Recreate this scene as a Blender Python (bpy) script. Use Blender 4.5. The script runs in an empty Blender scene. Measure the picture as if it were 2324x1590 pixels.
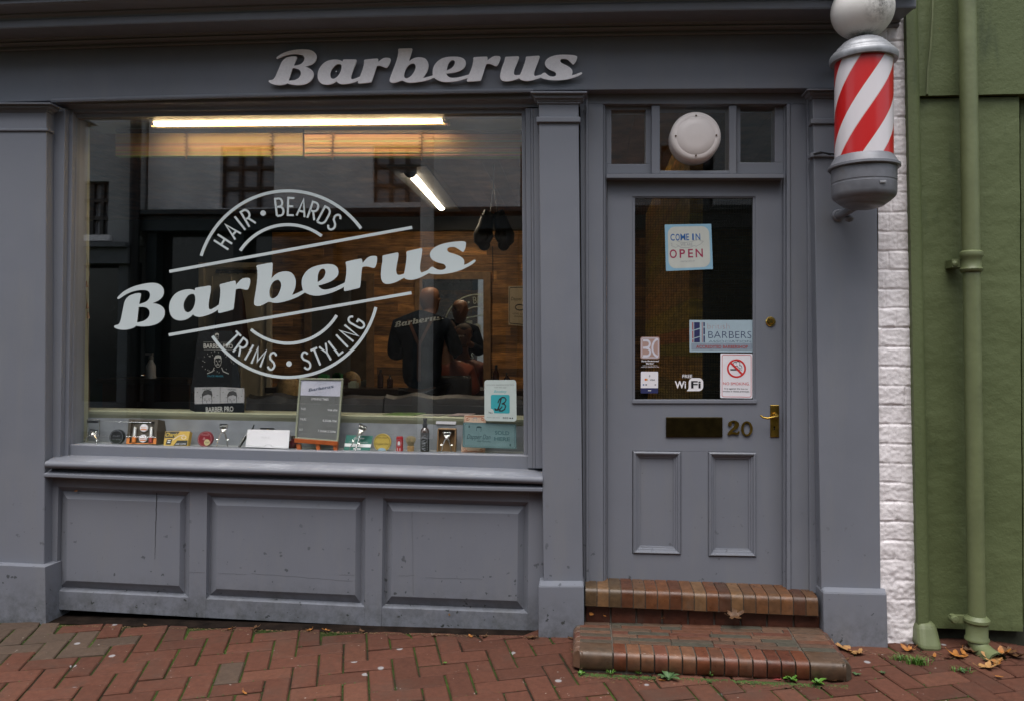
EXPO = 0.8
import bpy, bmesh, math, random
from mathutils import Vector, Matrix, Euler, noise as mnoise
random.seed(7)
R = math.radians
S = bpy.context.scene
COL = S.collection
# ---------------------------------------------------------------- camera
FP = 1820.0; PW = 2324.0; PCX = 1162.0; PCY = 795.0
YAW, PITCH, ROLL = R(5.22), R(1.2), R(0.4)
SHY = -0.0142
CAMLOC = Vector((0, -3.9, 1.40))
RM = (Matrix.Rotation(YAW, 3, 'Z') @ Matrix.Rotation(R(90) + PITCH, 3, 'X') @ Matrix.Rotation(ROLL, 3, 'Z'))
cd = bpy.data.cameras.new('camera'); cam = bpy.data.objects.new('camera', cd); COL.objects.link(cam)
cam.location = CAMLOC; cam.rotation_euler = RM.to_euler()
cd.sensor_width = 36; cd.lens = FP / PW * 36; cd.shift_y = SHY; cd.clip_end = 300; cd.clip_start = 0.05
S.camera = cam
# measured point (in a 2324 x 1590 survey grid of the front) -> world point on the plane y
def W(px, py, y):
    d = RM @ Vector(((px - PCX) / FP, -(py - PCY - SHY * PW) / FP, -1.0))
    t = (y - CAMLOC.y) / d.y
    return CAMLOC + d * t
def quad3(pts):
    (x0, y0), (x1, y1), (x2, y2) = pts
    def f(x):
        return (y0 * (x - x1) * (x - x2) / ((x0 - x1) * (x0 - x2)) + y1 * (x - x0) * (x - x2) / ((x1 - x0) * (x1 - x2))
                + y2 * (x - x0) * (x - x1) / ((x2 - x0) * (x2 - x1)))
    return f
# ---------------------------------------------------------------- materials
def new_mat(name):
    m = bpy.data.materials.new(name); m.use_nodes = True
    nt = m.node_tree; b = nt.nodes['Principled BSDF']
    return m, nt, b
def nd(nt, t, **k):
    n = nt.nodes.new(t)
    for a, v in k.items():
        if a.startswith('i_'):
            n.inputs[a[2:].replace('_', ' ')].default_value = v
        else: setattr(n, a, v)
    return n
def pos(nt, sc=(1, 1, 1)):
    g = nd(nt, 'ShaderNodeNewGeometry'); mp = nd(nt, 'ShaderNodeMapping'); mp.inputs['Scale'].default_value = sc
    nt.links.new(g.outputs['Position'], mp.inputs['Vector']); return mp.outputs['Vector']
def nz(nt, vec, scale, detail=4, rough=.55):
    n = nd(nt, 'ShaderNodeTexNoise'); n.inputs['Scale'].default_value = scale; n.inputs['Detail'].default_value = detail
    n.inputs['Roughness'].default_value = rough; nt.links.new(vec, n.inputs['Vector']); return n.outputs['Fac']
def ramp(nt, fac, stops):
    r = nd(nt, 'ShaderNodeValToRGB'); e = r.color_ramp.elements
    while len(e) < len(stops): e.new(.5)
    for i, (p, c) in enumerate(stops):
        e[i].position = p; e[i].color = (c, c, c, 1) if not isinstance(c, tuple) else (*c, 1)
    nt.links.new(fac, r.inputs['Fac']); return r.outputs['Color']
def mix(nt, a, b, fac, mode='MIX'):
    n = nd(nt, 'ShaderNodeMixRGB', blend_type=mode)
    for s, v in (('Color1', a), ('Color2', b), ('Fac', fac)):
        if isinstance(v, (int, float)): n.inputs[s].default_value = v if s == 'Fac' else (v, v, v, 1)
        elif isinstance(v, tuple): n.inputs[s].default_value = (*v, 1)
        else: nt.links.new(v, n.inputs[s])
    return n.outputs['Color']
def bump(nt, b, h, strength=.3, dist=.002):
    n = nd(nt, 'ShaderNodeBump'); n.inputs['Strength'].default_value = strength; n.inputs['Distance'].default_value = dist
    nt.links.new(h, n.inputs['Height']); nt.links.new(n.outputs['Normal'], b.inputs['Normal'])
MC = {}
def M(name, col, rough=.5, metal=0, var=.12, vs=6, bmp=0, bs=60, attr=False, spec=.5, coat=0):
    if name in MC: return MC[name]
    m, nt, b = new_mat(name); v = pos(nt)
    f = nz(nt, v, vs)
    lo = tuple(c * (1 - var) for c in col); hi = tuple(min(1, c * (1 + var)) for c in col)
    c = ramp(nt, f, [(.3, lo), (.7, hi)])
    if attr:
        a = nd(nt, 'ShaderNodeVertexColor', layer_name='Col'); c = mix(nt, c, a.outputs['Color'], 1.0, 'MULTIPLY')
    nt.links.new(c, b.inputs['Base Color'])
    b.inputs['Roughness'].default_value = rough; b.inputs['Metallic'].default_value = metal
    b.inputs['Specular IOR Level'].default_value = spec; b.inputs['Coat Weight'].default_value = coat
    if bmp: bump(nt, b, nz(nt, v, bs, 5), bmp)
    MC[name] = m; return m
def flat(name, col, rough=.6, spec=.4):
    return M(name, col, rough, 0, .04, 30, spec=spec)
def emis(name, col, strength):
    m, nt, b = new_mat(name); b.inputs['Base Color'].default_value = (.8, .8, .8, 1)
    b.inputs['Emission Color'].default_value = (*col, 1); b.inputs['Emission Strength'].default_value = strength
    return m
def mat_paint():
    m, nt, b = new_mat('grey_gloss_paint'); v = pos(nt)
    base = ramp(nt, nz(nt, v, 1.1, 5), [(.28, (.144, .155, .181)), (.55, (.166, .177, .207)), (.75, (.176, .185, .212))])
    dust = ramp(nt, nz(nt, pos(nt, (3, 3, .5)), 4, 6, .65), [(.48, 0.0), (.8, 1.0)])
    c = mix(nt, base, (.185, .19, .20), mix(nt, 0.0, dust, .6))
    chips = ramp(nt, nz(nt, v, 26, 3, .5), [(.672, 0.0), (.69, 1.0)])
    low = nd(nt, 'ShaderNodeSeparateXYZ'); nt.links.new(v, low.inputs[0])
    lowf = nd(nt, 'ShaderNodeMapRange'); lowf.inputs[1].default_value = .1; lowf.inputs[2].default_value = .75
    lowf.inputs[3].default_value = 1; lowf.inputs[4].default_value = .0; nt.links.new(low.outputs[2], lowf.inputs[0])
    mm = nd(nt, 'ShaderNodeMath', operation='MULTIPLY'); nt.links.new(chips, mm.inputs[0]); nt.links.new(lowf.outputs[0], mm.inputs[1])
    c = mix(nt, c, (.03, .035, .035), mm.outputs[0])
    gr = nd(nt, 'ShaderNodeMapRange'); gr.inputs[1].default_value = .06; gr.inputs[2].default_value = .30; gr.inputs[3].default_value = 1; gr.inputs[4].default_value = .0; nt.links.new(low.outputs[2], gr.inputs[0])
    g2 = nd(nt, 'ShaderNodeMath', operation='MULTIPLY'); nt.links.new(gr.outputs[0], g2.inputs[0]); nt.links.new(ramp(nt, nz(nt, v, 18, 7, .75), [(.40, 0.0), (.66, .8)]), g2.inputs[1])
    c = mix(nt, c, (.05, .052, .045), g2.outputs[0])
    specks = ramp(nt, nz(nt, v, 90, 2, .4), [(.76, 0.0), (.78, 1.0)])
    c = mix(nt, c, (.07, .075, .08), mix(nt, 0.0, specks, .6))
    nt.links.new(c, b.inputs['Base Color'])
    rr = ramp(nt, nz(nt, v, 7, 4), [(.3, .38), (.7, .58)]); nt.links.new(rr, b.inputs['Roughness'])
    b.inputs['Specular IOR Level'].default_value = .35
    h1 = nz(nt, pos(nt, (40, 40, 7)), 3, 5); h2 = nz(nt, v, 16, 5, .6)
    bump(nt, b, mix(nt, h1, h2, .65), .25, .0025)
    return m
def mat_green():
    m, nt, b = new_mat('green_painted_render'); v = pos(nt)
    c = ramp(nt, nz(nt, v, 1.6, 6), [(.3, (.082, .104, .042)), (.7, (.108, .133, .058))])
    c = mix(nt, c, (.03, .045, .02), ramp(nt, nz(nt, pos(nt, (2, 2, .4)), 6, 6), [(.6, 0.0), (.8, .7)]))
    nt.links.new(c, b.inputs['Base Color']); b.inputs['Roughness'].default_value = .6; b.inputs['Specular IOR Level'].default_value = .3
    bump(nt, b, mix(nt, nz(nt, v, 55, 4, .6), nz(nt, v, 14, 4), .45), .6, .007); return m
def mat_brick(name='glazed_step_brick', rough=.32, tint=(1, 1, 1)):
    m, nt, b = new_mat(name); v = pos(nt)
    a = nd(nt, 'ShaderNodeVertexColor', layer_name='Col')
    c = mix(nt, a.outputs['Color'], ramp(nt, nz(nt, v, 30, 6, .7), [(.3, .55), (.7, 1.25)]), .85, 'MULTIPLY')
    c = mix(nt, c, (.07, .06, .045), ramp(nt, nz(nt, v, 7, 6, .7), [(.52, 0.0), (.8, .75)]))
    nt.links.new(c, b.inputs['Base Color'])
    nt.links.new(ramp(nt, nz(nt, v, 20, 4), [(.3, rough), (.7, min(1, rough + .3))]), b.inputs['Roughness'])
    b.inputs['Specular IOR Level'].default_value = .4
    bump(nt, b, mix(nt, nz(nt, v, 120, 4), nz(nt, v, 30, 4), .5), .35, .002); return m
def mat_paver():
    m, nt, b = new_mat('clay_paver'); v = pos(nt)
    a = nd(nt, 'ShaderNodeVertexColor', layer_name='Col')
    c = mix(nt, a.outputs['Color'], ramp(nt, nz(nt, v, 45, 8, .75), [(.25, .6), (.75, 1.35)]), .8, 'MULTIPLY')
    c = mix(nt, c, (.06, .045, .035), ramp(nt, nz(nt, v, 3.5, 6, .7), [(.5, 0.0), (.75, .6)]))
    vo = nd(nt, 'ShaderNodeTexVoronoi'); vo.inputs['Scale'].default_value = 6.5; nt.links.new(v, vo.inputs['Vector'])
    c = mix(nt, c, (.30, .30, .31), ramp(nt, vo.outputs['Distance'], [(.075, .75), (.10, 0.0)]))
    c = mix(nt, c, (.42, .38, .34), ramp(nt, nz(nt, v, 60, 2, .3), [(.76, 0.0), (.79, .5)]))
    nt.links.new(c, b.inputs['Base Color'])
    nt.links.new(ramp(nt, nz(nt, v, 8, 4), [(.3, .65), (.7, .95)]), b.inputs['Roughness'])
    b.inputs['Specular IOR Level'].default_value = .18
    bump(nt, b, nz(nt, v, 130, 6, .7), .5, .002); return m
def mat_joint():
    m, nt, b = new_mat('mossy_sand_joint'); v = pos(nt)
    c = ramp(nt, nz(nt, v, 2.6, 6, .7), [(.40, (.028, .022, .015)), (.52, (.032, .050, .012)), (.7, (.05, .085, .016))])
    c = mix(nt, c, ramp(nt, nz(nt, v, 200, 3), [(.3, .5), (.7, 1.5)]), .8, 'MULTIPLY')
    nt.links.new(c, b.inputs['Base Color']); b.inputs['Roughness'].default_value = .95; b.inputs['Specular IOR Level'].default_value = .1
    bump(nt, b, nz(nt, v, 150, 5), 1, .006); return m
def mat_whitebrick():
    m, nt, b = new_mat('white_painted_brick'); v = pos(nt)
    c = ramp(nt, nz(nt, v, 5, 6), [(.3, (.68, .64, .65)), (.7, (.84, .80, .81))])
    c = mix(nt, c, (.16, .15, .13), ramp(nt, nz(nt, v, 16, 8, .8), [(.55, 0.0), (.72, .65)]))
    nt.links.new(c, b.inputs['Base Color']); b.inputs['Roughness'].default_value = .7
    bump(nt, b, nz(nt, v, 75, 8, .75), .7, .004); return m
def mat_glass(name='window_glass', extra=1.0, tint=(.955, .965, .96)):
    m, nt, b = new_mat(name); nt.nodes.remove(b)
    out = nt.nodes['Material Output']
    t = nd(nt, 'ShaderNodeBsdfTransparent'); t.inputs[0].default_value = (*tint, 1)
    g = nd(nt, 'ShaderNodeBsdfGlossy'); g.inputs['Roughness'].default_value = .0
    fr = nd(nt, 'ShaderNodeFresnel'); fr.inputs['IOR'].default_value = 1.5
    mu = nd(nt, 'ShaderNodeMath', operation='MULTIPLY'); mu.use_clamp = True
    mu.inputs[1].default_value = extra; nt.links.new(fr.outputs[0], mu.inputs[0])
    v = pos(nt); bp = nd(nt, 'ShaderNodeBump'); bp.inputs['Strength'].default_value = .05; bp.inputs['Distance'].default_value = .004
    nt.links.new(nz(nt, v, 2.2, 1), bp.inputs['Height']); nt.links.new(bp.outputs[0], g.inputs['Normal'])
    nt.links.new(mu.outputs[0], g.inputs['Color'])
    mx = nd(nt, 'ShaderNodeAddShader'); nt.links.new(t.outputs[0], mx.inputs[0]); nt.links.new(g.outputs[0], mx.inputs[1])
    nt.links.new(mx.outputs[0], out.inputs['Surface']); return m
def mat_reeded():
    m, nt, b = new_mat('wired_cast_glass'); v = pos(nt)
    br = nd(nt, 'ShaderNodeTexBrick', offset=0.0); br.inputs['Scale'].default_value = 1.0
    br.inputs['Brick Width'].default_value = .0125; br.inputs['Row Height'].default_value = .0125; br.inputs['Mortar Size'].default_value = .0014
    mp = nd(nt, 'ShaderNodeMapping'); mp.inputs['Rotation'].default_value = (R(90), 0, 0); g = nd(nt, 'ShaderNodeNewGeometry')
    nt.links.new(g.outputs['Position'], mp.inputs['Vector']); nt.links.new(mp.outputs[0], br.inputs['Vector'])
    b.inputs['Base Color'].default_value = (.025, .024, .02, 1); b.inputs['Roughness'].default_value = .3
    bump(nt, b, br.outputs['Fac'], .8, .003)
    t = nd(nt, 'ShaderNodeBsdfTransparent'); t.inputs[0].default_value = (.72, .72, .68, 1)
    fa = nd(nt, 'ShaderNodeMapRange'); fa.inputs[3].default_value = .06; fa.inputs[4].default_value = .32; nt.links.new(br.outputs['Fac'], fa.inputs[0])
    mx = nd(nt, 'ShaderNodeMixShader'); nt.links.new(fa.outputs[0], mx.inputs[0]); nt.links.new(t.outputs[0], mx.inputs[1]); nt.links.new(b.outputs[0], mx.inputs[2])
    nt.links.new(mx.outputs[0], nt.nodes['Material Output'].inputs['Surface']); return m
PAINT = mat_paint(); GREEN = mat_green(); GLASS = mat_glass(extra=2.6); BRK = mat_brick(rough=.24); PAV = mat_paver(); JOINT = mat_joint(); WBR = mat_whitebrick()
REED = mat_reeded(); GLASS2 = mat_glass('small_pane_glass', .8)
CREAM = M('cream_paint', (.27, .275, .19), .5, var=.1, bmp=.2)
GREYBOARD = M('grey_board_paint', (.27, .28, .30), .55, var=.15, vs=12, bmp=.5, bs=25)
CHROME = M('chrome', (.62, .60, .57), .22, 1, .1, 20); BRASS = M('aged_brass', (.42, .27, .06), .3, 1, .35, 40, .2, 80)
BLACK = M('black_plastic', (.012, .012, .014), .4, spec=.3); DARK = M('dark_void', (.012, .011, .010), .9)
WHITE = M('white_card', (.72, .70, .74), .6, var=.04); WARMW = M('warm_white_enamel', (.72, .66, .64), .45, var=.06, bmp=.1)
VINYL = M('etched_white_vinyl', (.55, .62, .63), .55, var=.05, vs=4)
# ---------------------------------------------------------------- objects
WO = {}
def reg(o, w): WO[o.name] = Vector(w)
def props(o, label=None, cat=None, group=None, kind=None):
    if label: o['label'] = label
    if cat: o['category'] = cat
    if group: o['group'] = group
    if kind: o['kind'] = kind
    return o
def thing(name, loc, label, cat, group=None, kind=None):
    o = bpy.data.objects.new(name, None); COL.objects.link(o); o.location = loc; o.empty_display_size = .05
    reg(o, loc); return props(o, label, cat, group, kind)
class MB:
    def __init__(s): s.v = []; s.f = []; s.c = []; s.mi = []
    def add(s, vs, fs, col=None, mi=0):
        n = len(s.v); s.v += [Vector(p) for p in vs]
        for f in fs: s.f.append([i + n for i in f]); s.c.append(col); s.mi.append(mi)
    def hexa(s, fr, bk, col=None, mi=0):   # two quads
        s.add(list(fr) + list(bk), [(0, 1, 2, 3), (7, 6, 5, 4), (0, 4, 5, 1), (1, 5, 6, 2), (2, 6, 7, 3), (3, 7, 4, 0)], col, mi)
    def box(s, x0, x1, y0, y1, z0, z1, col=None, mi=0):
        s.hexa([(x0, y0, z1), (x1, y0, z1), (x1, y0, z0), (x0, y0, z0)], [(x0, y1, z1), (x1, y1, z1), (x1, y1, z0), (x0, y1, z0)], col, mi)
    def pq(s, c4, yf, yb, col=None, mi=0):  # measured quad TL TR BR BL on plane yf, pushed straight back to yb
        a = [W(px, py, yf) for px, py in c4]
        s.hexa(a, [(p.x, yb, p.z) for p in a], col, mi)
    def pr(s, x0, y0, x1, y1, yf, yb, col=None, mi=0): s.pq([(x0, y0), (x1, y0), (x1, y1), (x0, y1)], yf, yb, col, mi)
    def tube(s, pts, r, n=10, cap=True, col=None, mi=0):
        pts = [Vector(p) for p in pts]; rs = r if isinstance(r, (list, tuple)) else [r] * len(pts)
        rings = []; up = None
        for i, p in enumerate(pts):
            t = (pts[min(i + 1, len(pts) - 1)] - pts[max(i - 1, 0)]).normalized()
            if up is None: up = Vector((0, 0, 1)) if abs(t.z) < .9 else Vector((1, 0, 0))
            a = t.cross(up)
            if a.length < 1e-5: a = t.cross(Vector((0, 1, 0)))
            a.normalize(); bb = a.cross(t).normalized(); up = bb
            rings.append([p + (a * math.cos(k * 2 * math.pi / n) + bb * math.sin(k * 2 * math.pi / n)) * rs[i] for k in range(n)])
        vs = [q for rg in rings for q in rg]; fs = []
        for i in range(len(rings) - 1):
            for k in range(n): fs.append((i * n + k, i * n + (k + 1) % n, (i + 1) * n + (k + 1) % n, (i + 1) * n + k))
        if cap: fs.append(tuple(range(n))[::-1]); fs.append(tuple((len(rings) - 1) * n + k for k in range(n)))
        s.add(vs, fs, col, mi)
    def lathe(s, c, prof, n=40, axis='Z', col=None, mi=0):  # prof [(r, h)]
        c = Vector(c); vs = []; fs = []
        for r, h in prof:
            for k in range(n):
                a = 2 * math.pi * k / n; q = (r * math.cos(a), r * math.sin(a))
                vs.append(c + (Vector((q[0], q[1], h)) if axis == 'Z' else Vector((q[0], h, q[1])) if axis == 'Y' else Vector((h, q[0], q[1]))))
        for i in range(len(prof) - 1):
            for k in range(n): fs.append((i * n + k, i * n + (k + 1) % n, (i + 1) * n + (k + 1) % n, (i + 1) * n + k))
        if prof[0][0] > 1e-6: fs.append(tuple(range(n))[::-1])
        if prof[-1][0] > 1e-6: fs.append(tuple((len(prof) - 1) * n + k for k in range(n)))
        s.add(vs, fs, col, mi)
    def sphere(s, c, r, n=20, m=12, col=None, mi=0, sc=(1, 1, 1)):
        c = Vector(c); vs = []; fs = []
        for j in range(m + 1):
            th = math.pi * j / m
            for k in range(n):
                a = 2 * math.pi * k / n
                vs.append(c + Vector((r * sc[0] * math.sin(th) * math.cos(a), r * sc[1] * math.sin(th) * math.sin(a), r * sc[2] * math.cos(th))))
        for j in range(m):
            for k in range(n): fs.append((j * n + k, (j + 1) * n + k, (j + 1) * n + (k + 1) % n, j * n + (k + 1) % n))
        s.add(vs, fs, col, mi)
    def sweep(s, line, x0, x1, prof, n=14, ybase=0, ycap=True, col=None, vert=False):
        # horizontal moulding: line(px)->py measured on plane ybase; prof [(y, dz)] absolute y, dz from the line
        vs = []; fs = []; m = len(prof)
        for i in range(n + 1):
            px = x0 + (x1 - x0) * i / n; p = W(px, line(px), ybase)
            for y, dz in prof: vs.append((p.x, y, p.z + dz))
        for i in range(n):
            for k in range(m): fs.append((i * m + k, i * m + (k + 1) % m, (i + 1) * m + (k + 1) % m, (i + 1) * m + k))
        fs.append(tuple(range(m))[::-1]); fs.append(tuple(n * m + k for k in range(m)))
        s.add(vs, fs, col)
    def vsweep(s, line, y0, y1, prof, n=2, ybase=0):
        # upright moulding: line(py)->px on plane ybase; prof [(dx, y)]
        vs = []; fs = []; m = len(prof)
        for i in range(n + 1):
            py = y0 + (y1 - y0) * i / n; p = W(line(py), py, ybase)
            for dx, y in prof: vs.append((p.x + dx, y, p.z))
        for i in range(n):
            for k in range(m): fs.append((i * m + k, i * m + (k + 1) % m, (i + 1) * m + (k + 1) % m, (i + 1) * m + k))
        fs.append(tuple(range(m))[::-1]); fs.append(tuple(n * m + k for k in range(m)))
        s.add(vs, fs)
    def build(s, name, mat, parent=None, smooth=False, bev=0, label=None, cat=None, group=None, kind=None, segs=2, shadeangle=None):
        if not s.v: return None
        lo = Vector([min(p[i] for p in s.v) for i in range(3)]); hi = Vector([max(p[i] for p in s.v) for i in range(3)])
        c = (lo + hi) / 2
        if parent is None: c.z = lo.z
        me = bpy.data.meshes.new(name); me.from_pydata([tuple(p - c) for p in s.v], [], s.f)
        for mt in (mat if isinstance(mat, (list, tuple)) else [mat]): me.materials.append(mt)
        if isinstance(mat, (list, tuple)):
            for p, i in zip(me.polygons, s.mi): p.material_index = i
        if any(x is not None for x in s.c):
            ca = me.color_attributes.new('Col', 'FLOAT_COLOR', 'CORNER')
            for p, x in zip(me.polygons, s.c):
                x = x or (1, 1, 1)
                for li in p.loop_indices: ca.data[li].color = (*x, 1)
        bm = bmesh.new(); bm.from_mesh(me); bmesh.ops.recalc_face_normals(bm, faces=bm.faces); bm.to_mesh(me); bm.free()
        if smooth:
            for p in me.polygons: p.use_smooth = True
            me.set_sharp_from_angle(angle=R(shadeangle or 40))
        o = bpy.data.objects.new(name, me); COL.objects.link(o)
        if parent is not None: o.parent = parent; o.location = c - WO[parent.name]
        else: o.location = c
        reg(o, c)
        if bev:
            bmod = o.modifiers.new('bevel', 'BEVEL'); bmod.width = bev; bmod.segments = segs; bmod.limit_method = 'ANGLE'; bmod.angle_limit = R(35)
            if hasattr(bmod, 'harden_normals'): bmod.harden_normals = False
        return props(o, label, cat, group, kind)
# ---------------------------------------------------------------- flat artwork
def smooth_contour(pts, sub=4):
    n = len(pts); out = []
    for i in range(n):
        p0, p1, p2, p3 = pts[i - 1], pts[i], pts[(i + 1) % n], pts[(i + 2) % n]
        c1 = len(p1) > 2; c2 = len(p2) > 2
        a = Vector(p1[:2]); b = Vector(p2[:2])
        t1 = (b - a) if c1 else (b - Vector(p0[:2])) * .5
        t2 = (b - a) if c2 else (Vector(p3[:2]) - a) * .5
        L = (b - a).length
        if t1.length > L * 1.2: t1 = t1.normalized() * L * 1.2
        if t2.length > L * 1.2: t2 = t2.normalized() * L * 1.2
        for k in range(sub):
            t = k / sub; t_2 = t * t; t_3 = t_2 * t
            out.append(a * (2 * t_3 - 3 * t_2 + 1) + t1 * (t_3 - 2 * t_2 + t) + b * (-2 * t_3 + 3 * t_2) + t2 * (t_3 - t_2))
    return out
def fill(mb, contours, fn, thick=0, col=None, mi=0):
    """contours: list of 2-D point lists (holes too); fn(u, v, depth)->world; thick 0: front sheet only"""
    cu = bpy.data.curves.new('tmp', 'CURVE'); cu.dimensions = '2D'; cu.fill_mode = 'BOTH' if thick else 'FRONT'
    cu.extrude = .5 if thick else 0
    for c in contours:
        sp = cu.splines.new('POLY'); sp.points.add(len(c) - 1); sp.use_cyclic_u = True
        for i, p in enumerate(c): sp.points[i].co = (p[0], p[1], 0, 1)
    o = bpy.data.objects.new('tmp', cu); me = o.to_mesh()
    if thick: vs = [fn(v.co.x, v.co.y, (.5 + v.co.z) * thick) for v in me.vertices]
    else: vs = [fn(v.co.x, v.co.y, 0) for v in me.vertices]
    mb.add(vs, [tuple(p.vertices) for p in me.polygons], col, mi)
    o.to_mesh_clear(); bpy.data.objects.remove(o); bpy.data.curves.remove(cu)
def ribbon(mb, pts, w, fn, closed=False, d=0, col=None):
    pts = [Vector(p[:2]) for p in pts]; n = len(pts); L = []; Rr = []
    for i, p in enumerate(pts):
        a = pts[i - 1] if (i or closed) else None; b = pts[(i + 1) % n] if (i < n - 1 or closed) else None
        d1 = (p - a).normalized() if a is not None and (p - a).length > 1e-9 else None
        d2 = (b - p).normalized() if b is not None and (b - p).length > 1e-9 else None
        if d1 is None: d1 = d2
        if d2 is None: d2 = d1
        t = (d1 + d2)
        t = t.normalized() if t.length > 1e-6 else d1
        nn = Vector((-t.y, t.x)); k = 1 / max(.5, abs(nn.dot(Vector((-d1.y, d1.x)))))
        L.append(p + nn * w / 2 * k); Rr.append(p - nn * w / 2 * k)
    vs = [fn(q.x, q.y, d) for q in L] + [fn(q.x, q.y, d) for q in Rr]
    fs = [(i, i + 1, n + i + 1, n + i) for i in range(n - 1)]
    if closed: fs.append((n - 1, 0, n, 2 * n - 1))
    mb.add(vs, fs, col)
def arc(cx, cy, rx, ry, a0, a1, n=20):
    return [(cx + rx * math.cos(R(a0 + (a1 - a0) * i / n)), cy + ry * math.sin(R(a0 + (a1 - a0) * i / n))) for i in range(n + 1)]
class Frame:
    """flat rectangle given by its four measured corners (TL TR BR BL) at depth y (or four depths); u right, v down, in 0..1"""
    def __init__(s, c4, y):
        ys = y if isinstance(y, (list, tuple)) else [y] * 4
        s.c = [W(px, py, yy) for (px, py), yy in zip(c4, ys)]
        s.w = (s.c[1] - s.c[0]).length; s.h = (s.c[3] - s.c[0]).length
        s.n = (s.c[1] - s.c[0]).cross(s.c[3] - s.c[0]).normalized()
        if s.n.y > 0: s.n = -s.n
    def pt(s, u, v, d=0):
        a, b, c, e = s.c
        return a * (1 - u) * (1 - v) + b * u * (1 - v) + c * u * v + e * (1 - u) * v + s.n * d
    def fn(s, off=.0005): return lambda u, v, d: s.pt(u, v, off + d)
    def slab(s, mb, t=.002, u0=0, v0=0, u1=1, v1=1, off=0, col=None, mi=0):
        fr = [s.pt(u0, v0, off), s.pt(u1, v0, off), s.pt(u1, v1, off), s.pt(u0, v1, off)]
        bk = [s.pt(u0, v0, off - t), s.pt(u1, v0, off - t), s.pt(u1, v1, off - t), s.pt(u0, v1, off - t)]
        mb.hexa(fr, bk, col, mi)
    def text(s, mb, txt, u, v, h, w=None, off=.0006, align='C', shear=0, extr=0, bold=0, col=None, rot=0):
        """cap height h (share of the frame height), centred at u, v; w = total width share"""
        cu = bpy.data.curves.new('tmp', 'FONT'); cu.body = txt; cu.size = 1; cu.shear = shear; cu.offset = bold
        cu.resolution_u = 3
        o = bpy.data.objects.new('tmp', cu); COL.objects.link(o); bpy.context.view_layer.update()
        me = o.to_mesh()
        if me and len(me.vertices):
            xs = [q.co.x for q in me.vertices]; x0, x1 = min(xs), max(xs); cap = .729
            sy = h / cap
            sx = (w / (x1 - x0)) if w else sy * s.h / s.w
            tw = (x1 - x0) * sx
            ox = {'C': u - tw / 2, 'L': u, 'R': u - tw}[align]
            vs = [s.pt(ox + (q.co.x - x0) * sx, v + h / 2 - q.co.y * sy + rot * (q.co.x - x0) * sx, off) for q in me.vertices]
            mb.add(vs, [tuple(p.vertices) for p in me.polygons], col)
        o.to_mesh_clear(); bpy.data.objects.remove(o); bpy.data.curves.remove(cu)
def rrect(u0, v0, u1, v1, r, asp=1.0, n=5):
    """rounded rectangle contour; r in u units, asp = frame w / h"""
    ry = r * asp; o = []
    for cx, cy, a in ((u1 - r, v1 - ry, 0), (u0 + r, v1 - ry, 90), (u0 + r, v0 + ry, 180), (u1 - r, v0 + ry, 270)):
        o += [(cx + r * math.cos(R(a + 90 * i / n)), cy + ry * math.sin(R(a + 90 * i / n))) for i in range(n + 1)]
    return o
# stroke letters: y up 0..1
def _f():
    A = lambda *a, **k: arc(*a, **k)
    F = {}
    F['A'] = (.5, [[(0, 0), (.25, 1), (.5, 0)], [(.08, .3), (.42, .3)]])
    F['B'] = (.44, [[(0, 0), (0, 1), (.22, 1)] + A(.22, .76, .2, .24, 90, -90, 8) + [(0, .52)], [(0, .52), (.22, .52)] + A(.22, .26, .22, .26, 90, -90, 8) + [(0, 0)]])
    F['C'] = (.44, [A(.24, .76, .2, .24, 10, 180, 8) + A(.24, .24, .2, .24, 180, 350, 8)])
    F['D'] = (.46, [[(0, 0), (0, 1), (.16, 1)] + A(.16, .7, .29, .3, 90, 0, 6) + A(.16, .3, .29, .3, 0, -90, 6) + [(0, 0)]])
    F['E'] = (.38, [[(.38, 1), (0, 1), (0, 0), (.38, 0)], [(0, .52), (.32, .52)]])
    F['G'] = (.46, [A(.24, .76, .21, .24, 15, 180, 8) + A(.24, .24, .21, .24, 180, 360, 8) + [(.45, .48), (.26, .48)]])
    F['H'] = (.42, [[(0, 0), (0, 1)], [(.42, 0), (.42, 1)], [(0, .5), (.42, .5)]])
    F['I'] = (.0, [[(0, 0), (0, 1)]])
    F['L'] = (.34, [[(0, 1), (0, 0), (.34, 0)]])
    F['M'] = (.58, [[(0, 0), (.02, 1), (.29, .25), (.56, 1), (.58, 0)]])
    F['N'] = (.44, [[(0, 0), (0, 1), (.44, 0), (.44, 1)]])
    F['R'] = (.44, [[(0, 0), (0, 1), (.2, 1)] + A(.2, .74, .22, .26, 90, -90, 8) + [(0, .48)], [(.2, .48), (.45, 0)]])
    F['S'] = (.42, [A(.21, .76, .19, .24, 20, 180, 8) + [(.08, .60), (.33, .43)] + A(.21, .25, .2, .25, 10, -160, 9)])
    F['T'] = (.44, [[(0, 1), (.44, 1)], [(.22, 1), (.22, 0)]])
    F['Y'] = (.46, [[(0, 1), (.23, .45), (.46, 1)], [(.23, .45), (.23, 0)]])
    return F
SF = _f()
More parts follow.
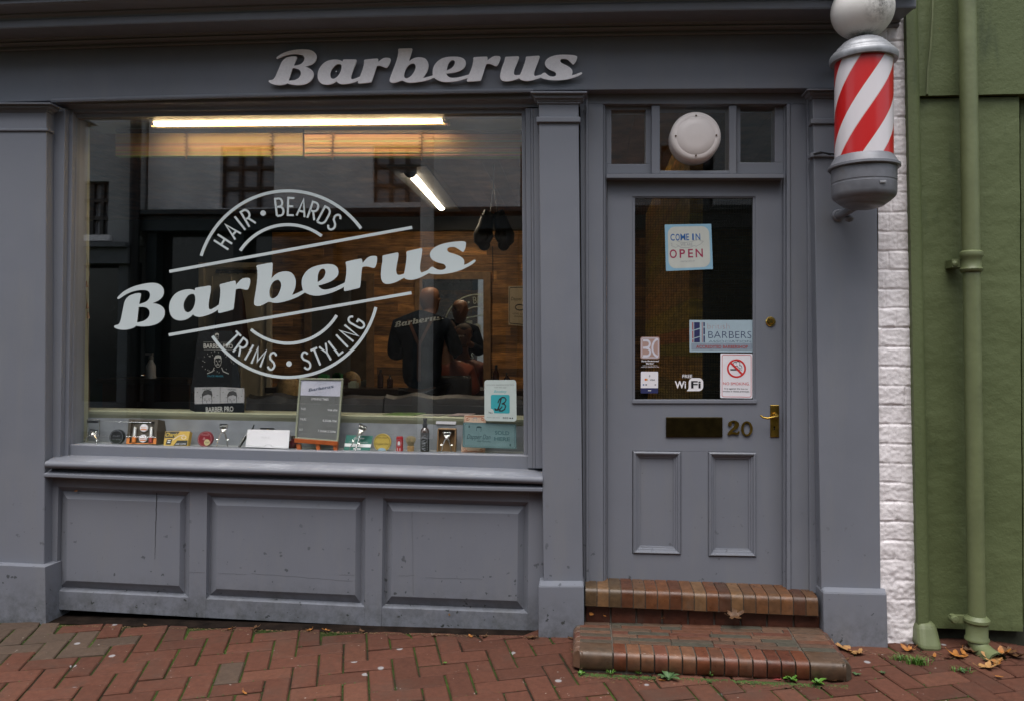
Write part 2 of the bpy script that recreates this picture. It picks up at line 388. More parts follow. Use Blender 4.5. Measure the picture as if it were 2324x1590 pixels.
# the shop lettering, traced as outlines; (scale, ox, oy) of each survey window
def _tr(pts, sc, ox, oy): return [(ox + p[0] / sc, oy + p[1] / sc) + tuple(p[2:]) for p in pts]
C = 1
_B = _tr([(385,460),(400,430),(480,370),(600,300),(760,240),(920,200),(1100,178),(1280,170),(1440,180),(1560,210),(1660,275),(1715,360),(1725,440),(1700,540),(1630,630),(1510,700),(1340,748,C),(1440,780),(1540,840),(1600,910),(1625,1000),(1605,1110),(1540,1210),(1430,1295),(1290,1345),(1120,1362),(950,1350),(830,1328),(740,1300,C),(690,1330),(610,1352),(480,1365),(340,1350),(220,1312),(140,1265),(125,1235),(150,1200),(230,1190),(290,1160),(345,1080),(400,960),(460,820),(520,680),(570,580),(640,500),(740,440),(860,412),(960,405),(1040,412),(1068,432),(1060,475),(1015,580),(958,714,C),(1080,700),(1200,660),(1285,580),(1318,480),(1290,400),(1200,350),(1040,328),(880,335),(740,362),(600,410),(470,465),(420,482),(392,478)], 9.94, 890, 150)
_Bh = _tr([(925,795,C),(1000,798),(1100,825),(1170,880),(1200,960),(1180,1050),(1120,1130),(1020,1185),(920,1208),(790,1215,C)], 9.94, 890, 150)
_ar = _tr([(840,315,C),(845,275),(880,258),(1190,258),(1222,270),(1222,300),(1195,400),(1150,510),(1110,610),(1080,700),(1072,780),(1100,808),(1150,800),(1230,772),(1320,730,C),(1350,650),(1390,540),(1420,430),(1435,330),(1435,285),(1465,262),(1795,233),(1825,250),(1822,330,C),(1880,285),(1950,235),(2030,210),(2120,215),(2168,240),(2168,300),(2145,370),(2105,440),(2065,488),(2010,482),(1950,455),(1880,435),(1810,435),(1785,450,C),(1750,560),(1710,680),(1670,800),(1640,880),(1610,897),(1300,928),(1265,910),(1268,875),(1280,840,C),(1180,885),(1060,920),(920,942),(810,945),(730,920),(690,890),(670,865,C),(590,915),(500,950),(400,962),(290,945),(200,890),(150,800),(140,690),(160,580),(210,475),(300,370),(400,305),(520,270),(640,262),(750,275)], 8.3, 1050, 170)
_arh = _tr([(740,385),(785,395),(805,430),(805,500),(785,580),(740,670),(680,745),(610,790),(560,795),(515,770),(492,710),(495,630),(525,550),(580,475),(650,410),(700,390)], 8.3, 1050, 170)
_b1 = _tr([(500,200),(515,165),(560,155),(955,143),(990,155),(995,190),(960,330),(925,450),(870,610,C),(930,565),(1010,515),(1120,475),(1240,462),(1370,475),(1470,520),(1540,610),(1572,730),(1560,850),(1520,970),(1450,1090),(1370,1195,C),(1450,1180),(1560,1155)], 10.564, 1290, 150)
_e1 = _tr([(193,785,C),(188,700),(200,600),(240,500),(310,410),(400,340),(500,295),(620,270),(760,262),(900,268),(1020,300),(1090,360),(1112,430),(1100,520),(1050,590),(960,650),(850,690),(720,715),(570,732,C),(600,790),(650,830),(720,852),(820,850),(930,835),(1080,795),(1200,760,C),(1240,670),(1280,560),(1310,440),(1322,350),(1322,300),(1350,278),(1685,262),(1715,278),(1715,370,C),(1770,325),(1850,270),(1930,242),(2010,245),(2070,265),(2075,320),(2050,400),(2015,470),(1975,520),(1930,522),(1870,495),(1790,465),(1710,462),(1680,475,C),(1640,590),(1600,720),(1560,850),(1530,920),(1505,935),(1190,958),(1145,945),(1150,900),(1165,855,C),(1080,885),(960,920),(820,950),(680,965),(540,968),(420,950),(310,905),(225,845,C)], 8.3, 1430, 160)
_b2 = _tr([(1600,1250),(1450,1295),(1250,1335),(1050,1358),(900,1360),(780,1340),(700,1310),(635,1285,C),(540,1315),(430,1350),(330,1368),(240,1350),(195,1300),(205,1220),(240,1110),(300,960),(370,780),(430,610),(475,450),(500,300)], 10.564, 1290, 150)
_bh = _tr([(1020,682),(1075,700),(1110,760),(1115,840),(1090,920),(1030,1030),(950,1130),(860,1190),(780,1208),(730,1180),(708,1110),(720,1010),(760,900),(830,790),(920,710)], 10.564, 1290, 150)
_eh = _tr([(575,650,C),(590,580),(620,480),(670,400),(730,360),(785,365),(808,410),(800,470),(760,540),(690,600)], 8.3, 1430, 160)
_us = _tr([(270,270),(280,245),(320,240),(595,228),(618,245),(612,290),(580,380),(540,470),(505,560),(490,640),(505,690),(560,705),(645,695,C),(690,590),(740,460),(780,330),(792,255),(815,235),(1115,215),(1140,235),(1125,290),(1090,390),(1050,490),(1015,590),(1000,670),(1015,722),(1080,715),(1170,690),(1225,652),(1275,643),(1320,680),(1390,725),(1480,738),(1540,715),(1552,670),(1520,620),(1450,590),(1370,550),(1300,490),(1272,420),(1285,350),(1340,285),(1430,235),(1560,200),(1720,188),(1880,192),(2010,205),(2080,235),(2075,290),(2040,370),(1985,432),(1950,410),(1890,350),(1830,305),(1750,290),(1680,300),(1658,345),(1690,395),(1780,440),(1870,490),(1940,550),(1965,620),(1945,705,C),(2020,690),(2110,655),(2185,632),(2207,655),(2170,690),(2080,735),(1960,775),(1820,810),(1640,830),(1450,828),(1310,808),(1220,785),(1165,762,C),(1060,800),(930,835),(800,848),(700,830),(650,805),(625,778,C),(540,810),(420,845),(300,858),(200,840),(150,780),(145,700),(165,600),(205,470),(245,370)], 7.497, 1660, 160)
GLY = [[smooth_contour(c) for c in g] for g in ([_B, _Bh], [_ar, _arh], [_b1 + _e1 + _b2, _bh, _eh], [_us])]
SC = 2324 / 3438.0
def logo_uv(x, y):   # lettering drawn inside a unit square-ish badge: returns badge coords (centre 0,0; badge radius 1) y down
    X = 383.3 + 1.1604 * (x - 902.6) + .2525 * (y - 274.2); Y = 1097.5 - .1812 * (x - 902.6) + 1.1636 * (y - 274.2)
    return ((X - 370) * 1.8742 - 1118) / 578, ((Y - 620) * 1.8742 - 625) / 578
def badge(mb, fn, rings=True, wr=.033):
    """whole round badge; fn(u, v, d) takes badge coordinates"""
    for g in GLY: fill(mb, [[logo_uv(*p) for p in c] for c in g], fn)
    if rings:
        for k, (r1, r2, a0, a1) in enumerate(((.990, 1.012, 197.5, 323.5), (.626, .644, 214, 306), (.990, 1.012, 14.5, 146.0), (.626, .644, 32, 130))):
            ribbon(mb, arc(0, 0, r1, r2, a0, a1, 48), wr, fn, d=.0001)
        f = lambda x, y: ((x - 1118) / 578, (y - 625) / 578)
        ribbon(mb, [f(372, 547), f(1900, 270)], wr, fn, d=.0002); ribbon(mb, [f(368, 945), f(1896, 681)], wr, fn, d=.0002)
def badge_words(mbs, fn, w=.022):
    H = 108 / 578; base = 432 / 578; k = 0; n_ = 0
    for ch, a in zip('HAIRBEARDS', (-57.2, -46.5, -38.3, -31.0, -6.2, 2.4, 10.6, 19.4, 28.2, 37.0)):
        mb = mbs[0 if n_ < 4 else 1]; n_ += 1
        wd, st = SF[ch]
        for s_ in st:
            k += 1; P_ = []
            for x, y in s_:
                xx = (x - wd / 2) * H * .95; rr = base + y * H; t = R(a)
                P_.append((rr * math.sin(t) + xx * math.cos(t), -(rr * math.cos(t) - xx * math.sin(t))))
            ribbon(mb, P_, w, fn, d=.0001 + .00003 * (k % 5))
    base = 548 / 578
    for ch, a in zip('TRIMSSTYLING', (-45.0, -36.6, -29.6, -21.6, -11.6, 13.4, 21.8, 29.6, 37.6, 43.6, 51.2, 60.6)):
        mb = mbs[2 if n_ < 15 else 3]; n_ += 1
        wd, st = SF[ch]
        for s_ in st:
            k += 1; P_ = []
            for x, y in s_:
                xx = (x - wd / 2) * H * .95; rr = base - y * H; t = R(a)
                P_.append((rr * math.sin(t) + xx * math.cos(t), rr * math.cos(t) - xx * math.sin(t)))
            ribbon(mb, P_, w, fn, d=.0001 + .00003 * (k % 5))
    for i_, (x, y) in enumerate(((962, 180), (1125, 1125))):
        fill(mbs[4 + i_], [arc((x - 1118) / 578, (y - 625) / 578, .03, .03, 0, 345, 23)], fn)
# ================================================================ GROUND
gpts = [W(50, 1413, -.19), W(1262, 1445, -.19), W(1940, 1466, -.19)]
_bx = (gpts[2].z - gpts[0].z) / (gpts[2].x - gpts[0].x); _a0 = gpts[1].z - _bx * gpts[1].x
def ground_z(x, y):
    xx = max(-6, min(4, x)); s = _a0 + _bx * xx
    t = min(0, y + .19)
    e = max(0, min(1, (x - 1.75) / .45)); s -= .045 * e * e * (3 - 2 * e)
    s += .045 * max(-3.5, t)
    return s + .004 * mnoise.noise(Vector((x * 1.1, y * 1.1, 0)))
mb = MB(); xs = [-40, -12] + [-8 + .5 * i for i in range(29)] + [10, 40]; ys = [-40, -20, -11, -7, -5] + [-4 + .2 * i for i in range(20)] + [.0]
for i, x in enumerate(xs):
    for y in ys: mb.v.append(Vector((x, y, ground_z(x, y) - .008)))
ny = len(ys)
for i in range(len(xs) - 1):
    for j in range(ny - 1): mb.f.append([i * ny + j, (i + 1) * ny + j, (i + 1) * ny + j + 1, i * ny + j + 1]); mb.c.append(None); mb.mi.append(0)
mb.build('ground', JOINT, smooth=True, kind='structure')
# herringbone clay pavers
XP1 = W(1222, 1440, -.15).x; YCL = -.178
mb = MB(); TH = R(16.5); cs, sn = math.cos(TH), math.sin(TH); U = .103
rnd = random.Random(3)
greys = [W(60, 1560, -.5), W(200, 1500, -.4), W(330, 1480, -.3)]
for c in range(-85, 75):
    for r in range(-80, 50):
        k = (c - r) % 4
        if k == 0: cc = ((c + 1) * U, (r + .5) * U, U - .0034, U / 2 - .0034)
        elif k == 3: cc = ((c + .5) * U, (r + 1) * U, U / 2 - .0034, U - .0034)
        else: continue
        X = cc[0] * cs - cc[1] * sn - .6; Y = cc[0] * sn + cc[1] * cs - .5
        if not (-7.2 < X < 5.6 and -3.9 < Y < .02): continue
        if -2.95 < X < XP1 and Y > YCL + .03: continue
        hw, hh = cc[2] - rnd.random() * .0015, cc[3] - rnd.random() * .0015; rot = rnd.uniform(-.012, .012)
        dz = rnd.uniform(-.0025, .0025); tx, ty = rnd.uniform(-.018, .018), rnd.uniform(-.018, .018)
        g = rnd.random()
        base = (.092, .037, .024) if g < .6 else (.078, .032, .021) if g < .9 else (.106, .045, .029)
        dgr = min(abs(X - (-2.62)) / .62 + abs(Y + .42) / .25, 9)
        if dgr < 1 or rnd.random() < .01: base = (.072, .050, .037)
        if X < -2.5 and Y < -.52 and X > -3.2 and rnd.random() < .8: base = (.072, .050, .037)
        f_ = rnd.uniform(.9, 1.1); col = tuple(b_ * f_ for b_ in base)
        vs = []
        def q(dx, dy, z):
            a = dx * math.cos(rot) - dy * math.sin(rot); b_ = dx * math.sin(rot) + dy * math.cos(rot)
            x = X + a * cs - b_ * sn; y = Y + a * sn + b_ * cs
            if -2.95 < x < XP1: y = min(y, YCL)
            return (x, y, ground_z(x, y) + z + dz + tx * dx + ty * dy)
        ch = .005
        for (ex, z) in ((0, -.03), (0, -.0045), (ch, 0)):
            for sx, sy in ((-1, -1), (1, -1), (1, 1), (-1, 1)): vs.append(q(sx * (hw - ex), sy * (hh - ex), z))
        fs = [(0, 1, 5, 4), (1, 2, 6, 5), (2, 3, 7, 6), (3, 0, 4, 7), (4, 5, 9, 8), (5, 6, 10, 9), (6, 7, 11, 10), (7, 4, 8, 11), (8, 9, 10, 11)]
        mb.add(vs, fs, col)
pav = mb.build('pavement', PAV, kind='structure')
# ================================================================ SHOP BUILDING
shop = thing('barber_shop', (W(1262, 1445, 0).x - 1, 0, 0), 'grey painted barber shop with big display window and panelled door', 'building')
fbot = quad3([(0, 233), (900, 210.5), (1850, 201)])
ftop = quad3([(0, 118), (676, 97), (1880, 77)])
YF = -.12
XL = -260
# fascia: built as strips between the two curved lines
mb = MB(); n = 20; vs = []; fs = []
for i in range(n + 1):
    px = XL + (1990 - XL) * i / n; a = W(px, ftop(px), YF); b = W(px, fbot(px), YF)
    vs += [(a.x, YF, a.z), (b.x, YF, b.z), (b.x, .16, b.z), (a.x, .16, a.z)]
for i in range(n):
    for k in range(4): fs.append((i * 4 + k, i * 4 + (k + 1) % 4, (i + 1) * 4 + (k + 1) % 4, (i + 1) * 4 + k))
fs.append((3, 2, 1, 0)); fs.append(tuple(n * 4 + k for k in range(4)))
mb.add(vs, fs); mb.build('fascia', PAINT, shop, bev=.003)
# cornice
mb = MB()
mb.sweep(ftop, XL, 2035, [(.15, .0), (-.127, .0), (-.131, .004), (-.131, .014), (-.127, .017), (-.15, .022), (-.155, .028), (-.152, .035), (-.165, .037), (-.168, .042), (-.32, .030), (-.325, .024), (-.335, .024), (-.338, .03), (-.338, .058), (-.333, .066), (-.337, .074), (-.35, .08), (-.35, .088), (-.415, .094), (-.43, .10), (-.43, .20), (-.40, .23), (.15, .26)], ybase=YF, n=22)
mb.build('cornice', PAINT, shop)
STONE = M('weathered_stone', (.11, .12, .105), .85, var=.4, vs=9, bmp=.6, bs=30)
mb = MB(); mb.sweep(ftop, XL, 2035, [(.15, .264), (-.42, .236), (-.445, .12), (-.455, .125), (-.455, .24), (-.42, .26), (.15, .33)], ybase=YF, n=22)
mb.build('gutter_stone', STONE, shop)
# upper wall above the cornice (outside the picture, part of the same front)
mb = MB(); a = W(XL, 100, 0).x; b = W(2050, 100, 0).x; mb.box(a, b, -.05, .15, 3.16, 6.4)
mb.build('upper_wall', M('pale_upper_render', (.38, .37, .36), .8, bmp=.4), shop)
# next front along, just outside the picture on the left
mb = MB(); nx = W(XL + 122, 700, -.14).x; mb.box(-9, nx, -.10, .3, -.1, 3.3); mb.box(-9, nx, -.05, .3, 3.3, 6.4); mb.box(-9, nx, -.16, -.10, -.1, .45)
mb.build('neighbour_wall', M('stone_grey_render', (.30, .29, .27), .8, var=.15, vs=3, bmp=.5, bs=30), None, label='plain stone grey rendered wall left of the barber shop', cat='wall')
# ---- pilasters
lerp = lambda a, b, t: a + (b - a) * t
def pilaster(xt0, xb0, xt1, xb1, ytop, yneck, yband0, yband1, ypl, ygr, plx0, plx1, plb0, plb1, capo, left_ext=0, bandline=None):
    mb = MB()
    # shaft tapering with the survey: upper block and shaft
    mb.pq([(xt0, ytop), (xt1, ytop), (xb1, ypl + 6), (xb0, ypl + 6)], -.145, 0.10)
    p = mb.build('pilaster', PAINT, shop, bev=.004)
    return p
def cap(px0, px1, y0, y1, p, flare, nb=3):
    """capital: stepped mouldings between py y0 (top) and y1"""
    mb = MB(); H = y1 - y0
    seg = [(0, .16, 1.0, .050), (.16, .24, .82, .038), (.24, .55, .72, .030), (.55, .66, .50, .022), (.66, .82, .34, .014), (.82, 1.0, .16, .008)]
    for a, b, k, d in seg:
        fl = flare * k
        t0 = a * H + y0; t1 = b * H + y0
        fl2 = fl if a in (0, .16, .55, .82) else fl - flare * .18
        mb.pq([(px0 - fl, t0), (px1 + fl, t0), (px1 + fl2, t1), (px0 - fl2, t1)], -.145 - d, -.10)
    mb.build('capital', PAINT, p, bev=.0025)
def band(px0, px1, y0, y1, p, d=.014):
    mb = MB(); mb.pr(px0, y0, px1, y1, -.145 - d, -.1); mb.build('necking_band', PAINT, p, bev=.004)
def plinth(c4, p, bevpx=12):
    (a, b, c, d) = c4; mb = MB()
    f = [W(a[0], a[1] + bevpx, -.185), W(b[0], b[1] + bevpx, -.185), W(c[0], c[1], -.185), W(d[0], d[1], -.185)]
    mb.hexa(f, [(q.x, .02, q.z) for q in f])
    t0, t1 = W(a[0] + 3, a[1], -.147), W(b[0] - 3, b[1], -.147)
    mb.hexa([t0, t1, f[1] + Vector((0, .0, 0)), f[0]], [(t0.x, -.05, t0.z), (t1.x, -.05, t1.z), (f[1].x, -.05, f[1].z), (f[0].x, -.05, f[0].z)])
    mb.build('plinth', PAINT, p, bev=.005)
# left pilaster
P1 = pilaster(XL + 120, XL + 120, 105.5, 100, 240, 0, 0, 0, 1275, 1413, 0, 0, 0, 0, 0)
cap(XL + 130, 105.5, 233, 254, P1, 9); band(XL + 120, 108, 291, 297.5, P1, .010)
plinth([(XL + 120, 1268), (102, 1279), (104, 1418), (XL + 120, 1408)], P1, 7)
# centre pilaster
P2 = pilaster(1222.5, 1233.5, 1312.7, 1323, 215, 0, 0, 0, 1317, 1445, 0, 0, 0, 0, 0)
cap(1222.5, 1313.5, 207, 235.5, P2, 19); band(1217, 1317.5, 265, 277.5, P2)
plinth([(1221.5, 1317), (1325.5, 1317), (1326, 1448), (1222, 1448)], P2)
# right pilaster
P3 = pilaster(1844, 1864, 1989, 1999, 208, 0, 0, 0, 1331, 1466, 0, 0, 0, 0, 0)
cap(1844, 1986, 201.5, 223, P3, 12); band(1841, 1990, 269, 281, P3, .012); band(1840, 1990, 346, 357, P3, .010)
plinth([(1868, 1331), (2013, 1335), (2016, 1471), (1870, 1469)], P3)
# ---- shop window: frame, head, sill, pane
gtop = quad3([(175, 268), (676, 262), (1184, 258)]); gbot = quad3([(165, 1007), (642, 1020.5), (1186, 1031.5)])
gl = lambda y: 174.5 + (y - 268) * (-11 / 739.); gr = lambda y: 1183.7 + (y - 258) * (5 / 774.)
wf = None
# side stiles: flat board, quirk, bead
for (gx, sgn, xo) in ((gl, 1, lambda y: 106 - (y - 255) * .006), (gr, -1, lambda y: 1232 + (y - 255) * .010)):
    y0, y1 = 246, 1062; mb = MB()
    def quad_strip(o0, o1, ya, yb, yf, ybk):
        mb.pq([(o0(ya), ya), (o1(ya), ya), (o1(yb), yb), (o0(yb), yb)] if sgn > 0 else [(o1(ya), ya), (o0(ya), ya), (o0(yb), yb), (o1(yb), yb)], yf, ybk)
    quad_strip(xo, lambda y: gx(y) - sgn * 27, y0, y1, -.085, .07)
    quad_strip(lambda y: gx(y) - sgn * 27, lambda y: gx(y) - sgn * 21, y0, y1, -.066, .07)
    quad_strip(lambda y: gx(y) - sgn * 21, lambda y: gx(y) - sgn * 9, y0, y1, -.052, .07)
    quad_strip(lambda y: gx(y) - sgn * 9, lambda y: gx(y) - sgn * 0, y0, y1, -.026, .07)
    wf = mb.build('window_stile', PAINT, shop, bev=.0025)
mb = MB()
hd = lambda x: gtop(x)
mb.sweep(hd, 104, 1236, [(.07, .0), (-.026, .0), (-.028, .018), (-.052, .022), (-.052, .036), (-.06, .044), (-.088, .05), (-.09, .058), (-.09, .14), (.07, .14)], ybase=-.02, n=18)
mb.build('window_head', PAINT, wf)
mb = MB()
mb.sweep(fbot, 118, 1210, [(-.10, .02), (-.10, -.004), (-.118, -.012), (-.128, -.010), (-.131, -.002), (-.128, .006), (-.1205, .01)], ybase=YF, n=18)
mb.build('head_bead', PAINT, wf, smooth=True)
mb = MB()
nose = quad3([(102, 1047), (676, 1064), (1232, 1083)])
mb.sweep(gbot, 100, 1236, [(.07, -.002), (-.030, .0), (-.034, -.004), (-.036, -.075), (-.034, -.14), (.07, -.14)], ybase=-.03, n=18)
mb.build('bottom_rail', PAINT, wf, bev=.003)
mb = MB()
prof = [(-.03, .020), (-.06, .018), (-.12, .010), (-.135, .004)] + [(-.140 - .020 * math.sin(R(a)), -.014 + .018 * math.cos(R(a))) for a in range(0, 181, 20)] + [(-.125, -.034), (-.112, -.038), (-.100, -.048), (-.100, -.062), (-.03, -.065)]
mb.sweep(nose, 101, 1231.5, prof, ybase=-.160, n=26)
sill = mb.build('window_sill', PAINT, shop, smooth=True, shadeangle=50)
ledge = quad3([(100, 1070), (676, 1090), (1231, 1103)])
mb = MB(); mb.sweep(ledge, 99.5, 1231.5, [(-.03, .012), (-.095, .010), (-.142, -.005), (-.146, -.009), (-.146, -.022), (-.138, -.027), (-.095, -.028), (-.03, -.028)], ybase=-.142, n=26)
mb.build('sill_ledge', PAINT, sill, bev=.002)
mb = MB(); a0, a1, a2, a3 = W(gl(268), 262, -.004), W(gr(258), 250, -.004), W(1190, 1036, -.004), W(161, 1012, -.004)
mb.hexa([a0, a1, a2, a3], [(p.x, .002, p.z) for p in (a0, a1, a2, a3)]); mb.build('window_pane', GLASS, shop)
# ---- stall riser with three raised panels
ktop = quad3([(104, 1078), (676, 1096), (1235, 1112)]); kbot = quad3([(104, 1380.5), (676, 1411.5), (1235, 1435.5)])
panels = [([(132.4, 1103.6), (430, 1115.4), (428.2, 1354.6), (128, 1339.7)], [(153, 1131), (408, 1139.5), (406, 1328.6), (150.5, 1316.4)]),
          ([(470, 1117.3), (829.4, 1129), (827.7, 1375.7), (467.5, 1358)], [(493, 1145.8), (807, 1155.2), (805.5, 1349.5), (491.3, 1335.3)]),
          ([(869.3, 1129.6), (1199.3, 1138.8), (1197.6, 1390.4), (866.2, 1377.8)], [(892.5, 1159.3), (1175.4, 1165.4), (1173.7, 1363), (888, 1352.2)])]
YK = -.085
mb = MB()
xsL = [104, None, None, None, 1235]
o = [p[0] for p in panels]
def lx(f0, f1, y): return f0[0] + (f1[0] - f0[0]) * (y - f0[1]) / (f1[1] - f0[1])
edges = [(lambda y: 101.5 + (y - 1080) * .012)]
for q in o: edges += [(lambda y, q=q: lx(q[0], q[3], y)), (lambda y, q=q: lx(q[1], q[2], y))]
edges += [lambda y: 1233.]
def strip(xa, xb, ytopf, ybotf, n=1):
    for i in range(n):
        pass
# stiles full height
for i in range(0, 8, 2):
    e0, e1 = edges[i], edges[i + 1]
    xa, xb = e0(1100), e1(1100); ya, yb = ktop(xa), ktop(xb); za, zb = kbot(e0(1380)), kbot(e1(1380))
    mb.pq([(e0(ya), ya), (e1(yb), yb), (e1(zb), zb), (e0(za), za)], YK, .08)
# rails between stiles
for q in o:
    (x0, y0), (x1, y1), (x2, y2), (x3, y3) = q
    mb.pq([(x0, ktop(x0)), (x1, ktop(x1)), (x1, y1), (x0, y0)], YK, .08)
    mb.pq([(x3, y3), (x2, y2), (x2, kbot(x2)), (x3, kbot(x3))], YK, .08)
sr = mb.build('stall_riser', PAINT, shop, bev=.0015)
def shrink(q, d): 
    return [(q[0][0] + d, q[0][1] + d), (q[1][0] - d, q[1][1] + d), (q[2][0] - d, q[2][1] - d), (q[3][0] + d, q[3][1] - d)]
for q, f in panels:
    mb = MB(); a = [W(*p, YK + .0) for p in f]; s1 = shrink(q, 9); b = [W(*p, -.054) for p in s1]; a = [Vector((p.x, YK + .004, p.z)) for p in a]
    a2 = [Vector((p.x, YK + .006, p.z)) for p in a]
    # bevel faces
    vs = a + [W(*p, -.079) for p in shrink(f, -1.2)] + b
    fs = [(0, 1, 2, 3)] + [(k, (k + 1) % 4, 4 + (k + 1) % 4, 4 + k) for k in range(4)] + [(4 + k, 4 + (k + 1) % 4, 8 + (k + 1) % 4, 8 + k) for k in range(4)]
    mb.add(vs, fs)
    # thin bead round the opening and the ground behind
    for k in range(4):
        o0, o1 = W(*q[k], -.083), W(*q[(k + 1) % 4], -.083); i0, i1 = W(*shrink(q, 7)[k], -.058), W(*shrink(q, 7)[(k + 1) % 4], -.058)
        j0, j1 = W(*s1[k], -.054), W(*s1[(k + 1) % 4], -.054)
        mb.add([o0, o1, i1, i0, j1, j0], [(0, 1, 2, 3), (3, 2, 4, 5)])
    mb.build('raised_panel', PAINT, sr)
# crack in the first panel
mb = MB(); rr = random.Random(5); pts = []
for i in range(26):
    y = 1118 + i * (1268 - 1118) / 25; pts.append((355.5 - (y - 1118) * .028 + rr.uniform(-.5, .5), y))
for i in range(25):
    (xa, ya), (xb, yb) = pts[i], pts[i + 1]; wa = 1.6 * (1 - i / 27.) + .3; yy = YK + .0025 if ya > 1139 else YK + .004 + (1139 - ya) / 24 * .02 - .002
    y2 = YK + .0025 if yb > 1139 else YK + .004 + (1139 - yb) / 24 * .02 - .002
    mb.add([W(xa - wa / 2, ya, yy), W(xa + wa / 2, ya, yy), W(xb + wa / 2, yb, y2), W(xb - wa / 2, yb, y2)], [(0, 1, 2, 3)])
mb.build('panel_crack', DARK, sr)
# soil strip and footing box in the gap beneath, coloured near black
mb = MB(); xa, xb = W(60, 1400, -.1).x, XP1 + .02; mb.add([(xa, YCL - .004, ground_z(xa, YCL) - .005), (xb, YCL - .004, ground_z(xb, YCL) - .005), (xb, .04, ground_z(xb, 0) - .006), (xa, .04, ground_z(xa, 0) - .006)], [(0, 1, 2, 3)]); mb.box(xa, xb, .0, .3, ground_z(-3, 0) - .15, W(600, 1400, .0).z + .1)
mb.build('footing', M('dark_footing_brick', (.012, .008, .006), .95, spec=.1, var=.6, vs=14, bmp=1, bs=30), shop)
# fine paint cracks and peeling lines on the wood
rr = random.Random(9); PCM = M('exposed_undercoat', (.085, .085, .09), .8)
for (x0, y0, x1, y1) in ((495, 1300, 560, 1302), (570, 1300, 800, 1318), (770, 1303, 805, 1304), (965, 1310, 1095, 1313), (430, 1298, 465, 1298), (905, 1306, 940, 1304), (690, 1056, 735, 1057), (750, 1062, 808, 1063), (935, 1160, 938, 1350)):
    mb = MB(); pl = []; n = 14
    for i in range(n + 1):
        t = i / n; pl.append((lerp(x0, x1, t) + rr.uniform(-.6, .6), lerp(y0, y1, t) + rr.uniform(-.9, .9)))
    yy = YK + .003 if y0 > 1100 else -.040
    if 820 < x0 < 870 or 425 < x0 < 470: yy = YK - .0008
    ribbon(mb, pl, .45, lambda u, v, d, yy=yy: W(u, v, yy)); mb.build('paint_crack', PCM, sr)
# ---- door surround
dt = lambda x: 404 + (x - 1375) * 0.001
mb = MB()
def vs_(x0t, x1t, x0b, x1b, yt, yb, yf, ybk=.09): mb.pq([(x0t, yt), (x1t, yt), (x1b, yb), (x0b, yb)], yf, ybk)
vs_(1316, 1369, 1324, 1369, 236, 1330, -.055); vs_(1369, 1373, 1369, 1373, 236, 1328, -.045); vs_(1373, 1376.5, 1372.5, 1377, 236, 1327, -.028)
vs_(1794, 1850, 1795, 1868, 236, 1345, -.055); vs_(1786, 1794, 1786, 1795, 236, 1342, -.062); vs_(1779, 1786, 1778, 1786, 236, 1340, -.03)
vs_(1831, 1838, 1838, 1860, 204, 1346, -.072); vs_(1329, 1334, 1330, 1336, 206, 1330, -.068)
mb.pq([(1316, 202), (1850, 200), (1850, 236.5), (1316, 236.5)], -.054, .09)
mb.pq([(1366, 229), (1795, 229), (1795, 236), (1366, 236)], -.047, .09)
dfm = mb.build('door_frame', PAINT, shop, bev=.003)
# transom with three lights
tr = MB()
tr.pr(1376.5, 236, 1779, 240, -.035, .07)
tr.pr(1376.5, 394.5, 1779, 404.5, -.058, .07)
tr.pr(1479, 240, 1497.5, 394.5, -.048, .07); tr.pr(1655, 240, 1671.6, 394.5, -.048, .07); tr.pr(1497.5, 387.5, 1655, 394.5, -.046, .07)
for (a, b, c, d, e, f, g, h) in ((1376.5, 240, 1479, 394.5, 1387.5, 250, 1465.4, 372.5), (1671.6, 240, 1779, 394.5, 1680.7, 242, 1758.6, 369)):
    tr.pr(a, b, c, f, -.02, .06); tr.pr(a, h, c, d, -.02, .06); tr.pr(a, f, e, h, -.02, .06); tr.pr(g, f, c, h, -.02, .06)
transom = tr.build('transom_window', PAINT, shop, bev=.003)
for (a, b, c, d, yy) in ((1385, 247, 1468, 375, .004), (1497, 236, 1656, 390, -.01), (1678, 240, 1761, 372, .004)):
    mb = MB(); mb.pr(a, b, c, d, yy, yy + .005); mb.build('pane', GLASS2, transom)
# ---- door leaf
YD = 0.0
mb = MB(); dgl, dgr, dg0, dg1 = 1435, 1714.5, 445.5, 912
mb.pq([(1378, 405), (dgl, 405), (dgl, 1320), (1378, 1318)], YD, YD + .045)
mb.pq([(dgr, 405), (1777, 405), (1776, 1328.5), (dgr, 1326.5)], YD, YD + .045)
mb.pr(dgl, 405, dgr, dg0, YD, YD + .045); 
pl1 = [(1435.5, 1021.7), (1546, 1023), (1546, 1258.5), (1435.5, 1256)]; pl2 = [(1606.8, 1023.5), (1717.4, 1024.5), (1717.4, 1263.5), (1606.8, 1262)]
mb.pq([(dgl, dg1), (dgr, dg1), (dgr, 1024.5), (dgl, 1021.5)], YD, YD + .045)
mb.pq([(1546, 1023), (1606.8, 1023.6), (1606.8, 1324), (1546, 1323)], YD, YD + .045)
mb.pq([(dgl, 1256), (1546, 1258.5), (1546, 1323), (dgl, 1320)], YD, YD + .045)
mb.pq([(1606.8, 1262), (dgr, 1263.5), (dgr, 1326.5), (1606.8, 1324)], YD, YD + .045)
door = mb.build('door', PAINT, shop)
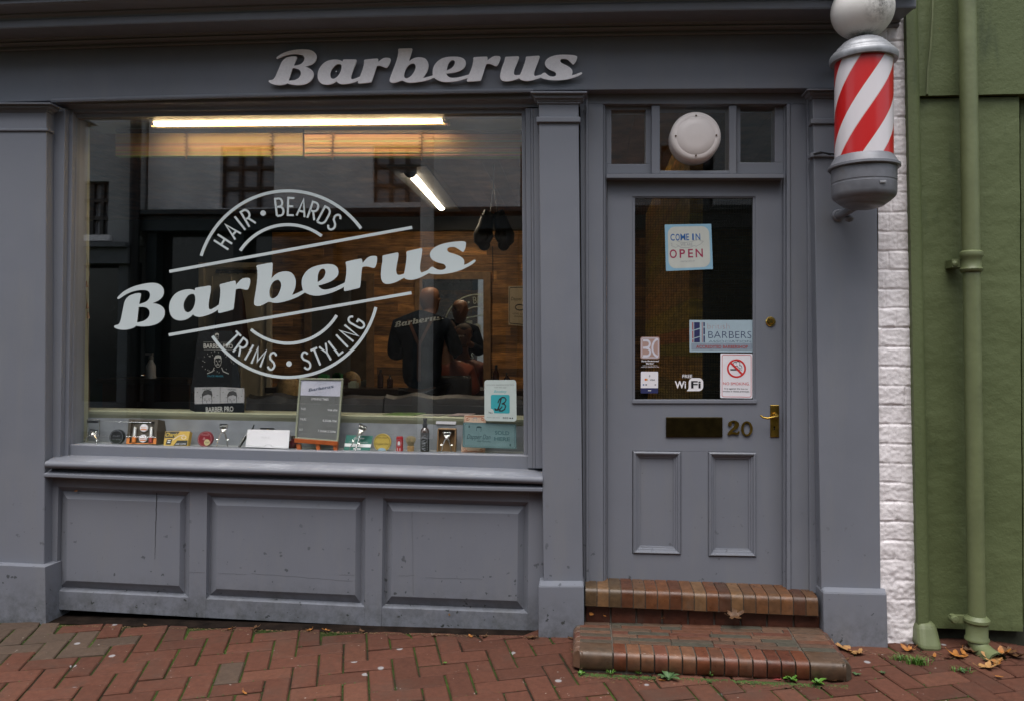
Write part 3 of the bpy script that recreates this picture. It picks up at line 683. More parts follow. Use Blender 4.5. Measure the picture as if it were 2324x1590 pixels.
for q in (pl1, pl2):
    mb = MB()
    rings = [(0, YD + .010), (1.5, YD - .004), (4.5, YD - .009), (7.5, YD - .006), (9, YD + .002), (12, YD + .004), (13.5, YD + .010), (17, YD + .012), (17.5, YD + .017)]
    V = []
    for d, yy in rings:
        V += [Vector((W(*p, YD).x, yy, W(*p, YD).z)) for p in shrink(q, d)]
    F_ = []
    for i in range(len(rings) - 1):
        for k in range(4): F_.append((i * 4 + k, i * 4 + (k + 1) % 4, (i + 1) * 4 + (k + 1) % 4, (i + 1) * 4 + k))
    i = len(rings) - 1; F_.append(tuple(i * 4 + k for k in range(4)))
    mb.add(V, F_); mb.build('door_panel', PAINT, door)
mb = MB()
for a, b, c, d in ((1435, 445.5, 1714.5, 449), (1435, 906, 1717.8, 914.5)): mb.pr(a, b, c, d, YD - .008 if b > 800 else YD + .004, YD + .03)
mb.pr(1435, 449, 1441, 906, YD + .004, YD + .03); mb.pr(1709, 449, 1714.5, 906, YD + .004, YD + .03)
mb.build('glazing_bead', PAINT, door, bev=.002)
mb = MB(); mb.pr(1439, 447, 1711, 908, .022, .028); mb.build('door_glass', REED, door)
mb = MB(); mb.pr(1439, 447, 1711, 908, .0165, .0175); mb.build('outer_glass', GLASS2, door)
mb = MB(); mb.pr(1511.5, 945.5, 1640, 991, -.009, .001)
mb.build('letter_plate', M('tarnished_dark_brass', (.035, .025, .008), .3, .8, .3, 30), door, bev=.003)
# numerals 2 and 0
nmap = lambda u, v, d: W(1650.5 + u, 953.5 + v, -.001) + Vector((0, -d, 0))
two = smooth_contour([(1.5, 9), (3, 3.5), (8, .3), (15, -.8), (22, 1.2), (26, 6), (25.5, 12), (21, 17.5), (14, 22), (11, 25.5), (16, 25.2), (21, 26.5), (24, 25), (25.5, 22.5), (27, 23), (26.5, 29), (23.5, 31.5), (18, 31), (11, 30), (5, 32.2), (1, 32.3), (.6, 29), (3.5, 24), (9, 19), (14, 14), (16.2, 8.5), (15, 3.8), (11.5, 2.6), (8.8, 4), (9.6, 7), (9.2, 10.5), (5.5, 12.3), (2.5, 11.5)])
mb = MB(); fill(mb, [two], nmap, .008); mb.build('house_number', BRASS, door)
mb = MB(); fill(mb, [arc(44, 17.8, 13, 17, 0, 350, 35), arc(44, 17.8, 7.4, 13.2, 0, 350, 35)], nmap, .008); mb.build('house_number', BRASS, door)
# handle plate + lever
mb = MB(); mb.pr(1748.3, 918, 1768.5, 991, -.006, .001); hp = mb.build('handle_plate', BRASS, door, bev=.0025)
mb = MB(); c = W(1759, 942, -.01)
mb.lathe(c, [(0, -.02), (.012, -.018), (.013, -.004), (.016, .006)], 16, 'Y')
mb.tube([c + Vector((0, -.018, 0)), c + Vector((0, -.042, 0)), c + Vector((-.018, -.05, -.004)), c + Vector((-.045, -.05, -.010)), c + Vector((-.066, -.047, -.006)), c + Vector((-.078, -.044, .004))], [.007, .0065, .006, .005, .0045, .004], 10)
mb.build('lever', BRASS, hp if False else door, smooth=True)
mb = MB(); k = W(1757.5, 968, -.0065); mb.lathe(k, [(0, 0), (.0045, 0)], 12, 'Y'); mb.add([k + Vector((-.002, 0, 0)), k + Vector((.002, 0, 0)), k + Vector((.003, 0, -.013)), k + Vector((-.003, 0, -.013))], [(0, 1, 2, 3)])
mb.build('keyhole', DARK, door)
mb = MB(); c = W(1748.5, 730, -.0)
mb.lathe(c, [(.023, 0), (.023, -.005), (.019, -.009), (.013, -.0095), (.012, -.007), (.010, -.0105), (0, -.0105)], 24, 'Y'); mb.build('cylinder_lock', M('bright_brass', (.75, .52, .14), .22, 1, .1), door, smooth=True)
# ---- steps
def brickstep(name, label, group=None):
    pass
BC = [(.23, .075, .035), (.26, .10, .05), (.17, .055, .03), (.30, .14, .075), (.21, .09, .05), (.14, .05, .03), (.25, .085, .04), (.16, .085, .05)]
rs = random.Random(11)
steps = thing('door_step', (W(1600, 1470, -.3).x, -.3, ground_z(W(1600, 1470, -.3).x, -.3)), 'two brick door steps with rounded glazed brick edges below the shop door', 'steps')
def bull(mb, x0, x1, prof, col):
    vs = [(x0, y, z) for y, z in prof] + [(x1, y, z) for y, z in prof]; m = len(prof)
    mb.add(vs, [(k, (k + 1) % m, m + (k + 1) % m, m + k) for k in range(m)] + [tuple(range(m))[::-1], tuple(m + k for k in range(m))], col)
# upper course: 19 header bricks under the door
yf = -.165
zl0, zl1 = W(1328, 1330, -.14), W(1858, 1352, -.14)
mbb = MB(); nb = 19
x0 = W(1328, 1340, yf).x; x1 = W(1858, 1360, yf).x
zt0 = W(1328, 1325, -.10).z; zt1 = W(1858, 1345, -.10).z
zt = (zt0 + zt1) / 2; z_t = lambda x: lerp(W(1328, 1338.5, yf).z, W(1858, 1361, yf).z, (x - x0) / (x1 - x0)) 
hb = (W(1600, 1350, yf).z - W(1600, 1388, yf).z)
for i in range(nb):
    a = lerp(x0, x1, i / nb) + .0022; b = lerp(x0, x1, (i + 1) / nb) - .0022; zz = z_t((a + b) / 2) + rs.uniform(-.001, .001) + .012
    pr = [(.05, zz + .006), (yf + .04, zz)] + [(yf + .028 - .028 * math.sin(R(t)), zz - .028 + .028 * math.cos(R(t))) for t in (15, 35, 55, 75, 90)] + [(yf, zz - .028 - hb * .72), (yf + .01, zz - .028 - hb * .76), (.05, zz - .028 - hb * .76)]
    bull(mbb, a, b, pr, tuple(q * w_ for w_, q in zip((.50, .58, .50), rs.choice(BC))))
mbb.build('step_nosing', BRK, steps, smooth=True)
mb = MB(); MORT = M('grey_mortar', (.085, .072, .058), .95, var=.25, vs=20, bmp=.6, bs=90)
pr = [(.05, -.002), (yf + .04, -.005), (yf + .012, -.014), (yf + .005, -.036), (yf + .005, -.03 - hb * .74), (.05, -.03 - hb * .74)]
vs = [(x0, y, z_t(x0) + .012 + z) for y, z in pr] + [(x1, y, z_t(x1) + .012 + z) for y, z in pr]; m = len(pr)
mb.add(vs, [(k, (k + 1) % m, m + (k + 1) % m, m + k) for k in range(m)] + [tuple(range(m))[::-1], tuple(m + k for k in range(m))])
mb.build('mortar_bed', MORT, steps)
# riser bricks between
yr = -.125; mb = MB(); x0r, x1r = W(1328, 1400, yr).x, W(1862, 1415, yr).x
for i in range(9):
    a = lerp(x0r, x1r, i / 9) + .004; b = lerp(x0r, x1r, (i + 1) / 9) - .004
    f_ = rs.uniform(.5, .8)
    mb.box(a, b, yr, .05, z_t(a) - .03 - hb * .8 - .11, z_t(a) - .026 - hb * .74, tuple(c * f_ for c in (.15, .05, .03)))
mb.build('riser', BRK, steps, bev=.003)
mb = MB(); mb.box(x0r, x1r, yr + .006, .05, z_t(x0r) - .22, z_t(x0r) - .04 - hb * .7); mb.build('riser_mortar', MORT, steps)
# lower step: tread surface and rounded edges.  corner survey: back left, back right, front left, front right
yb_, yfr = -.13, -.56
BL = W(1316, 1409, yb_); BR = W(1860, 1423, yb_); FL = W(1316, 1478, yfr); FR = W(1921, 1507, yfr)
def tread(u, v, dz=0):   # u along, v 0 back 1 front
    a = BL * (1 - u) + BR * u; b = FL * (1 - u) + FR * u; p = a * (1 - v) + b * v
    return Vector((p.x, p.y, p.z + dz))
mb = MB(); LW = (FR - FL).length
hfr = .074
def front_brick(u0, u1, col):
    vs = []; pr_n = []
    for u in (u0, u1):
        f = tread(u, 1); bk = tread(u, .70)
        P_ = [bk + Vector((0, 0, -.05)), bk]
        for t in (0, 20, 40, 60, 80, 95): P_.append(Vector((f.x, f.y + .026 - .026 * math.sin(R(t)) - .0, f.z - .026 + .026 * math.cos(R(t)) + .002)))
        P_ += [Vector((f.x, f.y + .002, f.z - hfr + .012)), Vector((f.x, f.y + .012, f.z - hfr)), Vector((f.x, bk.y, f.z - hfr))]
        vs += P_; m = len(P_)
    mb.add(vs, [(k, (k + 1) % m, m + (k + 1) % m, m + k) for k in range(m)] + [tuple(range(m))[::-1], tuple(m + k for k in range(m))], col)
g = .0032 / LW
us = [0, .128] + [.128 + (.868 - .128) * i / 14 for i in range(1, 14)] + [.868, 1.0]
for i in range(len(us) - 1): front_brick(us[i] + (g if i else 0), us[i + 1] - (g if i < len(us) - 2 else 0), tuple(q * .50 for q in rs.choice(BC[:5] + [(.27, .10, .06)])) if 0 < i < len(us) - 2 else (.085, .052, .032))
mb.build('step_front_course', BRK, steps, smooth=True)
mb = MB()
def flatbrick(u0, u1, v0, v1, col, h=.0):
    a = [tread(u0, v0, h), tread(u1, v0, h), tread(u1, v1, h), tread(u0, v1, h)]
    mb.add(a + [p + Vector((0, 0, -.05)) for p in a], [(0, 1, 2, 3), (7, 6, 5, 4), (0, 4, 5, 1), (1, 5, 6, 2), (2, 6, 7, 3), (3, 7, 4, 0)], col)
rows = 7; v0 = 0
TC = [tuple(q * .50 for q in c_) for c_ in [(.17, .10, .065), (.22, .09, .05), (.13, .10, .07), (.24, .13, .08), (.20, .075, .045), (.12, .11, .08), (.18, .11, .07)]]
for r_ in range(rows):
    va = .69 * r_ / rows; vb = .69 * (r_ + 1) / rows; u = .13 - (rs.random() * .1)
    flatbrick(.0, .126, va + .006, vb - .006, rs.choice(TC), rs.uniform(0, .001))
    flatbrick(.87, 1.0, va + .006, vb - .006, rs.choice(TC), rs.uniform(0, .001))
    while u < .868:
        w_ = .165 if rs.random() < .8 else .085; ua, ub = max(.131, u), min(.866, u + w_)
        if ub - ua > .02: flatbrick(ua + .002, ub - .002, va + .004, vb - .004, rs.choice(TC), rs.uniform(0, .001))
        u += w_
mb.build('tread', mat_brick('worn_tread_brick', .5), steps, bev=.002)
# left and right rounded edges of the lower step
mb = MB()
mb2 = MB()
for side, u in ((-1, 0), (1, 1)):
    mb = MB()
    for r_ in range(6):
        va, vb = r_ / 6 + .008, (r_ + 1) / 6 - (.0 if r_ == 5 else .004); col = rs.choice(TC[:5])
        vs = []
        for v in (va, vb):
            e = tread(u, v); rr_ = .03; P_ = [e + Vector((-side * .012, 0, 0))]
            for t in (20, 40, 60, 80, 90): P_.append(e + Vector((side * rr_ * math.sin(R(t)), (.030 if (r_ == 5 and v == vb) else 0), -rr_ + rr_ * math.cos(R(t)))))
            P_ += [e + Vector((side * rr_, (.030 if (r_ == 5 and v == vb) else 0), -hfr)), e + Vector((-side * .012, 0, -hfr))]
            vs += P_; m = len(P_)
        mb.add(vs, [(k, (k + 1) % m, m + (k + 1) % m, m + k) for k in range(m)] + [tuple(range(m))[::-1], tuple(m + k for k in range(m))], col)
    mb.build('step_side_course', BRK, steps, smooth=True, bev=.004)
mb = MB(); a = [tread(-.01, 0, -.003), tread(1.01, 0, -.003), tread(1.0, .955, -.004), tread(.0, .955, -.004)]
mb.add(a + [p + Vector((0, 0, -.2)) for p in a], [(0, 1, 2, 3), (7, 6, 5, 4), (0, 4, 5, 1), (1, 5, 6, 2), (2, 6, 7, 3), (3, 7, 4, 0)])
mb.build('step_core', MORT, steps)
# ================================================================ NEIGHBOUR: white brick pier, green building
whx0, whx1 = W(1985, 800, -.03).x, W(2055, 50, -.03).x
mb = MB(); NX, NZ = 44, 900; ytop_ = W(2000, -60, -.13).z; ybot_ = W(2050, 1476, -.13).z - .05
rb = random.Random(4); course = .087
wtop = lambda z: 0
xr_ = lambda z: lerp(W(2085, 1470, -.13).x, W(2055, 50, -.13).x, (z - W(2085, 1470, -.13).z) / (W(2055, 50, -.13).z - W(2085, 1470, -.13).z))
offs = [rb.random() for _ in range(80)]; disp = {}
for j in range(NZ + 1):
    z = ybot_ + (ytop_ - ybot_) * j / NZ
    for i in range(NX + 1):
        x = lerp(W(1991, 800, -.12).x, xr_(z), i / NX)
        zc = z + .004 * mnoise.noise(Vector((x * 9, z * 4, 1)))
        row = int(math.floor((zc + 3) / course)); fr = (zc + 3) / course - row; xo = (x + (row % 2) * .055 + offs[row % 80] * .09) / .16; fx = xo - math.floor(xo)
        mj = min(min(fr, 1 - fr) * course, min(fx, 1 - fx) * .16 + .003) ; dep = .0
        low = max(0, min(1, (.62 - z) / .25))
        d_ = max(0, 1 - mj / .0085) ** .8 * .0055 * (1 - .5 * low) * (.75 + .9 * mnoise.noise(Vector((x * 12, z * 12, 5))))
        key = (row, math.floor(xo)); disp.setdefault(key, rb.uniform(-.002, .002))
        rough = .002 * mnoise.noise(Vector((x * 60, 0, z * 60))) + .002 * mnoise.noise(Vector((x * 25, 0, z * 25))) + (.0018 + .0045 * low) * mnoise.noise(Vector((x * 14, 3, z * 18)))
        rough += low * .003 * mnoise.noise(Vector((x * 45, 3, z * 45)))
        edge = .012 * max(0, (i / NX - .93) / .07) ** 2
        mb.v.append(Vector((x + (.004 * mnoise.noise(Vector((0, 2, z * 30))) if i == NX else 0), -.135 + d_ + disp[key] * (1 - low) + rough + edge, z)))
for j in range(NZ):
    for i in range(NX): mb.f.append([j * (NX + 1) + i, j * (NX + 1) + i + 1, (j + 1) * (NX + 1) + i + 1, (j + 1) * (NX + 1) + i]); mb.c.append(None); mb.mi.append(0)
n0 = len(mb.v)
for j in range(NZ + 1): p = mb.v[j * (NX + 1) + NX]; mb.v.append(Vector((p.x, .12, p.z)))
for j in range(NZ): mb.f.append([j * (NX + 1) + NX, n0 + j, n0 + j + 1, (j + 1) * (NX + 1) + NX]); mb.c.append(None); mb.mi.append(0)
mb.build('brick_pier', WBR, None, smooth=True, label='white painted brick pier between the grey shop and the green wall', cat='brick pier', shadeangle=60)
gb = thing('green_building', (W(2250, 1480, 0).x, 0, W(2250, 1480, 0).z), 'green rendered building with green drainpipes right of the white pier', 'building')
mb = MB(); YG = -.10
X = lambda px, py=800, y=YG: W(px, py, y).x
Z = lambda px, py, y=YG: W(px, py, y).z
def wall_patch(mb, x0, x1, z0, z1, yf, yb, nx, nz, amp=.004, seed=0):
    base = len(mb.v)
    for j in range(nz + 1):
        for i in range(nx + 1):
            x = lerp(x0, x1, i / nx); z = lerp(z0, z1, j / nz)
            mb.v.append(Vector((x, yf + amp * mnoise.noise(Vector((x * 7, seed, z * 5))) + amp * .5 * mnoise.noise(Vector((x * 28, seed, z * 28))), z)))
    for j in range(nz):
        for i in range(nx):
            a = base + j * (nx + 1) + i; mb.f.append([a, a + 1, a + nx + 2, a + nx + 1]); mb.c.append(None); mb.mi.append(0)
    # returns
    for seq in ([base + i for i in range(nx + 1)], [base + nz * (nx + 1) + i for i in range(nx + 1)], [base + j * (nx + 1) for j in range(nz + 1)], [base + j * (nx + 1) + nx for j in range(nz + 1)]):
        b0 = len(mb.v)
        for q in seq: p = mb.v[q]; mb.v.append(Vector((p.x, yb, p.z)))
        for k in range(len(seq) - 1): mb.f.append([seq[k], seq[k + 1], b0 + k + 1, b0 + k]); mb.c.append(None); mb.mi.append(0)
xg0 = W(2056, 400, -.13).x; xg1 = W(2317, 800, YG).x
wall_patch(mb, xg0, xg1, Z(2200, 1427), Z(2200, 222), YG, .3, 30, 180)
wall_patch(mb, xg1 + .03, xg1 + 3.5, Z(2200, 1427), Z(2200, 222), YG + .05, .3, 40, 60)
mb.build('lower_wall', GREEN, gb, smooth=True, shadeangle=50)
mb = MB(); wall_patch(mb, xg0, xg1 + 3.5, Z(2200, 219), 6.0, YG - .022, .3, 120, 120)
mb.build('upper_wall', GREEN, gb, smooth=True, shadeangle=50)
mb = MB(); mb.box(xg0, xg1 + 3.5, YG + .04, .35, Z(2200, 1520), Z(2200, 1424))
mb.build('dark_footing', M('damp_dark_footing', (.02, .022, .012), .95, var=.5, vs=15, bmp=1, bs=30), gb)
# corner downpipe casing with splayed foot
mb = MB(); p0, p1 = W(2078, 1418, -.15), W(2056, 60, -.15)
def casing(z): t = (z - p0.z) / (p1.z - p0.z); return lerp(W(2083, 1412, -.16).x, W(2056, 60, -.16).x, t), lerp(W(2125, 1412, -.16).x, W(2098, 60, -.16).x, t)
vs = []; zz = [p0.z + .004 + (6.0 - p0.z) * i / 12 for i in range(13)]; m = 9
for z in zz:
    a, b = casing(z); w2 = (b - a)
    vs += [(a, .0, z), (a, -.165, z)] + [(a + w2 * .35 + w2 * .5 * math.sin(R(t)), -.165 + .055 * (1 - math.cos(R(t))), z) for t in (0, 25, 45, 65, 80, 90)] + [(b, .0, z)]
fs = [(i * m + k, i * m + (k + 1) % m, (i + 1) * m + (k + 1) % m, (i + 1) * m + k) for i in range(12) for k in range(m)]
mb.add(vs, fs); mb.add([vs[k] for k in range(m)], [tuple(range(m))])
mb.build('corner_casing', GREEN, gb, smooth=True, shadeangle=50)
mb = MB(); t = [W(2083, 1411, -.175), W(2127, 1411, -.165), W(2146, 1484, -.22), W(2088, 1480, -.23)]
mb.hexa(t, [(t[0].x, .05, t[0].z), (t[1].x, .05, t[1].z), (t[2].x, -.05, t[2].z), (t[3].x, -.05, t[3].z)]); mb.build('splayed_foot', M('green_pipe_paint', (.125, .148, .068), .5, var=.15, vs=8, bmp=.5, bs=40), gb, bev=.03, segs=4)
PIPE = MC['green_pipe_paint']
# the round downpipe
dp = thing('downpipe', tuple(W(2220, 1500, -.2)), 'round green cast iron downpipe down the green wall', 'drainpipe')
yp = -.185
def pc(py): return W(lerp(2195, 2217, py / 1412.), py, yp)
rp = .0385
mb = MB(); mb.tube([pc(-40) + Vector((0, 0, 3.)), pc(-40), pc(300), pc(590)], rp * .96, 24); mb.tube([pc(590), pc(900), pc(1430)], rp * .92, 24)
mb.build('pipe', PIPE, dp, smooth=True)
mb = MB(); c = pc(588)
mb.lathe(c, [(rp, -.06), (rp * 1.16, -.055), (rp * 1.22, -.045), (rp * 1.05, -.035), (rp * 1.05, .0), (rp * 1.2, .008), (rp * 1.25, .02), (rp * 1.2, .03), (rp, .036)], 28)
mb.box(c.x - .075, c.x - .02, yp + .015, yp + .08, c.z - .035, c.z + .0); mb.lathe(c + Vector((-.062, .03, -.018)), [(0, -.024), (.012, -.02), (.013, 0)], 10, 'Y')
mb.build('socket', PIPE, dp, smooth=True)
mb = MB(); c = pc(1424)
mb.lathe(c, [(rp, .055), (rp * 1.12, .05), (rp * 1.35, .04), (rp * 1.35, .028), (rp * 1.14, .02), (rp * 1.14, -.035), (rp * 1.28, -.042), (rp * 1.28, -.052), (rp * 1.0, -.058)], 28)
mb.box(c.x - .10, c.x - .03, yp + .02, yp + .04, c.z + .012, c.z + .045); mb.lathe(c + Vector((-.085, .018, .028)), [(0, -.01), (.014, -.008), (.018, 0), (.018, .03)], 14, 'Y')
mb.build('socket', PIPE, dp, smooth=True)
c = pc(1440); e = [c + Vector((0, 0, .01)), c + Vector((0, -.002, -.03)), c + Vector((.007, -.024, -.056)), c + Vector((.018, -.070, -.072)), c + Vector((.028, -.115, -.077))]
mb = MB(); mb.tube(e, [rp, rp, rp * 1.02, rp * 1.1, rp * 1.15], 24, cap=False); mb.tube([p + Vector((0, 0, 0)) for p in e[::-1]], [rp * .98, rp * .95, rp * .9, rp * .9, rp * .9], 24, cap=False)
mb.build('shoe', PIPE, dp, smooth=True)
mb = MB(); mb.tube([e[3] + (e[4] - e[3]) * .3, e[3] + (e[4] - e[3]) * .35], rp * .93, 24); mb.build('pipe_mouth', DARK, dp)  # dark disc inset in the shoe, standing in for the shade inside
# thin cable on the green wall
mb = MB(); mb.tube([W(2118, -20, -.142), W(2116, 50, -.142), W(2112, 110, -.142), W(2106, 160, -.142), W(2104, 214, -.142), W(2104, 218, -.11)], .005, 6)
mb.build('cable', PIPE, None, smooth=True, label='thin green painted cable running down the wall corner by the pier', cat='cable')
# ================================================================ SIGN LETTERING ON THE FASCIA
base = W(966 * 1.0, 195, YF)
sg = thing('sign_lettering', (base.x, YF, base.z - .06), 'raised brushed metal script lettering reading Barberus across the grey fascia', 'shop sign')
LETM = M('brushed_aluminium_letters', (.95, .92, .94), .5, .0, .05, 90, .15, 200)
for g in GLY:
    mb = MB(); fill(mb, [[(p[0] * SC, p[1] * SC) for p in c] for c in g], lambda u, v, d: W(u, v, YF - .026) + Vector((0, -d + .003, 0)), .006)
    o = mb.build('letter', LETM, sg)
for px, py in ((655, 160), (700, 170), (765, 165), (830, 160), (920, 150), (1010, 160), (1100, 160), (1190, 150), (1270, 150)):
    mb = MB(); mb.lathe(W(px, py, YF - .0125), [(.003, -.014), (.003, .014)], 8, 'Y'); mb.build('stand_off', CHROME, sg)
# ================================================================ VINYL LOGO ON THE WINDOW
YV = -.0046
vn = thing('window_logo', tuple(W(680, 870, YV)), 'large white vinyl badge reading Barberus with hair, beards, trims and styling', 'window lettering')
def vmap(u, v, d):
    X_ = (u * 578 + 1118) / 1.8742 + 370; Y_ = (v * 578 + 625) / 1.8742 + 620
    return W(X_ * SC, Y_ * SC, YV) + Vector((0, -d, 0))
mb = MB(); badge(mb, vmap); mb.build('badge', VINYL, vn)
mbs = [MB() for _i in range(6)]; badge_words(mbs, vmap)
for m_, n_ in zip(mbs, ('word', 'word', 'word', 'word', 'dot', 'dot')): m_.build(n_, VINYL, vn)
# ================================================================ DOOR STICKERS
YDS = .0155
def sign(name, c4, y, label, cat='sign', t=.0012, mat=WHITE, rr=0, group=None):
    f = Frame(c4, y); b = f.pt(.5, 1)
    s_ = thing(name, tuple(b), label, cat, group)
    mb = MB()
    if rr: fill(mb, [rrect(0, 0, 1, 1, rr, f.w / f.h)], lambda u, v, d: f.pt(u, v, d), t)
    else: f.slab(mb, t, off=t)
    mb.build('backing', mat, s_)
    return f, s_, t
BLUE = flat('ink_blue', (.02, .10, .30)); NAVY = flat('ink_navy', (.018, .022, .09)); RED = flat('ink_red', (.55, .03, .03)); MAROON = flat('ink_maroon', (.28, .02, .07))
INK = flat('ink_black', (.02, .02, .022)); GREYINK = flat('ink_grey', (.25, .26, .28)); SKY = flat('ink_sky_blue', (.22, .40, .52)); WHT = flat('ink_white', (.75, .74, .76))
def art(parent, name, mat, fnc):
    mb = MB(); fnc(mb); return mb.build(name, mat, parent)
# come in we are open
f, s_, t = sign('open_sign', [(1508.5, 510), (1614, 508.5), (1618, 611), (1511.5, 615.5)], YDS - .0, 'square blue bordered paper sign reading COME IN WE ARE OPEN in the door glass', mat=SKY)
art(s_, 'panel', flat('paper_offwhite', (.48, .50, .46)), lambda mb: fill(mb, [rrect(.06, .05, .95, .95, .16, 1, 7)], f.fn(t + .0003)))
def _(mb):
    for ch, u, w_ in (('C', .16, .09), ('O', .27, .09), ('M', .385, .11), ('E', .485, .06), ('I', .60, .035), ('N', .705, .10)): f.text(mb, ch, u, .275, .15, w_, off=t + .0006, bold=.015)
art(s_, 'lettering', BLUE, _)
def _(mb):
    for ch, u, w_ in (('O', .165, .155), ('P', .36, .12), ('E', .535, .105), ('N', .72, .155)): f.text(mb, ch, u, .63, .19, w_, off=t + .0006, bold=.015)
art(s_, 'lettering', MAROON, _)
def _(mb):
    f.text(mb, 'WE ARE', .455, .44, .07, .26, off=t + .0006)
    ribbon(mb, [(.25, .36), (.33, .39), (.45, .40), (.58, .38), (.66, .35)], .008, f.fn(t + .0006)); ribbon(mb, [(.24, .44), (.33, .50), (.45, .515), (.56, .50), (.62, .47), (.66, .49), (.76, .44), (.82, .38), (.75, .37), (.74, .33), (.66, .36)], .008, f.fn(t + .0006))
    ribbon(mb, [(.30, .47), (.22, .50), (.13, .46), (.15, .42), (.12, .40)], .007, f.fn(t + .0006)); f.text(mb, 'come on in', .47, .80, .035, .3, off=t + .0006, shear=.4)
art(s_, 'lettering', GREYINK, _)
# barbers association
f, s_, t = sign('association_sign', [(1564.5, 726.5), (1708, 726.5), (1708, 799), (1565, 798.5)], YDS, 'pale blue sign reading british BARBERS ASSOCIATION accredited barbershop inside the door glass', mat=flat('paper_pale_blue', (.33, .43, .49)))
art(s_, 'stripe', flat('ink_strip_grey', (.22, .27, .33)), lambda mb: f.slab(mb, .0004, .03, .72, .99, .93, off=t + .0006))
def _(mb):
    for u0, u1, segs_ in ((.075, .165, ((.07, .33, .25), (.40, .60, .52), (.66, .69, .69))),): pass
    a = .0006 + t
    mb.add([f.pt(.075, .07, a), f.pt(.165, .07, a), f.pt(.165, .24, a), f.pt(.075, .30, a)], [(0, 1, 2, 3)])
    mb.add([f.pt(.075, .33, a), f.pt(.165, .28, a), f.pt(.165, .50, a), f.pt(.075, .555, a)], [(0, 1, 2, 3)])
    mb.add([f.pt(.075, .585, a), f.pt(.165, .53, a), f.pt(.165, .70, a), f.pt(.075, .70, a)], [(0, 1, 2, 3)])
    for v0, v1 in ((.07, .20), (.24, .45), (.49, .70)): mb.add([f.pt(.222, v0, a), f.pt(.245, v0, a), f.pt(.245, v1, a), f.pt(.222, v1, a)], [(0, 1, 2, 3)])
    f.text(mb, 'BARBERS', .64, .45, .235, .68, off=a, bold=-.018); f.text(mb, 'ASSOCIATION', .64, .665, .07, .67, off=a, bold=-.02)
art(s_, 'lettering', NAVY, _)
def _(mb):
    a = .0006 + t
    for v0, v1 in ((.07, .31), (.34, .58), (.61, .70)): mb.add([f.pt(.043, v0, a), f.pt(.062, v0, a), f.pt(.062, v1, a), f.pt(.043, v1, a)], [(0, 1, 2, 3)])
    mb.add([f.pt(.198, .07, a), f.pt(.208, .07, a), f.pt(.208, .70, a), f.pt(.198, .70, a)], [(0, 1, 2, 3)])
    f.text(mb, 'ACCREDITED BARBERSHOP', .515, .83, .095, .82, off=.0012 + t, bold=.02)
art(s_, 'lettering', flat('ink_brick_red', (.30, .06, .06)), _)
def _(mb): f.text(mb, 'british', .46, .18, .19, .35, off=.0006 + t, bold=-.02)
art(s_, 'lettering', flat('ink_rose', (.36, .26, .28)), _)
# no smoking
YO = .0145 - .0005
f, s_, t = sign('no_smoking_sign', [(1635, 801.5), (1707.5, 802), (1707.5, 903), (1634.5, 902)], YO - .003, 'white NO SMOKING sign with red crossed out cigarette at the door glass corner', rr=.03)
asp = f.w / f.h
def _(mb):
    a = t + .0006; fn = f.fn(a); cx, cy, r = .502, .335, .27
    fill(mb, [arc(cx, cy, r + .028, (r + .028) * asp, 0, 352, 44), arc(cx, cy, r - .028, (r - .028) * asp, 0, 352, 44)], fn)
    d_ = r * .72; ribbon(mb, [(cx - d_, cy - d_ * asp), (cx + d_, cy + d_ * asp)], .055, fn, d=.0003)
    o1 = rrect(.05, .025, .965, .975, .06, asp); o2 = rrect(.062, .035, .953, .965, .05, asp); fill(mb, [o1, o2], fn)
    f.text(mb, 'NO SMOKING.', .5, .672, .066, .82, off=a, bold=.0)
art(s_, 'pictogram', RED, _)
def _(mb):
    a = t + .0005; fn = f.fn(a)
    f.slab(mb, .0002, .31, .348, .52, .378, off=a); f.slab(mb, .0002, .57, .35, .61, .378, off=a); f.slab(mb, .0002, .635, .352, .645, .378, off=a); f.slab(mb, .0002, .665, .352, .675, .378, off=a)
    for P_ in (arc(.46, .235, .06, .045, -60, -260, 10), arc(.55, .225, .06, .05, -190, 40, 10), [(.59, .265), (.65, .27), (.67, .30), (.67, .335)], [(.47, .28), (.53, .275), (.55, .31), (.60, .325), (.635, .34)]): ribbon(mb, P_, .014, fn, d=.0)
    f.text(mb, 'It is against the law to', .49, .785, .034, .72, off=a, bold=.01); f.text(mb, 'smoke in these premises', .49, .845, .034, .82, off=a, bold=.01)
art(s_, 'lettering', INK, _)
# registered barber sticker
f, s_, t = sign('registration_sticker', [(1453.5, 764.5), (1497, 764.5), (1497, 814), (1453.5, 814)], YO - .003, 'small tan sticker with white B and C letters above State Registered Barber', 'sticker', mat=flat('ink_tan', (.36, .24, .21)), rr=.1)
asp = f.w / f.h
def _(mb):
    fn = f.fn(t + .0005)
    ribbon(mb, rrect(.07, .06, .93, .94, .08, asp), .035, fn, closed=True)
    ribbon(mb, [(.13, .16), (.34, .16)] + arc(.34, .32, .15, .16, -90, 90, 8) + [(.13, .50)], .10, fn, d=.0001); ribbon(mb, [(.13, .50), (.34, .50)] + arc(.34, .69, .17, .18, -90, 90, 8) + [(.13, .87)], .10, fn, d=.0002)
    ribbon(mb, arc(.95, .5, .33, .40, 265, 95, 14), .10, fn, d=.0003)
art(s_, 'monogram', flat('ink_pale_lilac', (.56, .55, .62)), _)
def _(mb):
    f.text(mb, 'State Registered', .5, 1.09, .075, .92, off=.0005, shear=.2, bold=.02); f.text(mb, 'Barber', .5, 1.20, .075, .42, off=.0005, shear=.2, bold=.02)
    f.text(mb, 'Qualified in accordance with the', .5, 1.30, .035, .8, off=.0005, bold=.01); f.text(mb, "Hairdressers' (Registration) Act 1964", .5, 1.365, .035, .93, off=.0005, bold=.01)
art(s_, 'lettering', WHT, _)
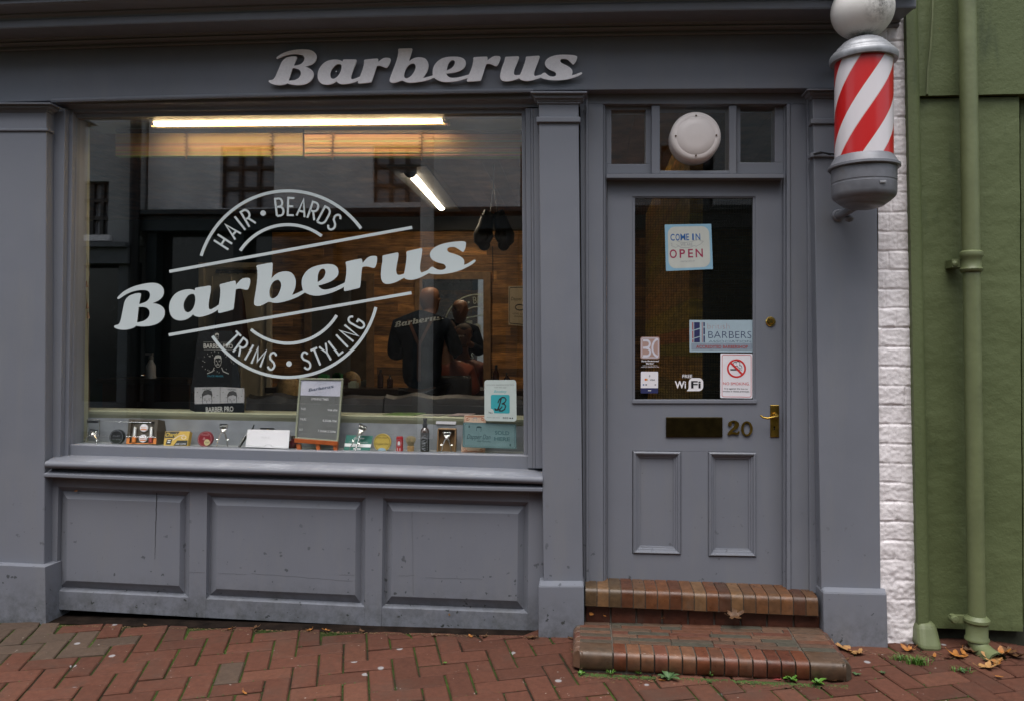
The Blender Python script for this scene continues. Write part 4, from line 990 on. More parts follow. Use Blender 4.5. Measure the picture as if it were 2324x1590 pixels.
# card payment sticker
f, s_, t = sign('payment_sticker', [(1454.5, 842.5), (1493.5, 842.5), (1493.5, 891.5), (1454, 891.5)], YO - .003, 'white and navy card payment sticker in the lower left corner of the door glass', 'sticker', mat=WHITE, rr=.05)
art(s_, 'band', NAVY, lambda mb: f.slab(mb, .0003, .0, .755, 1, 1, off=t + .0004))
art(s_, 'mark', flat('ink_orange_red', (.60, .08, .02)), lambda mb: fill(mb, [arc(.27, .365, .055, .05, 0, 340, 17)], f.fn(t + .0004)))
art(s_, 'mark', flat('ink_amber', (.60, .30, .04)), lambda mb: fill(mb, [arc(.345, .365, .055, .05, 0, 340, 17)], f.fn(t + .0006)))
def _(mb):
    f.text(mb, 'VISA', .67, .375, .075, .28, off=t + .0004, bold=.02, shear=.2); f.slab(mb, .0002, .27, .58, .36, .63, off=t + .0004); f.slab(mb, .0002, .8, .585, .89, .625, off=t + .0004)
    ribbon(mb, arc(.44, .2, .05, .05, -40, 40, 5), .02, f.fn(t + .0004)); ribbon(mb, arc(.44, .2, .09, .09, -40, 40, 5), .02, f.fn(t + .0004))
art(s_, 'lettering', INK, _)
art(s_, 'mark', BLUE, lambda mb: f.slab(mb, .0002, .12, .575, .20, .635, off=t + .0004))
art(s_, 'mark', WHT, lambda mb: f.slab(mb, .0002, .42, .86, .60, .89, off=t + .0007))
# free wifi
f = Frame([(1531, 848), (1597, 848), (1597, 888), (1531, 888)], YO - .003)
s_ = thing('wifi_sticker', tuple(f.pt(.5, 1)), 'white lettering sticker reading FREE WiFi low in the middle of door glass', 'sticker')
def _(mb):
    f.text(mb, 'FREE', .44, .12, .19, .34, off=.0005, bold=.012); f.text(mb, 'Wi', .20, .585, .42, .385, off=.0005, bold=.022)
    asp = f.w / f.h
    body = [p for p in rrect(.485, .22, .985, .96, .16, asp, 7)]
    # speech bubble with a tail, the letters cut out by dark shapes in front
    k = [p for p in body if not (p[0] < .66 and p[1] > .75)]
    i = max(range(len(k)), key=lambda j: -k[j][0] * 1 if k[j][1] > .5 else -9)
    tail = [(.60, .96), (.415, .965), (.47, .85), (.485, .72)]
    b2 = []
    for p in body:
        if p[0] < .655 and p[1] > .70:
            if tail: b2 += tail; tail = None
        else: b2.append(p)
    fill(mb, [b2], f.fn(.0004))
art(s_, 'lettering', WHT, _)
art(s_, 'cut_out_lettering', BLACK, lambda mb: f.text(mb, 'Fi', .735, .585, .42, .33, off=.0010, bold=.022))
# ================================================================ BULKHEAD LAMP
c = W(1580.5, 306.5, -.105)
lp = thing('bulkhead_lamp', tuple(c), 'round white bulkhead lamp with four screws on the glass above the door', 'lamp')
mb = MB(); mb.lathe((c.x, .022, c.z), [(.118, -.012), (.118, -.06), (.112, -.075)], 48, 'Y'); mb.build('lamp_base', WARMW, lp, smooth=True)
mb = MB(); mb.lathe((c.x, .022, c.z), [(.110, -.074), (.117, -.078), (.1185, -.09), (.114, -.104), (.104, -.111), (.094, -.113)], 48, 'Y')
mb.build('lamp_rim', WARMW, lp, smooth=True)
mb = MB(); mb.lathe((c.x, .022, c.z), [(.0915, -.108), (.0915, -.111), (.088, -.1145), (.05, -.121), (0, -.123)], 48, 'Y'); mb.build('lamp_cover', M('lamp_cover_white', (.70, .64, .62), .4, var=.05), lp, smooth=True)
for a in (0, 90, 180, 270):
    mb = MB(); q = Vector((c.x + .094 * math.cos(R(a)), -.0945, c.z + .094 * math.sin(R(a)))); mb.sphere(q, .0042, 10, 6); mb.build('screw', M('rusty_screw', (.10, .06, .03), .6, .5), lp, smooth=True)
mb = MB(); mb.lathe((c.x, .022, c.z), [(.0925, -.1095), (.095, -.1095)], 48, 'Y'); mb.build('lamp_base', M('painted_gap_shadow', (.03, .028, .025), .8), lp)  # dark ring, shadow of the gap between rim and cover put in as colour
# ================================================================ BARBER POLE
YP = -.38
cx = W(1960, 250, YP).x
def pz(py): return W(1960, py, YP).z
pole = thing('barber_pole', (cx, YP, pz(490)), 'red and white striped barber pole with white globe, mounted on the right pilaster', 'barber pole')
k = 3.52 / 1820.0
rc = 65 * k * .925
def helix_mat():
    m, nt, b = new_mat('red_white_helix'); tc = nd(nt, 'ShaderNodeTexCoord'); sx = nd(nt, 'ShaderNodeSeparateXYZ'); nt.links.new(tc.outputs['Object'], sx.inputs[0])
    at = nd(nt, 'ShaderNodeMath', operation='ARCTAN2'); nt.links.new(sx.outputs[1], at.inputs[0]); nt.links.new(sx.outputs[0], at.inputs[1])
    m1 = nd(nt, 'ShaderNodeMath', operation='MULTIPLY'); m1.inputs[1].default_value = 4 / (2 * math.pi); nt.links.new(at.outputs[0], m1.inputs[0])
    m2 = nd(nt, 'ShaderNodeMath', operation='MULTIPLY'); m2.inputs[1].default_value = -1 / (139 * k); nt.links.new(sx.outputs[2], m2.inputs[0])
    ad = nd(nt, 'ShaderNodeMath', operation='ADD'); nt.links.new(m1.outputs[0], ad.inputs[0]); nt.links.new(m2.outputs[0], ad.inputs[1])
    a2 = nd(nt, 'ShaderNodeMath', operation='ADD'); a2.inputs[1].default_value = 100 + HPH; nt.links.new(ad.outputs[0], a2.inputs[0])
    fr = nd(nt, 'ShaderNodeMath', operation='FRACT'); nt.links.new(a2.outputs[0], fr.inputs[0])
    st = ramp(nt, fr.outputs[0], [(.0, (.66, .63, .66)), (.012, (.50, .012, .012)), (.535, (.50, .012, .012)), (.54, (.45, .25, .12)), (.548, (.66, .63, .66)), (.99, (.66, .63, .66)), (.995, (.45, .25, .12))])
    nt.links.new(st, b.inputs['Base Color']); b.inputs['Roughness'].default_value = .28; b.inputs['Coat Weight'].default_value = .12
    return m
HPH = .0
z0, z1 = pz(359), pz(139)
ALU = M('weathered_cast_aluminium', (.30, .31, .33), .48, .35, .25, 25, .25, 60); ALU2 = M('grey_painted_casting', (.15, .155, .175), .42, .1, .18, 14, .15, 40)
mb = MB(); mb.lathe((cx, YP, z0), [(rc, -.02), (rc, z1 - z0 + .02)], 96); mb.build('striped_cylinder', helix_mat(), pole, smooth=True)
mb = MB(); zc = pz(142)
mb.lathe((cx, YP, zc), [(rc * .96, -.004), (rc * 1.02, .0), (rc * 1.15, -.002), (rc * 1.18, .008), (rc * 1.18, .020), (rc * 1.15, .028), (rc * 1.10, .031), (rc * 1.08, .038), (rc * .98, .048), (rc * .95, .050), (rc * .93, .058), (rc * .78, .075), (rc * .75, .077), (rc * .72, .083), (rc * .55, .094), (rc * .50, .095), (rc * .2, .10), (0, .10)], 64)
mb.build('cap', ALU, pole, smooth=True)
mb = MB(); mb.lathe((cx, YP, zc), [(.035, .098), (.035, .104), (.02, .106), (.018, .135), (.05, .138), (.05, .146)], 24); mb.build('neck', CHROME, pole, smooth=True)
def globe_mat():
    m, nt, b = new_mat('dirty_opal_globe'); v = pos(nt)
    g_ = nd(nt, 'ShaderNodeNewGeometry'); d_ = nd(nt, 'ShaderNodeVectorMath', operation='DISTANCE'); nt.links.new(g_.outputs['Position'], d_.inputs[0]); d_.inputs[1].default_value = (cx + .045, YP - .13, pz(38))
    r1 = ramp(nt, d_.outputs['Value'], [(.0, 1.0), (.10, .05)])
    d2 = nd(nt, 'ShaderNodeVectorMath', operation='DISTANCE'); nt.links.new(g_.outputs['Position'], d2.inputs[0]); d2.inputs[1].default_value = (cx, YP, pz(100))
    r2 = ramp(nt, d2.outputs['Value'], [(.05, 1.0), (.09, .0)])
    rr_ = mix(nt, r1, r2, 1.0, 'ADD'); DM = mix(nt, rr_, ramp(nt, nz(nt, v, 26, 8, .8), [(.42, 0.0), (.62, 1.0)]), 1.0, 'MULTIPLY')
    c_ = mix(nt, (.84, .82, .79), (.06, .057, .05), DM)
    nt.links.new(c_, b.inputs['Base Color']); b.inputs['Roughness'].default_value = .35; return m
mb = MB(); rg = 72.5 * k * .915; mb.sphere((cx - .004, YP, pz(24)), rg, 48, 28, sc=(1, 1, .95)); mb.build('globe', globe_mat(), pole, smooth=True)
mb = MB(); zb = pz(362); 
mb.lathe((cx, YP, zb), [(rc * .97, .012), (rc * 1.02, .006), (rc * 1.16, -.022), (rc * 1.235, -.030), (rc * 1.24, -.040), (rc * 1.20, -.044), (rc * 1.12, -.042), (rc * 1.12, -.10), (rc * 1.105, -.102), (rc * 1.105, -.108), (rc * 1.12, -.11), (rc * 1.11, -.148), (rc * 1.08, -.162), (rc * 1.0, -.172), (rc * .95, -.174), (rc * .92, -.180), (rc * .78, -.192), (rc * .74, -.193), (rc * .71, -.199), (rc * .5, -.208), (0, -.212)], 64)
cup = mb.build('base_cup', ALU2, pole, smooth=True)
mb = MB(); mb.box(cx - .01 + .03, cx + .045, YP - rc * 1.14, YP - rc * 1.05, zb - .128, zb - .118); mb.build('maker_plate', ALU, cup, bev=.001)
mb = MB(); bx = cx - .035
mb.tube([(bx, -.14, zb - .20), (bx, -.22, zb - .205), (bx + .03, -.32, zb - .185), (bx + .05, -.36, zb - .15)], [.017, .016, .017, .02], 14)
mb.lathe((bx, 0, zb - .20), [(.028, -.144), (.028, -.152), (.022, -.158)], 20, 'Y')
mb.lathe((bx + .025, -.22, zb - .225), [(0, -.018), (.016, -.012), (.02, 0), (.014, .01), (0, .014)], 14); mb.build('bracket', ALU2, pole, smooth=True)
mb = MB(); mb.tube([(cx - .02, -.14, zc + .06), (cx - .02, -.30, zc + .055)], .02, 12); mb.build('upper_bracket', ALU2, pole, smooth=True)
mb = MB(); mb.tube([W(1846, 350, -.165), W(1862, 346, -.17), W(1880, 349, -.172), W(1905, 351, -.168), W(1960, 350, -.165)], .004, 6); mb.tube([W(1848, 352, -.165), W(1870, 347, -.172), W(1885, 352, -.165)], .003, 6)
mb.build('cable', BLACK, None, label='thin dark cable tied round the right pilaster behind the barber pole', cat='cable')
# ================================================================ THINGS IN THE DISPLAY
YB = .135       # riser board behind the low shelf
def zfloor(px, y=.06): return W(px, gbot(px), -.03).z - .004
def item(name, px, y, label, cat, group=None): 
    p = W(px, 1010, y); return thing(name, (p.x, y, zfloor(px)), label, cat, group), p.x, zfloor(px)
sc_ = 3.97 / 1820
def clipper(name, px, py_top, hpx, y, label, tilt=0, mirror=False, spread=17, base_z=None):
    px0 = px; p = W(px, py_top + hpx, y); x0 = p.x; zb_ = base_z if base_z is not None else zfloor(px)
    t_ = thing(name, (x0, y, zb_), label, 'hair clipper'); h = hpx * sc_; w_ = spread * sc_
    cz = lambda s: Vector((x0 + tilt * h * s, y + .012 * s, zb_ + h * s))
    mb = MB(); a, b = cz(.62), cz(.78)
    ax = Vector((math.cos(-math.atan(tilt)), 0, math.sin(-math.atan(tilt)))); up = (cz(1) - cz(0)).normalized()
    mb.hexa([a - ax * .010 + up * .0, a + ax * .010, b + ax * .016, b - ax * .016], [(a - ax * .010 + Vector((0, .012, 0))), (a + ax * .010 + Vector((0, .012, 0))), (b + ax * .016 + Vector((0, .012, 0))), (b - ax * .016 + Vector((0, .012, 0)))])
    c_ = cz(.93); mb.hexa([b - ax * .017, b + ax * .017, c_ + ax * .022, c_ - ax * .022][::-1], [q + Vector((0, .014, 0)) for q in (b - ax * .017, b + ax * .017, c_ + ax * .022, c_ - ax * .022)][::-1])
    mb.sphere(cz(.68) + Vector((0, -.004, 0)), .009, 10, 6)
    mb.build('head', CHROME, t_, smooth=True, bev=.002)
    mb = MB(); d_ = cz(.985)
    for i in range(10):
        q = c_ + ax * (-.020 + .0044 * i); mb.box(q.x - .0012, q.x + .0012, q.y, q.y + .004, q.z - .002, q.z + .009)
    mb.build('comb_blade', M('dark_steel', (.08, .08, .08), .35, .9), t_)
    for s in (-1, 1):
        mb = MB(); P_ = [cz(.64) + ax * s * .006, cz(.5) + ax * s * w_ * .42, cz(.3) + ax * s * w_ * .62, cz(.12) + ax * s * w_ * .72, cz(.0) + ax * s * w_ * .85]
        mb.tube(P_, [.0035, .0036, .003, .0026, .002], 8); q = cz(.33) + ax * s * w_ * .62; mb.tube([q, q + ax * s * .008], .0022, 6); mb.sphere(q + ax * s * .009, .003, 8, 5)
        mb.build('handle', CHROME, t_, smooth=True)
    return t_
clipper('hand_clipper', 504, 957, 54, .055, 'chrome hand clipper standing between the round red tin and white card')
clipper('hand_clipper', 799, 959, 60, .04, 'chrome hand clipper leaning over the dark green card', tilt=.42, spread=9)
clipper('hand_clipper', 205, 975, 31, .06, 'small chrome clipper tool beside the clear stand at the left end', tilt=.15, spread=20)
# clear stand, far left
st_, x0, zb0 = item('clear_stand', 205, .05, 'small clear acrylic stand with chrome rim at the left end of the shelf', 'display stand')
ACR = mat_glass('clear_acrylic', 1.6)
fr = Frame([(198, 951), (226, 951), (226, 988), (198, 988)], .07); mb = MB()
for a in (((.0, 0), (1, 0)), ((1, 0), (1, 1)), ((1, 1), (0, 1)), ((0, 1), (0, 0))): mb.tube([fr.pt(*a[0]), fr.pt(*a[1])], .0022, 6)
mb.tube([fr.pt(1, .1), fr.pt(1, .1) + Vector((.30, -.03, 0))], .0012, 6); mb.tube([fr.pt(1, 1), fr.pt(1, 1) + Vector((.32, -.02, .0))], .0012, 6)
mb.build('rim', CHROME, st_); mb = MB(); fr.slab(mb, .002); mb.build('sheet', ACR, st_)
mb = MB(); mb.box(fr.pt(0, 0).x + .008, fr.pt(1, 0).x - .004, .058, .068, fr.pt(0, .12).z - .006, fr.pt(0, .12).z + .006); mb.build('clip', BLACK, st_)
def tin(px0, py0, px1, py1, y, label, matf, lines, lmat, depth=.022, name='round_tin', ring=None):
    cxp, cyp = (px0 + px1) / 2, (py0 + py1) / 2; r = (px1 - px0) / 2 * (y + 3.9) / 1820; c = W(cxp, cyp, y); zf = zfloor(cxp); c.z = max(c.z, zf + r * .98)
    t_ = thing(name, (c.x, y, zf), label, 'tin'); lean = .12
    def T(p): return Vector((p[0], p[1] + (p[2] - c.z) * lean, p[2]))
    mb = MB(); mb.lathe(c, [(0, 0), (r * .93, 0), (r, -.0), (r, depth * .55), (r * .96, depth * .56), (r * .96, depth), (0, depth)], 32, 'Y'); mb.v = [T(p) for p in mb.v]; mb.build('lid', matf, t_, smooth=True)
    F_ = Frame([(px0, py0), (px1, py0), (px1, py1), (px0, py1)], y); F_.c = [Vector((c.x + sx * r, y + sz * r * lean, c.z + sz * r)) for sx, sz in ((-1, 1), (1, 1), (1, -1), (-1, -1))]; F_.w = F_.h = 2 * r; F_.n = Vector((0, -1, 0))
    mb = MB()
    for l in lines: F_.text(mb, l[0], l[1], l[2], l[3], l[4], off=.0008, shear=.15)
    if ring: ribbon(mb, arc(.5, .5, .44, .44, 0, 350, 35), .02, F_.fn(.0008), closed=True)
    mb.build('print', lmat, t_)
    return t_, F_
tin(246.5, 977, 282, 1010, .05, 'round black tin left of the brown gift box', M('tin_black', (.015, .016, .018), .35), [('CLAY', .5, .42, .12, .5), ('hair styling', .5, .62, .08, .6)], GREYINK, ring=1)
t_, F_ = tin(447, 979, 483, 1012, .05, 'round dark red tin with a pale gold seal', M('tin_red', (.22, .02, .03), .35), [('POMADE', .5, .22, .10, .5), ('&', .45, .45, .18, .18)], flat('ink_pink', (.55, .30, .30)), ring=1)
art(t_, 'seal', flat('ink_pale_gold', (.55, .48, .25)), lambda mb: fill(mb, [arc(.66, .70, .2, .2, 0, 345, 23)], F_.fn(.0011)))
art(t_, 'seal_print', INK, lambda mb: F_.text(mb, 'TOP', .66, .70, .09, .24, off=.0016))
t_, F_ = tin(847, 991, 887.5, 1026, .05, 'round yellow tin with a small blue arch, right of the green card', M('tin_yellow', (.50, .36, .08), .4), [('HAIR CREAM', .5, .22, .09, .66), ('Dapper Dan', .5, .56, .13, .8)], flat('ink_brown', (.12, .08, .03)), ring=1)
art(t_, 'patch', flat('ink_pale_blue', (.30, .42, .50)), lambda mb: fill(mb, [arc(.5, .95, .24, .16, 180, 360, 14)], F_.fn(.0012)))
# brown gift box
gx = thing('gift_box', (W(328, 1009, .07).x, .07, zfloor(328)), 'brown gift box with clear window showing two round tins and two tubes', 'gift box')
BROWN = M('dark_brown_card', (.045, .035, .022), .6, var=.1)
G4 = [(292, 949.5), (358, 950.5), (354, 1010.5), (286, 1010)]
f = Frame(G4, [.09, .09, .045, .045]); mb = MB(); f.slab(mb, .002, 0, 0, 1, 1, off=-.012)
for a in ((0, 0, .10, 1), (.90, 0, 1, 1), (.10, 0, .9, .10), (.10, .93, .9, 1)): f.slab(mb, .010, *a, off=.0)
mb.hexa([f.pt(1, 0), f.pt(1, 0, -.05) + Vector((.02, .02, 0)), f.pt(1, 1, -.05) + Vector((.016, .02, 0)), f.pt(1, 1)], [f.pt(.97, 0, -.01), f.pt(.97, 0, -.055), f.pt(.97, 1, -.055), f.pt(.97, 1, -.01)])
mb.build('carton', BROWN, gx, bev=.001)
ORG = flat('ink_orange', (.65, .20, .04))
mb = MB(); f.slab(mb, .0006, .0, .72, .10, .93, off=.0008); f.slab(mb, .0006, .9, .72, 1, .93, off=.0008); f.slab(mb, .0006, .1, .9, .9, .93, off=.0008); mb.build('stripe', ORG, gx)
for v in (.32, .72):
    mb = MB(); fill(mb, [arc(.53, v, .135, .145, 0, 350, 35)], lambda u, v_, d: f.pt(u, v_, -.010 + d), .006); o_ = mb.build('tin', WHITE, gx)
    mb = MB(); f.text(mb, 'BALM', .53, v - .01, .045, .16, off=-.0035); f.slab(mb, .0003, .43, v + .05, .63, v + .09, off=-.0034); mb.build('tin_print', ORG, gx)
for u in (.24, .80):
    mb = MB(); mb.tube([f.pt(u, .30, -.003), f.pt(u, .34, -.003), f.pt(u, .88, -.003)], [.006, .0085, .0095], 12); mb.build('tube', M('silver_tube', (.35, .36, .36), .4, .3), gx, smooth=True)
    mb = MB(); mb.tube([f.pt(u, .68, -.003), f.pt(u, .885, -.003)], [.0105, .0105], 12); mb.build('tube_band', ORG if u < .5 else flat('ink_dark_red', (.30, .04, .03)), gx, smooth=True)
# clipper carton
kx = thing('clipper_carton', (W(404, 1011, .06).x, .06, zfloor(404)), 'yellow and black printed carton for a hair clipper', 'carton')
f = Frame([(375, 977.5), (431, 977.5), (425, 1011), (370.5, 1011)], [.075, .075, .045, .045]); mb = MB(); f.slab(mb, .03); 
mb.build('carton', M('card_yellow', (.52, .33, .05), .5, var=.05), kx, bev=.001)
mb = MB(); a = .0006
mb.add([f.pt(.02, .03, a), f.pt(.60, .03, a), f.pt(.40, .45, a), f.pt(.02, .45, a)], [(0, 1, 2, 3)]); mb.add([f.pt(.55, .62, a), f.pt(.98, .62, a), f.pt(.98, .97, a), f.pt(.42, .97, a)], [(0, 1, 2, 3)])
mb.add([f.pt(.12, .54, a), f.pt(.34, .54, a), f.pt(.30, .9, a), f.pt(.09, .9, a)], [(0, 1, 2, 3)]); mb.build('print', BLACK, kx)
art(kx, 'lettering', flat('ink_yellow', (.6, .42, .06)), lambda mb: f.text(mb, 'Chard', .27, .22, .26, .46, off=.0012, shear=.3, bold=.02))
def _(mb):
    f.text(mb, 'HAIR CLIPPER', .72, .86, .10, .42, off=.0012); ribbon(mb, [(.36, .60), (.50, .42), (.62, .30), (.80, .24)], .03, f.fn(.001)); f.slab(mb, .0002, .16, .60, .28, .66, off=.0012); f.slab(mb, .0002, .15, .72, .27, .78, off=.0012)
    ribbon(mb, arc(.80, .42, .09, .11, 0, 350, 20), .02, f.fn(.001), closed=True)
art(kx, 'lettering', WHT, _)
# black razor strop and white card
bk = thing('razor', (W(560, 1013, .08).x, .08, zfloor(560)), 'black folding razor leaning behind the left edge of the white card', 'razor')
mb = MB(); mb.tube([W(543, 1013, .04), W(556, 992, .07), W(573, 973, .10)], [.006, .009, .008], 8); mb.tube([W(573, 973, .10), W(577, 962, .10)], [.005, .003], 8); mb.build('scales', BLACK, bk, smooth=True)
pc_ = thing('price_card', (W(607, 1016, .03).x, .03, zfloor(607)), 'plain white folded card with faint handwriting in front of a black comb', 'card')
f = Frame([(562, 973.5), (658, 975.5), (654.5, 1017), (557, 1012.5)], [.05, .05, .02, .02]); mb = MB(); f.slab(mb, .001); b = Frame([(562, 973.5), (658, 975.5), (662, 1012), (566, 1010)], [.051, .051, .08, .08]); b.slab(mb, .001); mb.build('card', WHITE, pc_)
art(pc_, 'handwriting', flat('pencil', (.45, .44, .46)), lambda mb: (f.text(mb, 'Book In', .44, .42, .12, .2, off=.0004, shear=.3, bold=-.01)))
mb = MB(); ribbon(mb, [(.0, .93), (.08, .88), (.16, .94), (.28, .96), (.44, .95), (.47, .85), (.53, .82), (.60, .86), (.62, .94), (.8, .96), (1, .97)], .012, f.fn(.0006)); mb.build('paper_edge', flat('tape_grey', (.35, .35, .36)), pc_)
cb = thing('comb', (W(607, 972, .10).x, .10, zfloor(607)), 'black comb with brass rivet showing above the white card', 'comb')
mb = MB(); p, q = W(591, 972, .10), W(622, 972, .10); mb.box(p.x, q.x, .098, .106, p.z - .012, p.z + .005)
for i in range(22): xx = lerp(p.x, q.x, i / 21); mb.box(xx - .0007, xx + .0007, .099, .105, p.z - .04, p.z - .01)
for xx in (p.x + .004, q.x - .004): mb.box(xx - .002, xx + .002, .099, .105, zfloor(607), p.z - .01)
mb.build('spine', BLACK, cb); mb = MB(); mb.sphere(((p.x + q.x) / 2 + .005, .097, p.z - .003), .003, 8, 5); mb.build('rivet', BRASS, cb)
jr = thing('glass_jar', (W(664, 1016, .09).x, .09, zfloor(664)), 'small red and clear round jar half hidden by the opening times board', 'jar')
mb = MB(); mb.lathe((W(664, 1016, .09).x, .09, zfloor(664)), [(.020, 0), (.026, .008), (.026, .03), (.02, .044), (.02, .05)], 20); mb.build('jar', M('dark_red_glass', (.12, .02, .03), .15), jr, smooth=True)
mb = MB(); mb.lathe((W(664, 1016, .09).x, .09, zfloor(664) + .051), [(.022, 0), (.022, .014), (0, .015)], 20); mb.build('lid', CHROME, jr, smooth=True)
# opening times board on its easel
ob = thing('opening_times_board', (W(718, 1018, .05).x, .05, zfloor(718)), 'framed opening times board standing on a small orange wooden easel', 'notice board')
O4 = [(679.5, 857), (779.5, 858), (768, 1003), (669, 994.7)]; oy = [.10, .10, .02, .02]
f = Frame(O4, oy); SAGE = M('sage_frame', (.22, .23, .165), .45, var=.08)
mb = MB(); th = .045
for a in ((0, 0, 1, .032), (0, .968, 1, 1), (0, .032, th, .968), (1 - th, .032, 1, .968)): f.slab(mb, .014, *a, off=.004)
mb.build('frame', SAGE, ob, bev=.002)
mb = MB(); f.slab(mb, .002, th, .032, 1 - th, .968, off=-.003); mb.build('backing', flat('chalk_grey', (.105, .108, .108)), ob)
mb = MB(); f.slab(mb, .0005, th, .035, 1 - th, .285, off=-.002); mb.build('header', flat('header_lilac', (.50, .50, .60)), ob)
def bmap(u, v, d): return f.pt(.5 + u * .147, .165 + v * .147 * f.w / f.h, -.0012 + d * .3)
mb = MB(); badge(mb, bmap, rings=False); mb.build('lettering', flat('logo_grey', (.07, .09, .15)), ob)
mb = MB()
for r_, (a0, a1) in ((1, (197, 323)), (.63, (214, 306)), (1, (14, 146)), (.63, (32, 130))): ribbon(mb, arc(0, 0, r_, r_, a0, a1, 24), .03, bmap, d=.001)
mb.build('logo_rings', flat('logo_pale', (.26, .28, .36)), ob)
mb = MB(); a = -.0005
f.text(mb, 'OPENING TIMES', .5, .338, .036, .40, off=a, bold=.02)
for l, v, r_ in (('TUES', .505, '9AM-6PM'), ('THURS', .675, '8.30AM-7PM'), ('SAT', .842, '7.30AM-3.30PM')):
    f.text(mb, l, .085, v, .036, .028 * len(l), off=a, align='L', bold=.01); f.text(mb, r_, .915, v, .036, .031 * len(r_), off=a, align='R', bold=.01)
mb.build('lettering', flat('chalk_white', (.50, .50, .52)), ob)
mb = MB()
for l, v, r_ in (('MON', .425, '9AM-6PM'), ('WEDS', .59, '9AM-6PM'), ('FRI', .76, '9AM-6PM')):
    f.text(mb, l, .085, v, .034, .027 * len(l), off=a, align='L'); f.text(mb, r_, .915, v, .034, .030 * len(r_), off=a, align='R')
mb.build('faded_lettering', flat('chalk_faded', (.15, .152, .155)), ob)
EAS = M('orange_stained_wood', (.40, .085, .02), .4, var=.2, vs=30)
mb = MB(); e = Frame([(668, 993.5), (766.5, 1001), (765.5, 1010.5), (667.5, 1003)], [.012] * 4); e.slab(mb, .02); mb.build('easel_rail', EAS, ob, bev=.0015)
for pxa in (677, 721, 760):
    mb = MB(); p = W(pxa, 1006, .022); mb.hexa([(p.x - .01, .02, p.z), (p.x + .01, .02, p.z), (p.x + .014, .015, zfloor(718) + .001), (p.x - .004, .015, zfloor(718) + .001)], [(p.x - .01, .035, p.z), (p.x + .01, .035, p.z), (p.x + .014, .04, zfloor(718) + .001), (p.x - .004, .04, zfloor(718) + .001)]); mb.build('easel_leg', EAS, ob)
# green card
gc = thing('voucher_card', (W(812, 1021, .07).x, .07, zfloor(812)), 'dark green printed card with white strip behind the leaning clipper', 'card')
f = Frame([(786, 986), (846.5, 988), (839, 1022.5), (780, 1020)], [.085, .085, .05, .05]); mb = MB(); f.slab(mb, .001); mb.build('card', flat('card_green', (.015, .13, .105)), gc)
def _(mb): f.slab(mb, .0003, .0, .55, 1, .76, off=.0006); f.slab(mb, .0003, .36, .84, .64, .94, off=.0006); f.text(mb, 'Barberus', .5, .19, .12, .4, off=.0006, shear=.4, rot=-.05, bold=.02); f.text(mb, 'EXPERIENCE IN THE CHAIR OF', .5, .44, .05, .7, off=.0006)
art(gc, 'print', WHT, _)
# red can, brush, spray bottle
cn = thing('talc_can', (W(907, 1025, .06).x, .06, zfloor(907)), 'small red can with a pale blue oval between the yellow tin and shaving brush', 'can')
c = Vector((W(907, 1020, .06).x, .06, zfloor(907))); hh = 34 * sc_; r_ = 8 * sc_
mb = MB(); mb.lathe(c, [(r_, 0), (r_, hh * .93), (r_ * .9, hh * .95), (r_ * .9, hh), (0, hh)], 24); mb.build('can', M('can_red', (.42, .02, .03), .3), cn, smooth=True)
def cyl(c, r, h): return lambda u, v, d: Vector((c.x + (r + .0006 + d) * math.sin(u), c.y - (r + .0006 + d) * math.cos(u), c.z + v * h))
art(cn, 'label', flat('can_oval', (.30, .45, .50)), lambda mb: fill(mb, [arc(.0, .62, .7, .24, 0, 345, 23)], cyl(c, r_, hh)))
art(cn, 'label', WHT, lambda mb: (fill(mb, [arc(.0, .58, .35, .14, 0, 345, 23)], cyl(c, r_ + .0005, hh)), ribbon(mb, [(-.4, .08), (-.4, .26)], .18, cyl(c, r_, hh)), ribbon(mb, [(.3, .08), (.3, .26)], .18, cyl(c, r_, hh))))
br = thing('shaving_brush', (W(932, 1025, .06).x, .06, zfloor(932)), 'shaving brush with pale bristles and wooden handle', 'brush')
c = Vector((W(932, 1020, .06).x, .06, zfloor(932))); u = sc_
mb = MB(); mb.lathe(c, [(7.5 * u, 0), (8.2 * u, 2 * u), (7.2 * u, 5 * u), (8.3 * u, 8 * u), (8.4 * u, 12 * u), (6 * u, 13 * u)], 24); mb.build('handle', M('brush_wood', (.42, .24, .10), .35, var=.2, vs=40), br, smooth=True)
mb = MB(); rb_ = random.Random(2)
for i in range(420):
    a = rb_.uniform(0, 6.283); q = rb_.random() ** .5; r0 = 5.5 * u * q; r1 = 12 * u * q; top = (36 - 5 * q * q) * u
    mb.tube([c + Vector((r0 * math.cos(a), r0 * math.sin(a), 12 * u)), c + Vector((lerp(r0, r1, .8) * math.cos(a), lerp(r0, r1, .8) * math.sin(a), 24 * u)), c + Vector((r1 * math.cos(a), r1 * math.sin(a), top))], [.0007, .0007, .0004], 3, cap=False)
mb.build('bristles', M('bristle', (.42, .34, .20), .8, var=.25, vs=80), br)
sb = thing('spray_bottle', (W(964, 1026, .06).x, .06, zfloor(964)), 'tall dark brown spray bottle with black and white patterned label', 'bottle')
c = Vector((W(964, 1020, .06).x, .06, zfloor(964)))
mb = MB(); mb.lathe(c, [(9.5 * u, 0), (10 * u, 2 * u), (10 * u, 47 * u), (9 * u, 51 * u), (5 * u, 55 * u), (4.5 * u, 57 * u)], 28); mb.build('bottle', M('amber_glass', (.035, .012, .006), .12), sb, smooth=True)
mb = MB(); mb.lathe(c, [(5.5 * u, 56 * u), (5.5 * u, 64 * u), (4 * u, 65 * u), (4 * u, 71 * u), (5 * u, 72 * u), (4.6 * u, 77 * u), (0, 77 * u)], 20); mb.box(c.x - .004, c.x + .004, c.y - .018, c.y, c.z + 71 * u, c.z + 75 * u); mb.build('sprayer', BLACK, sb, smooth=True)
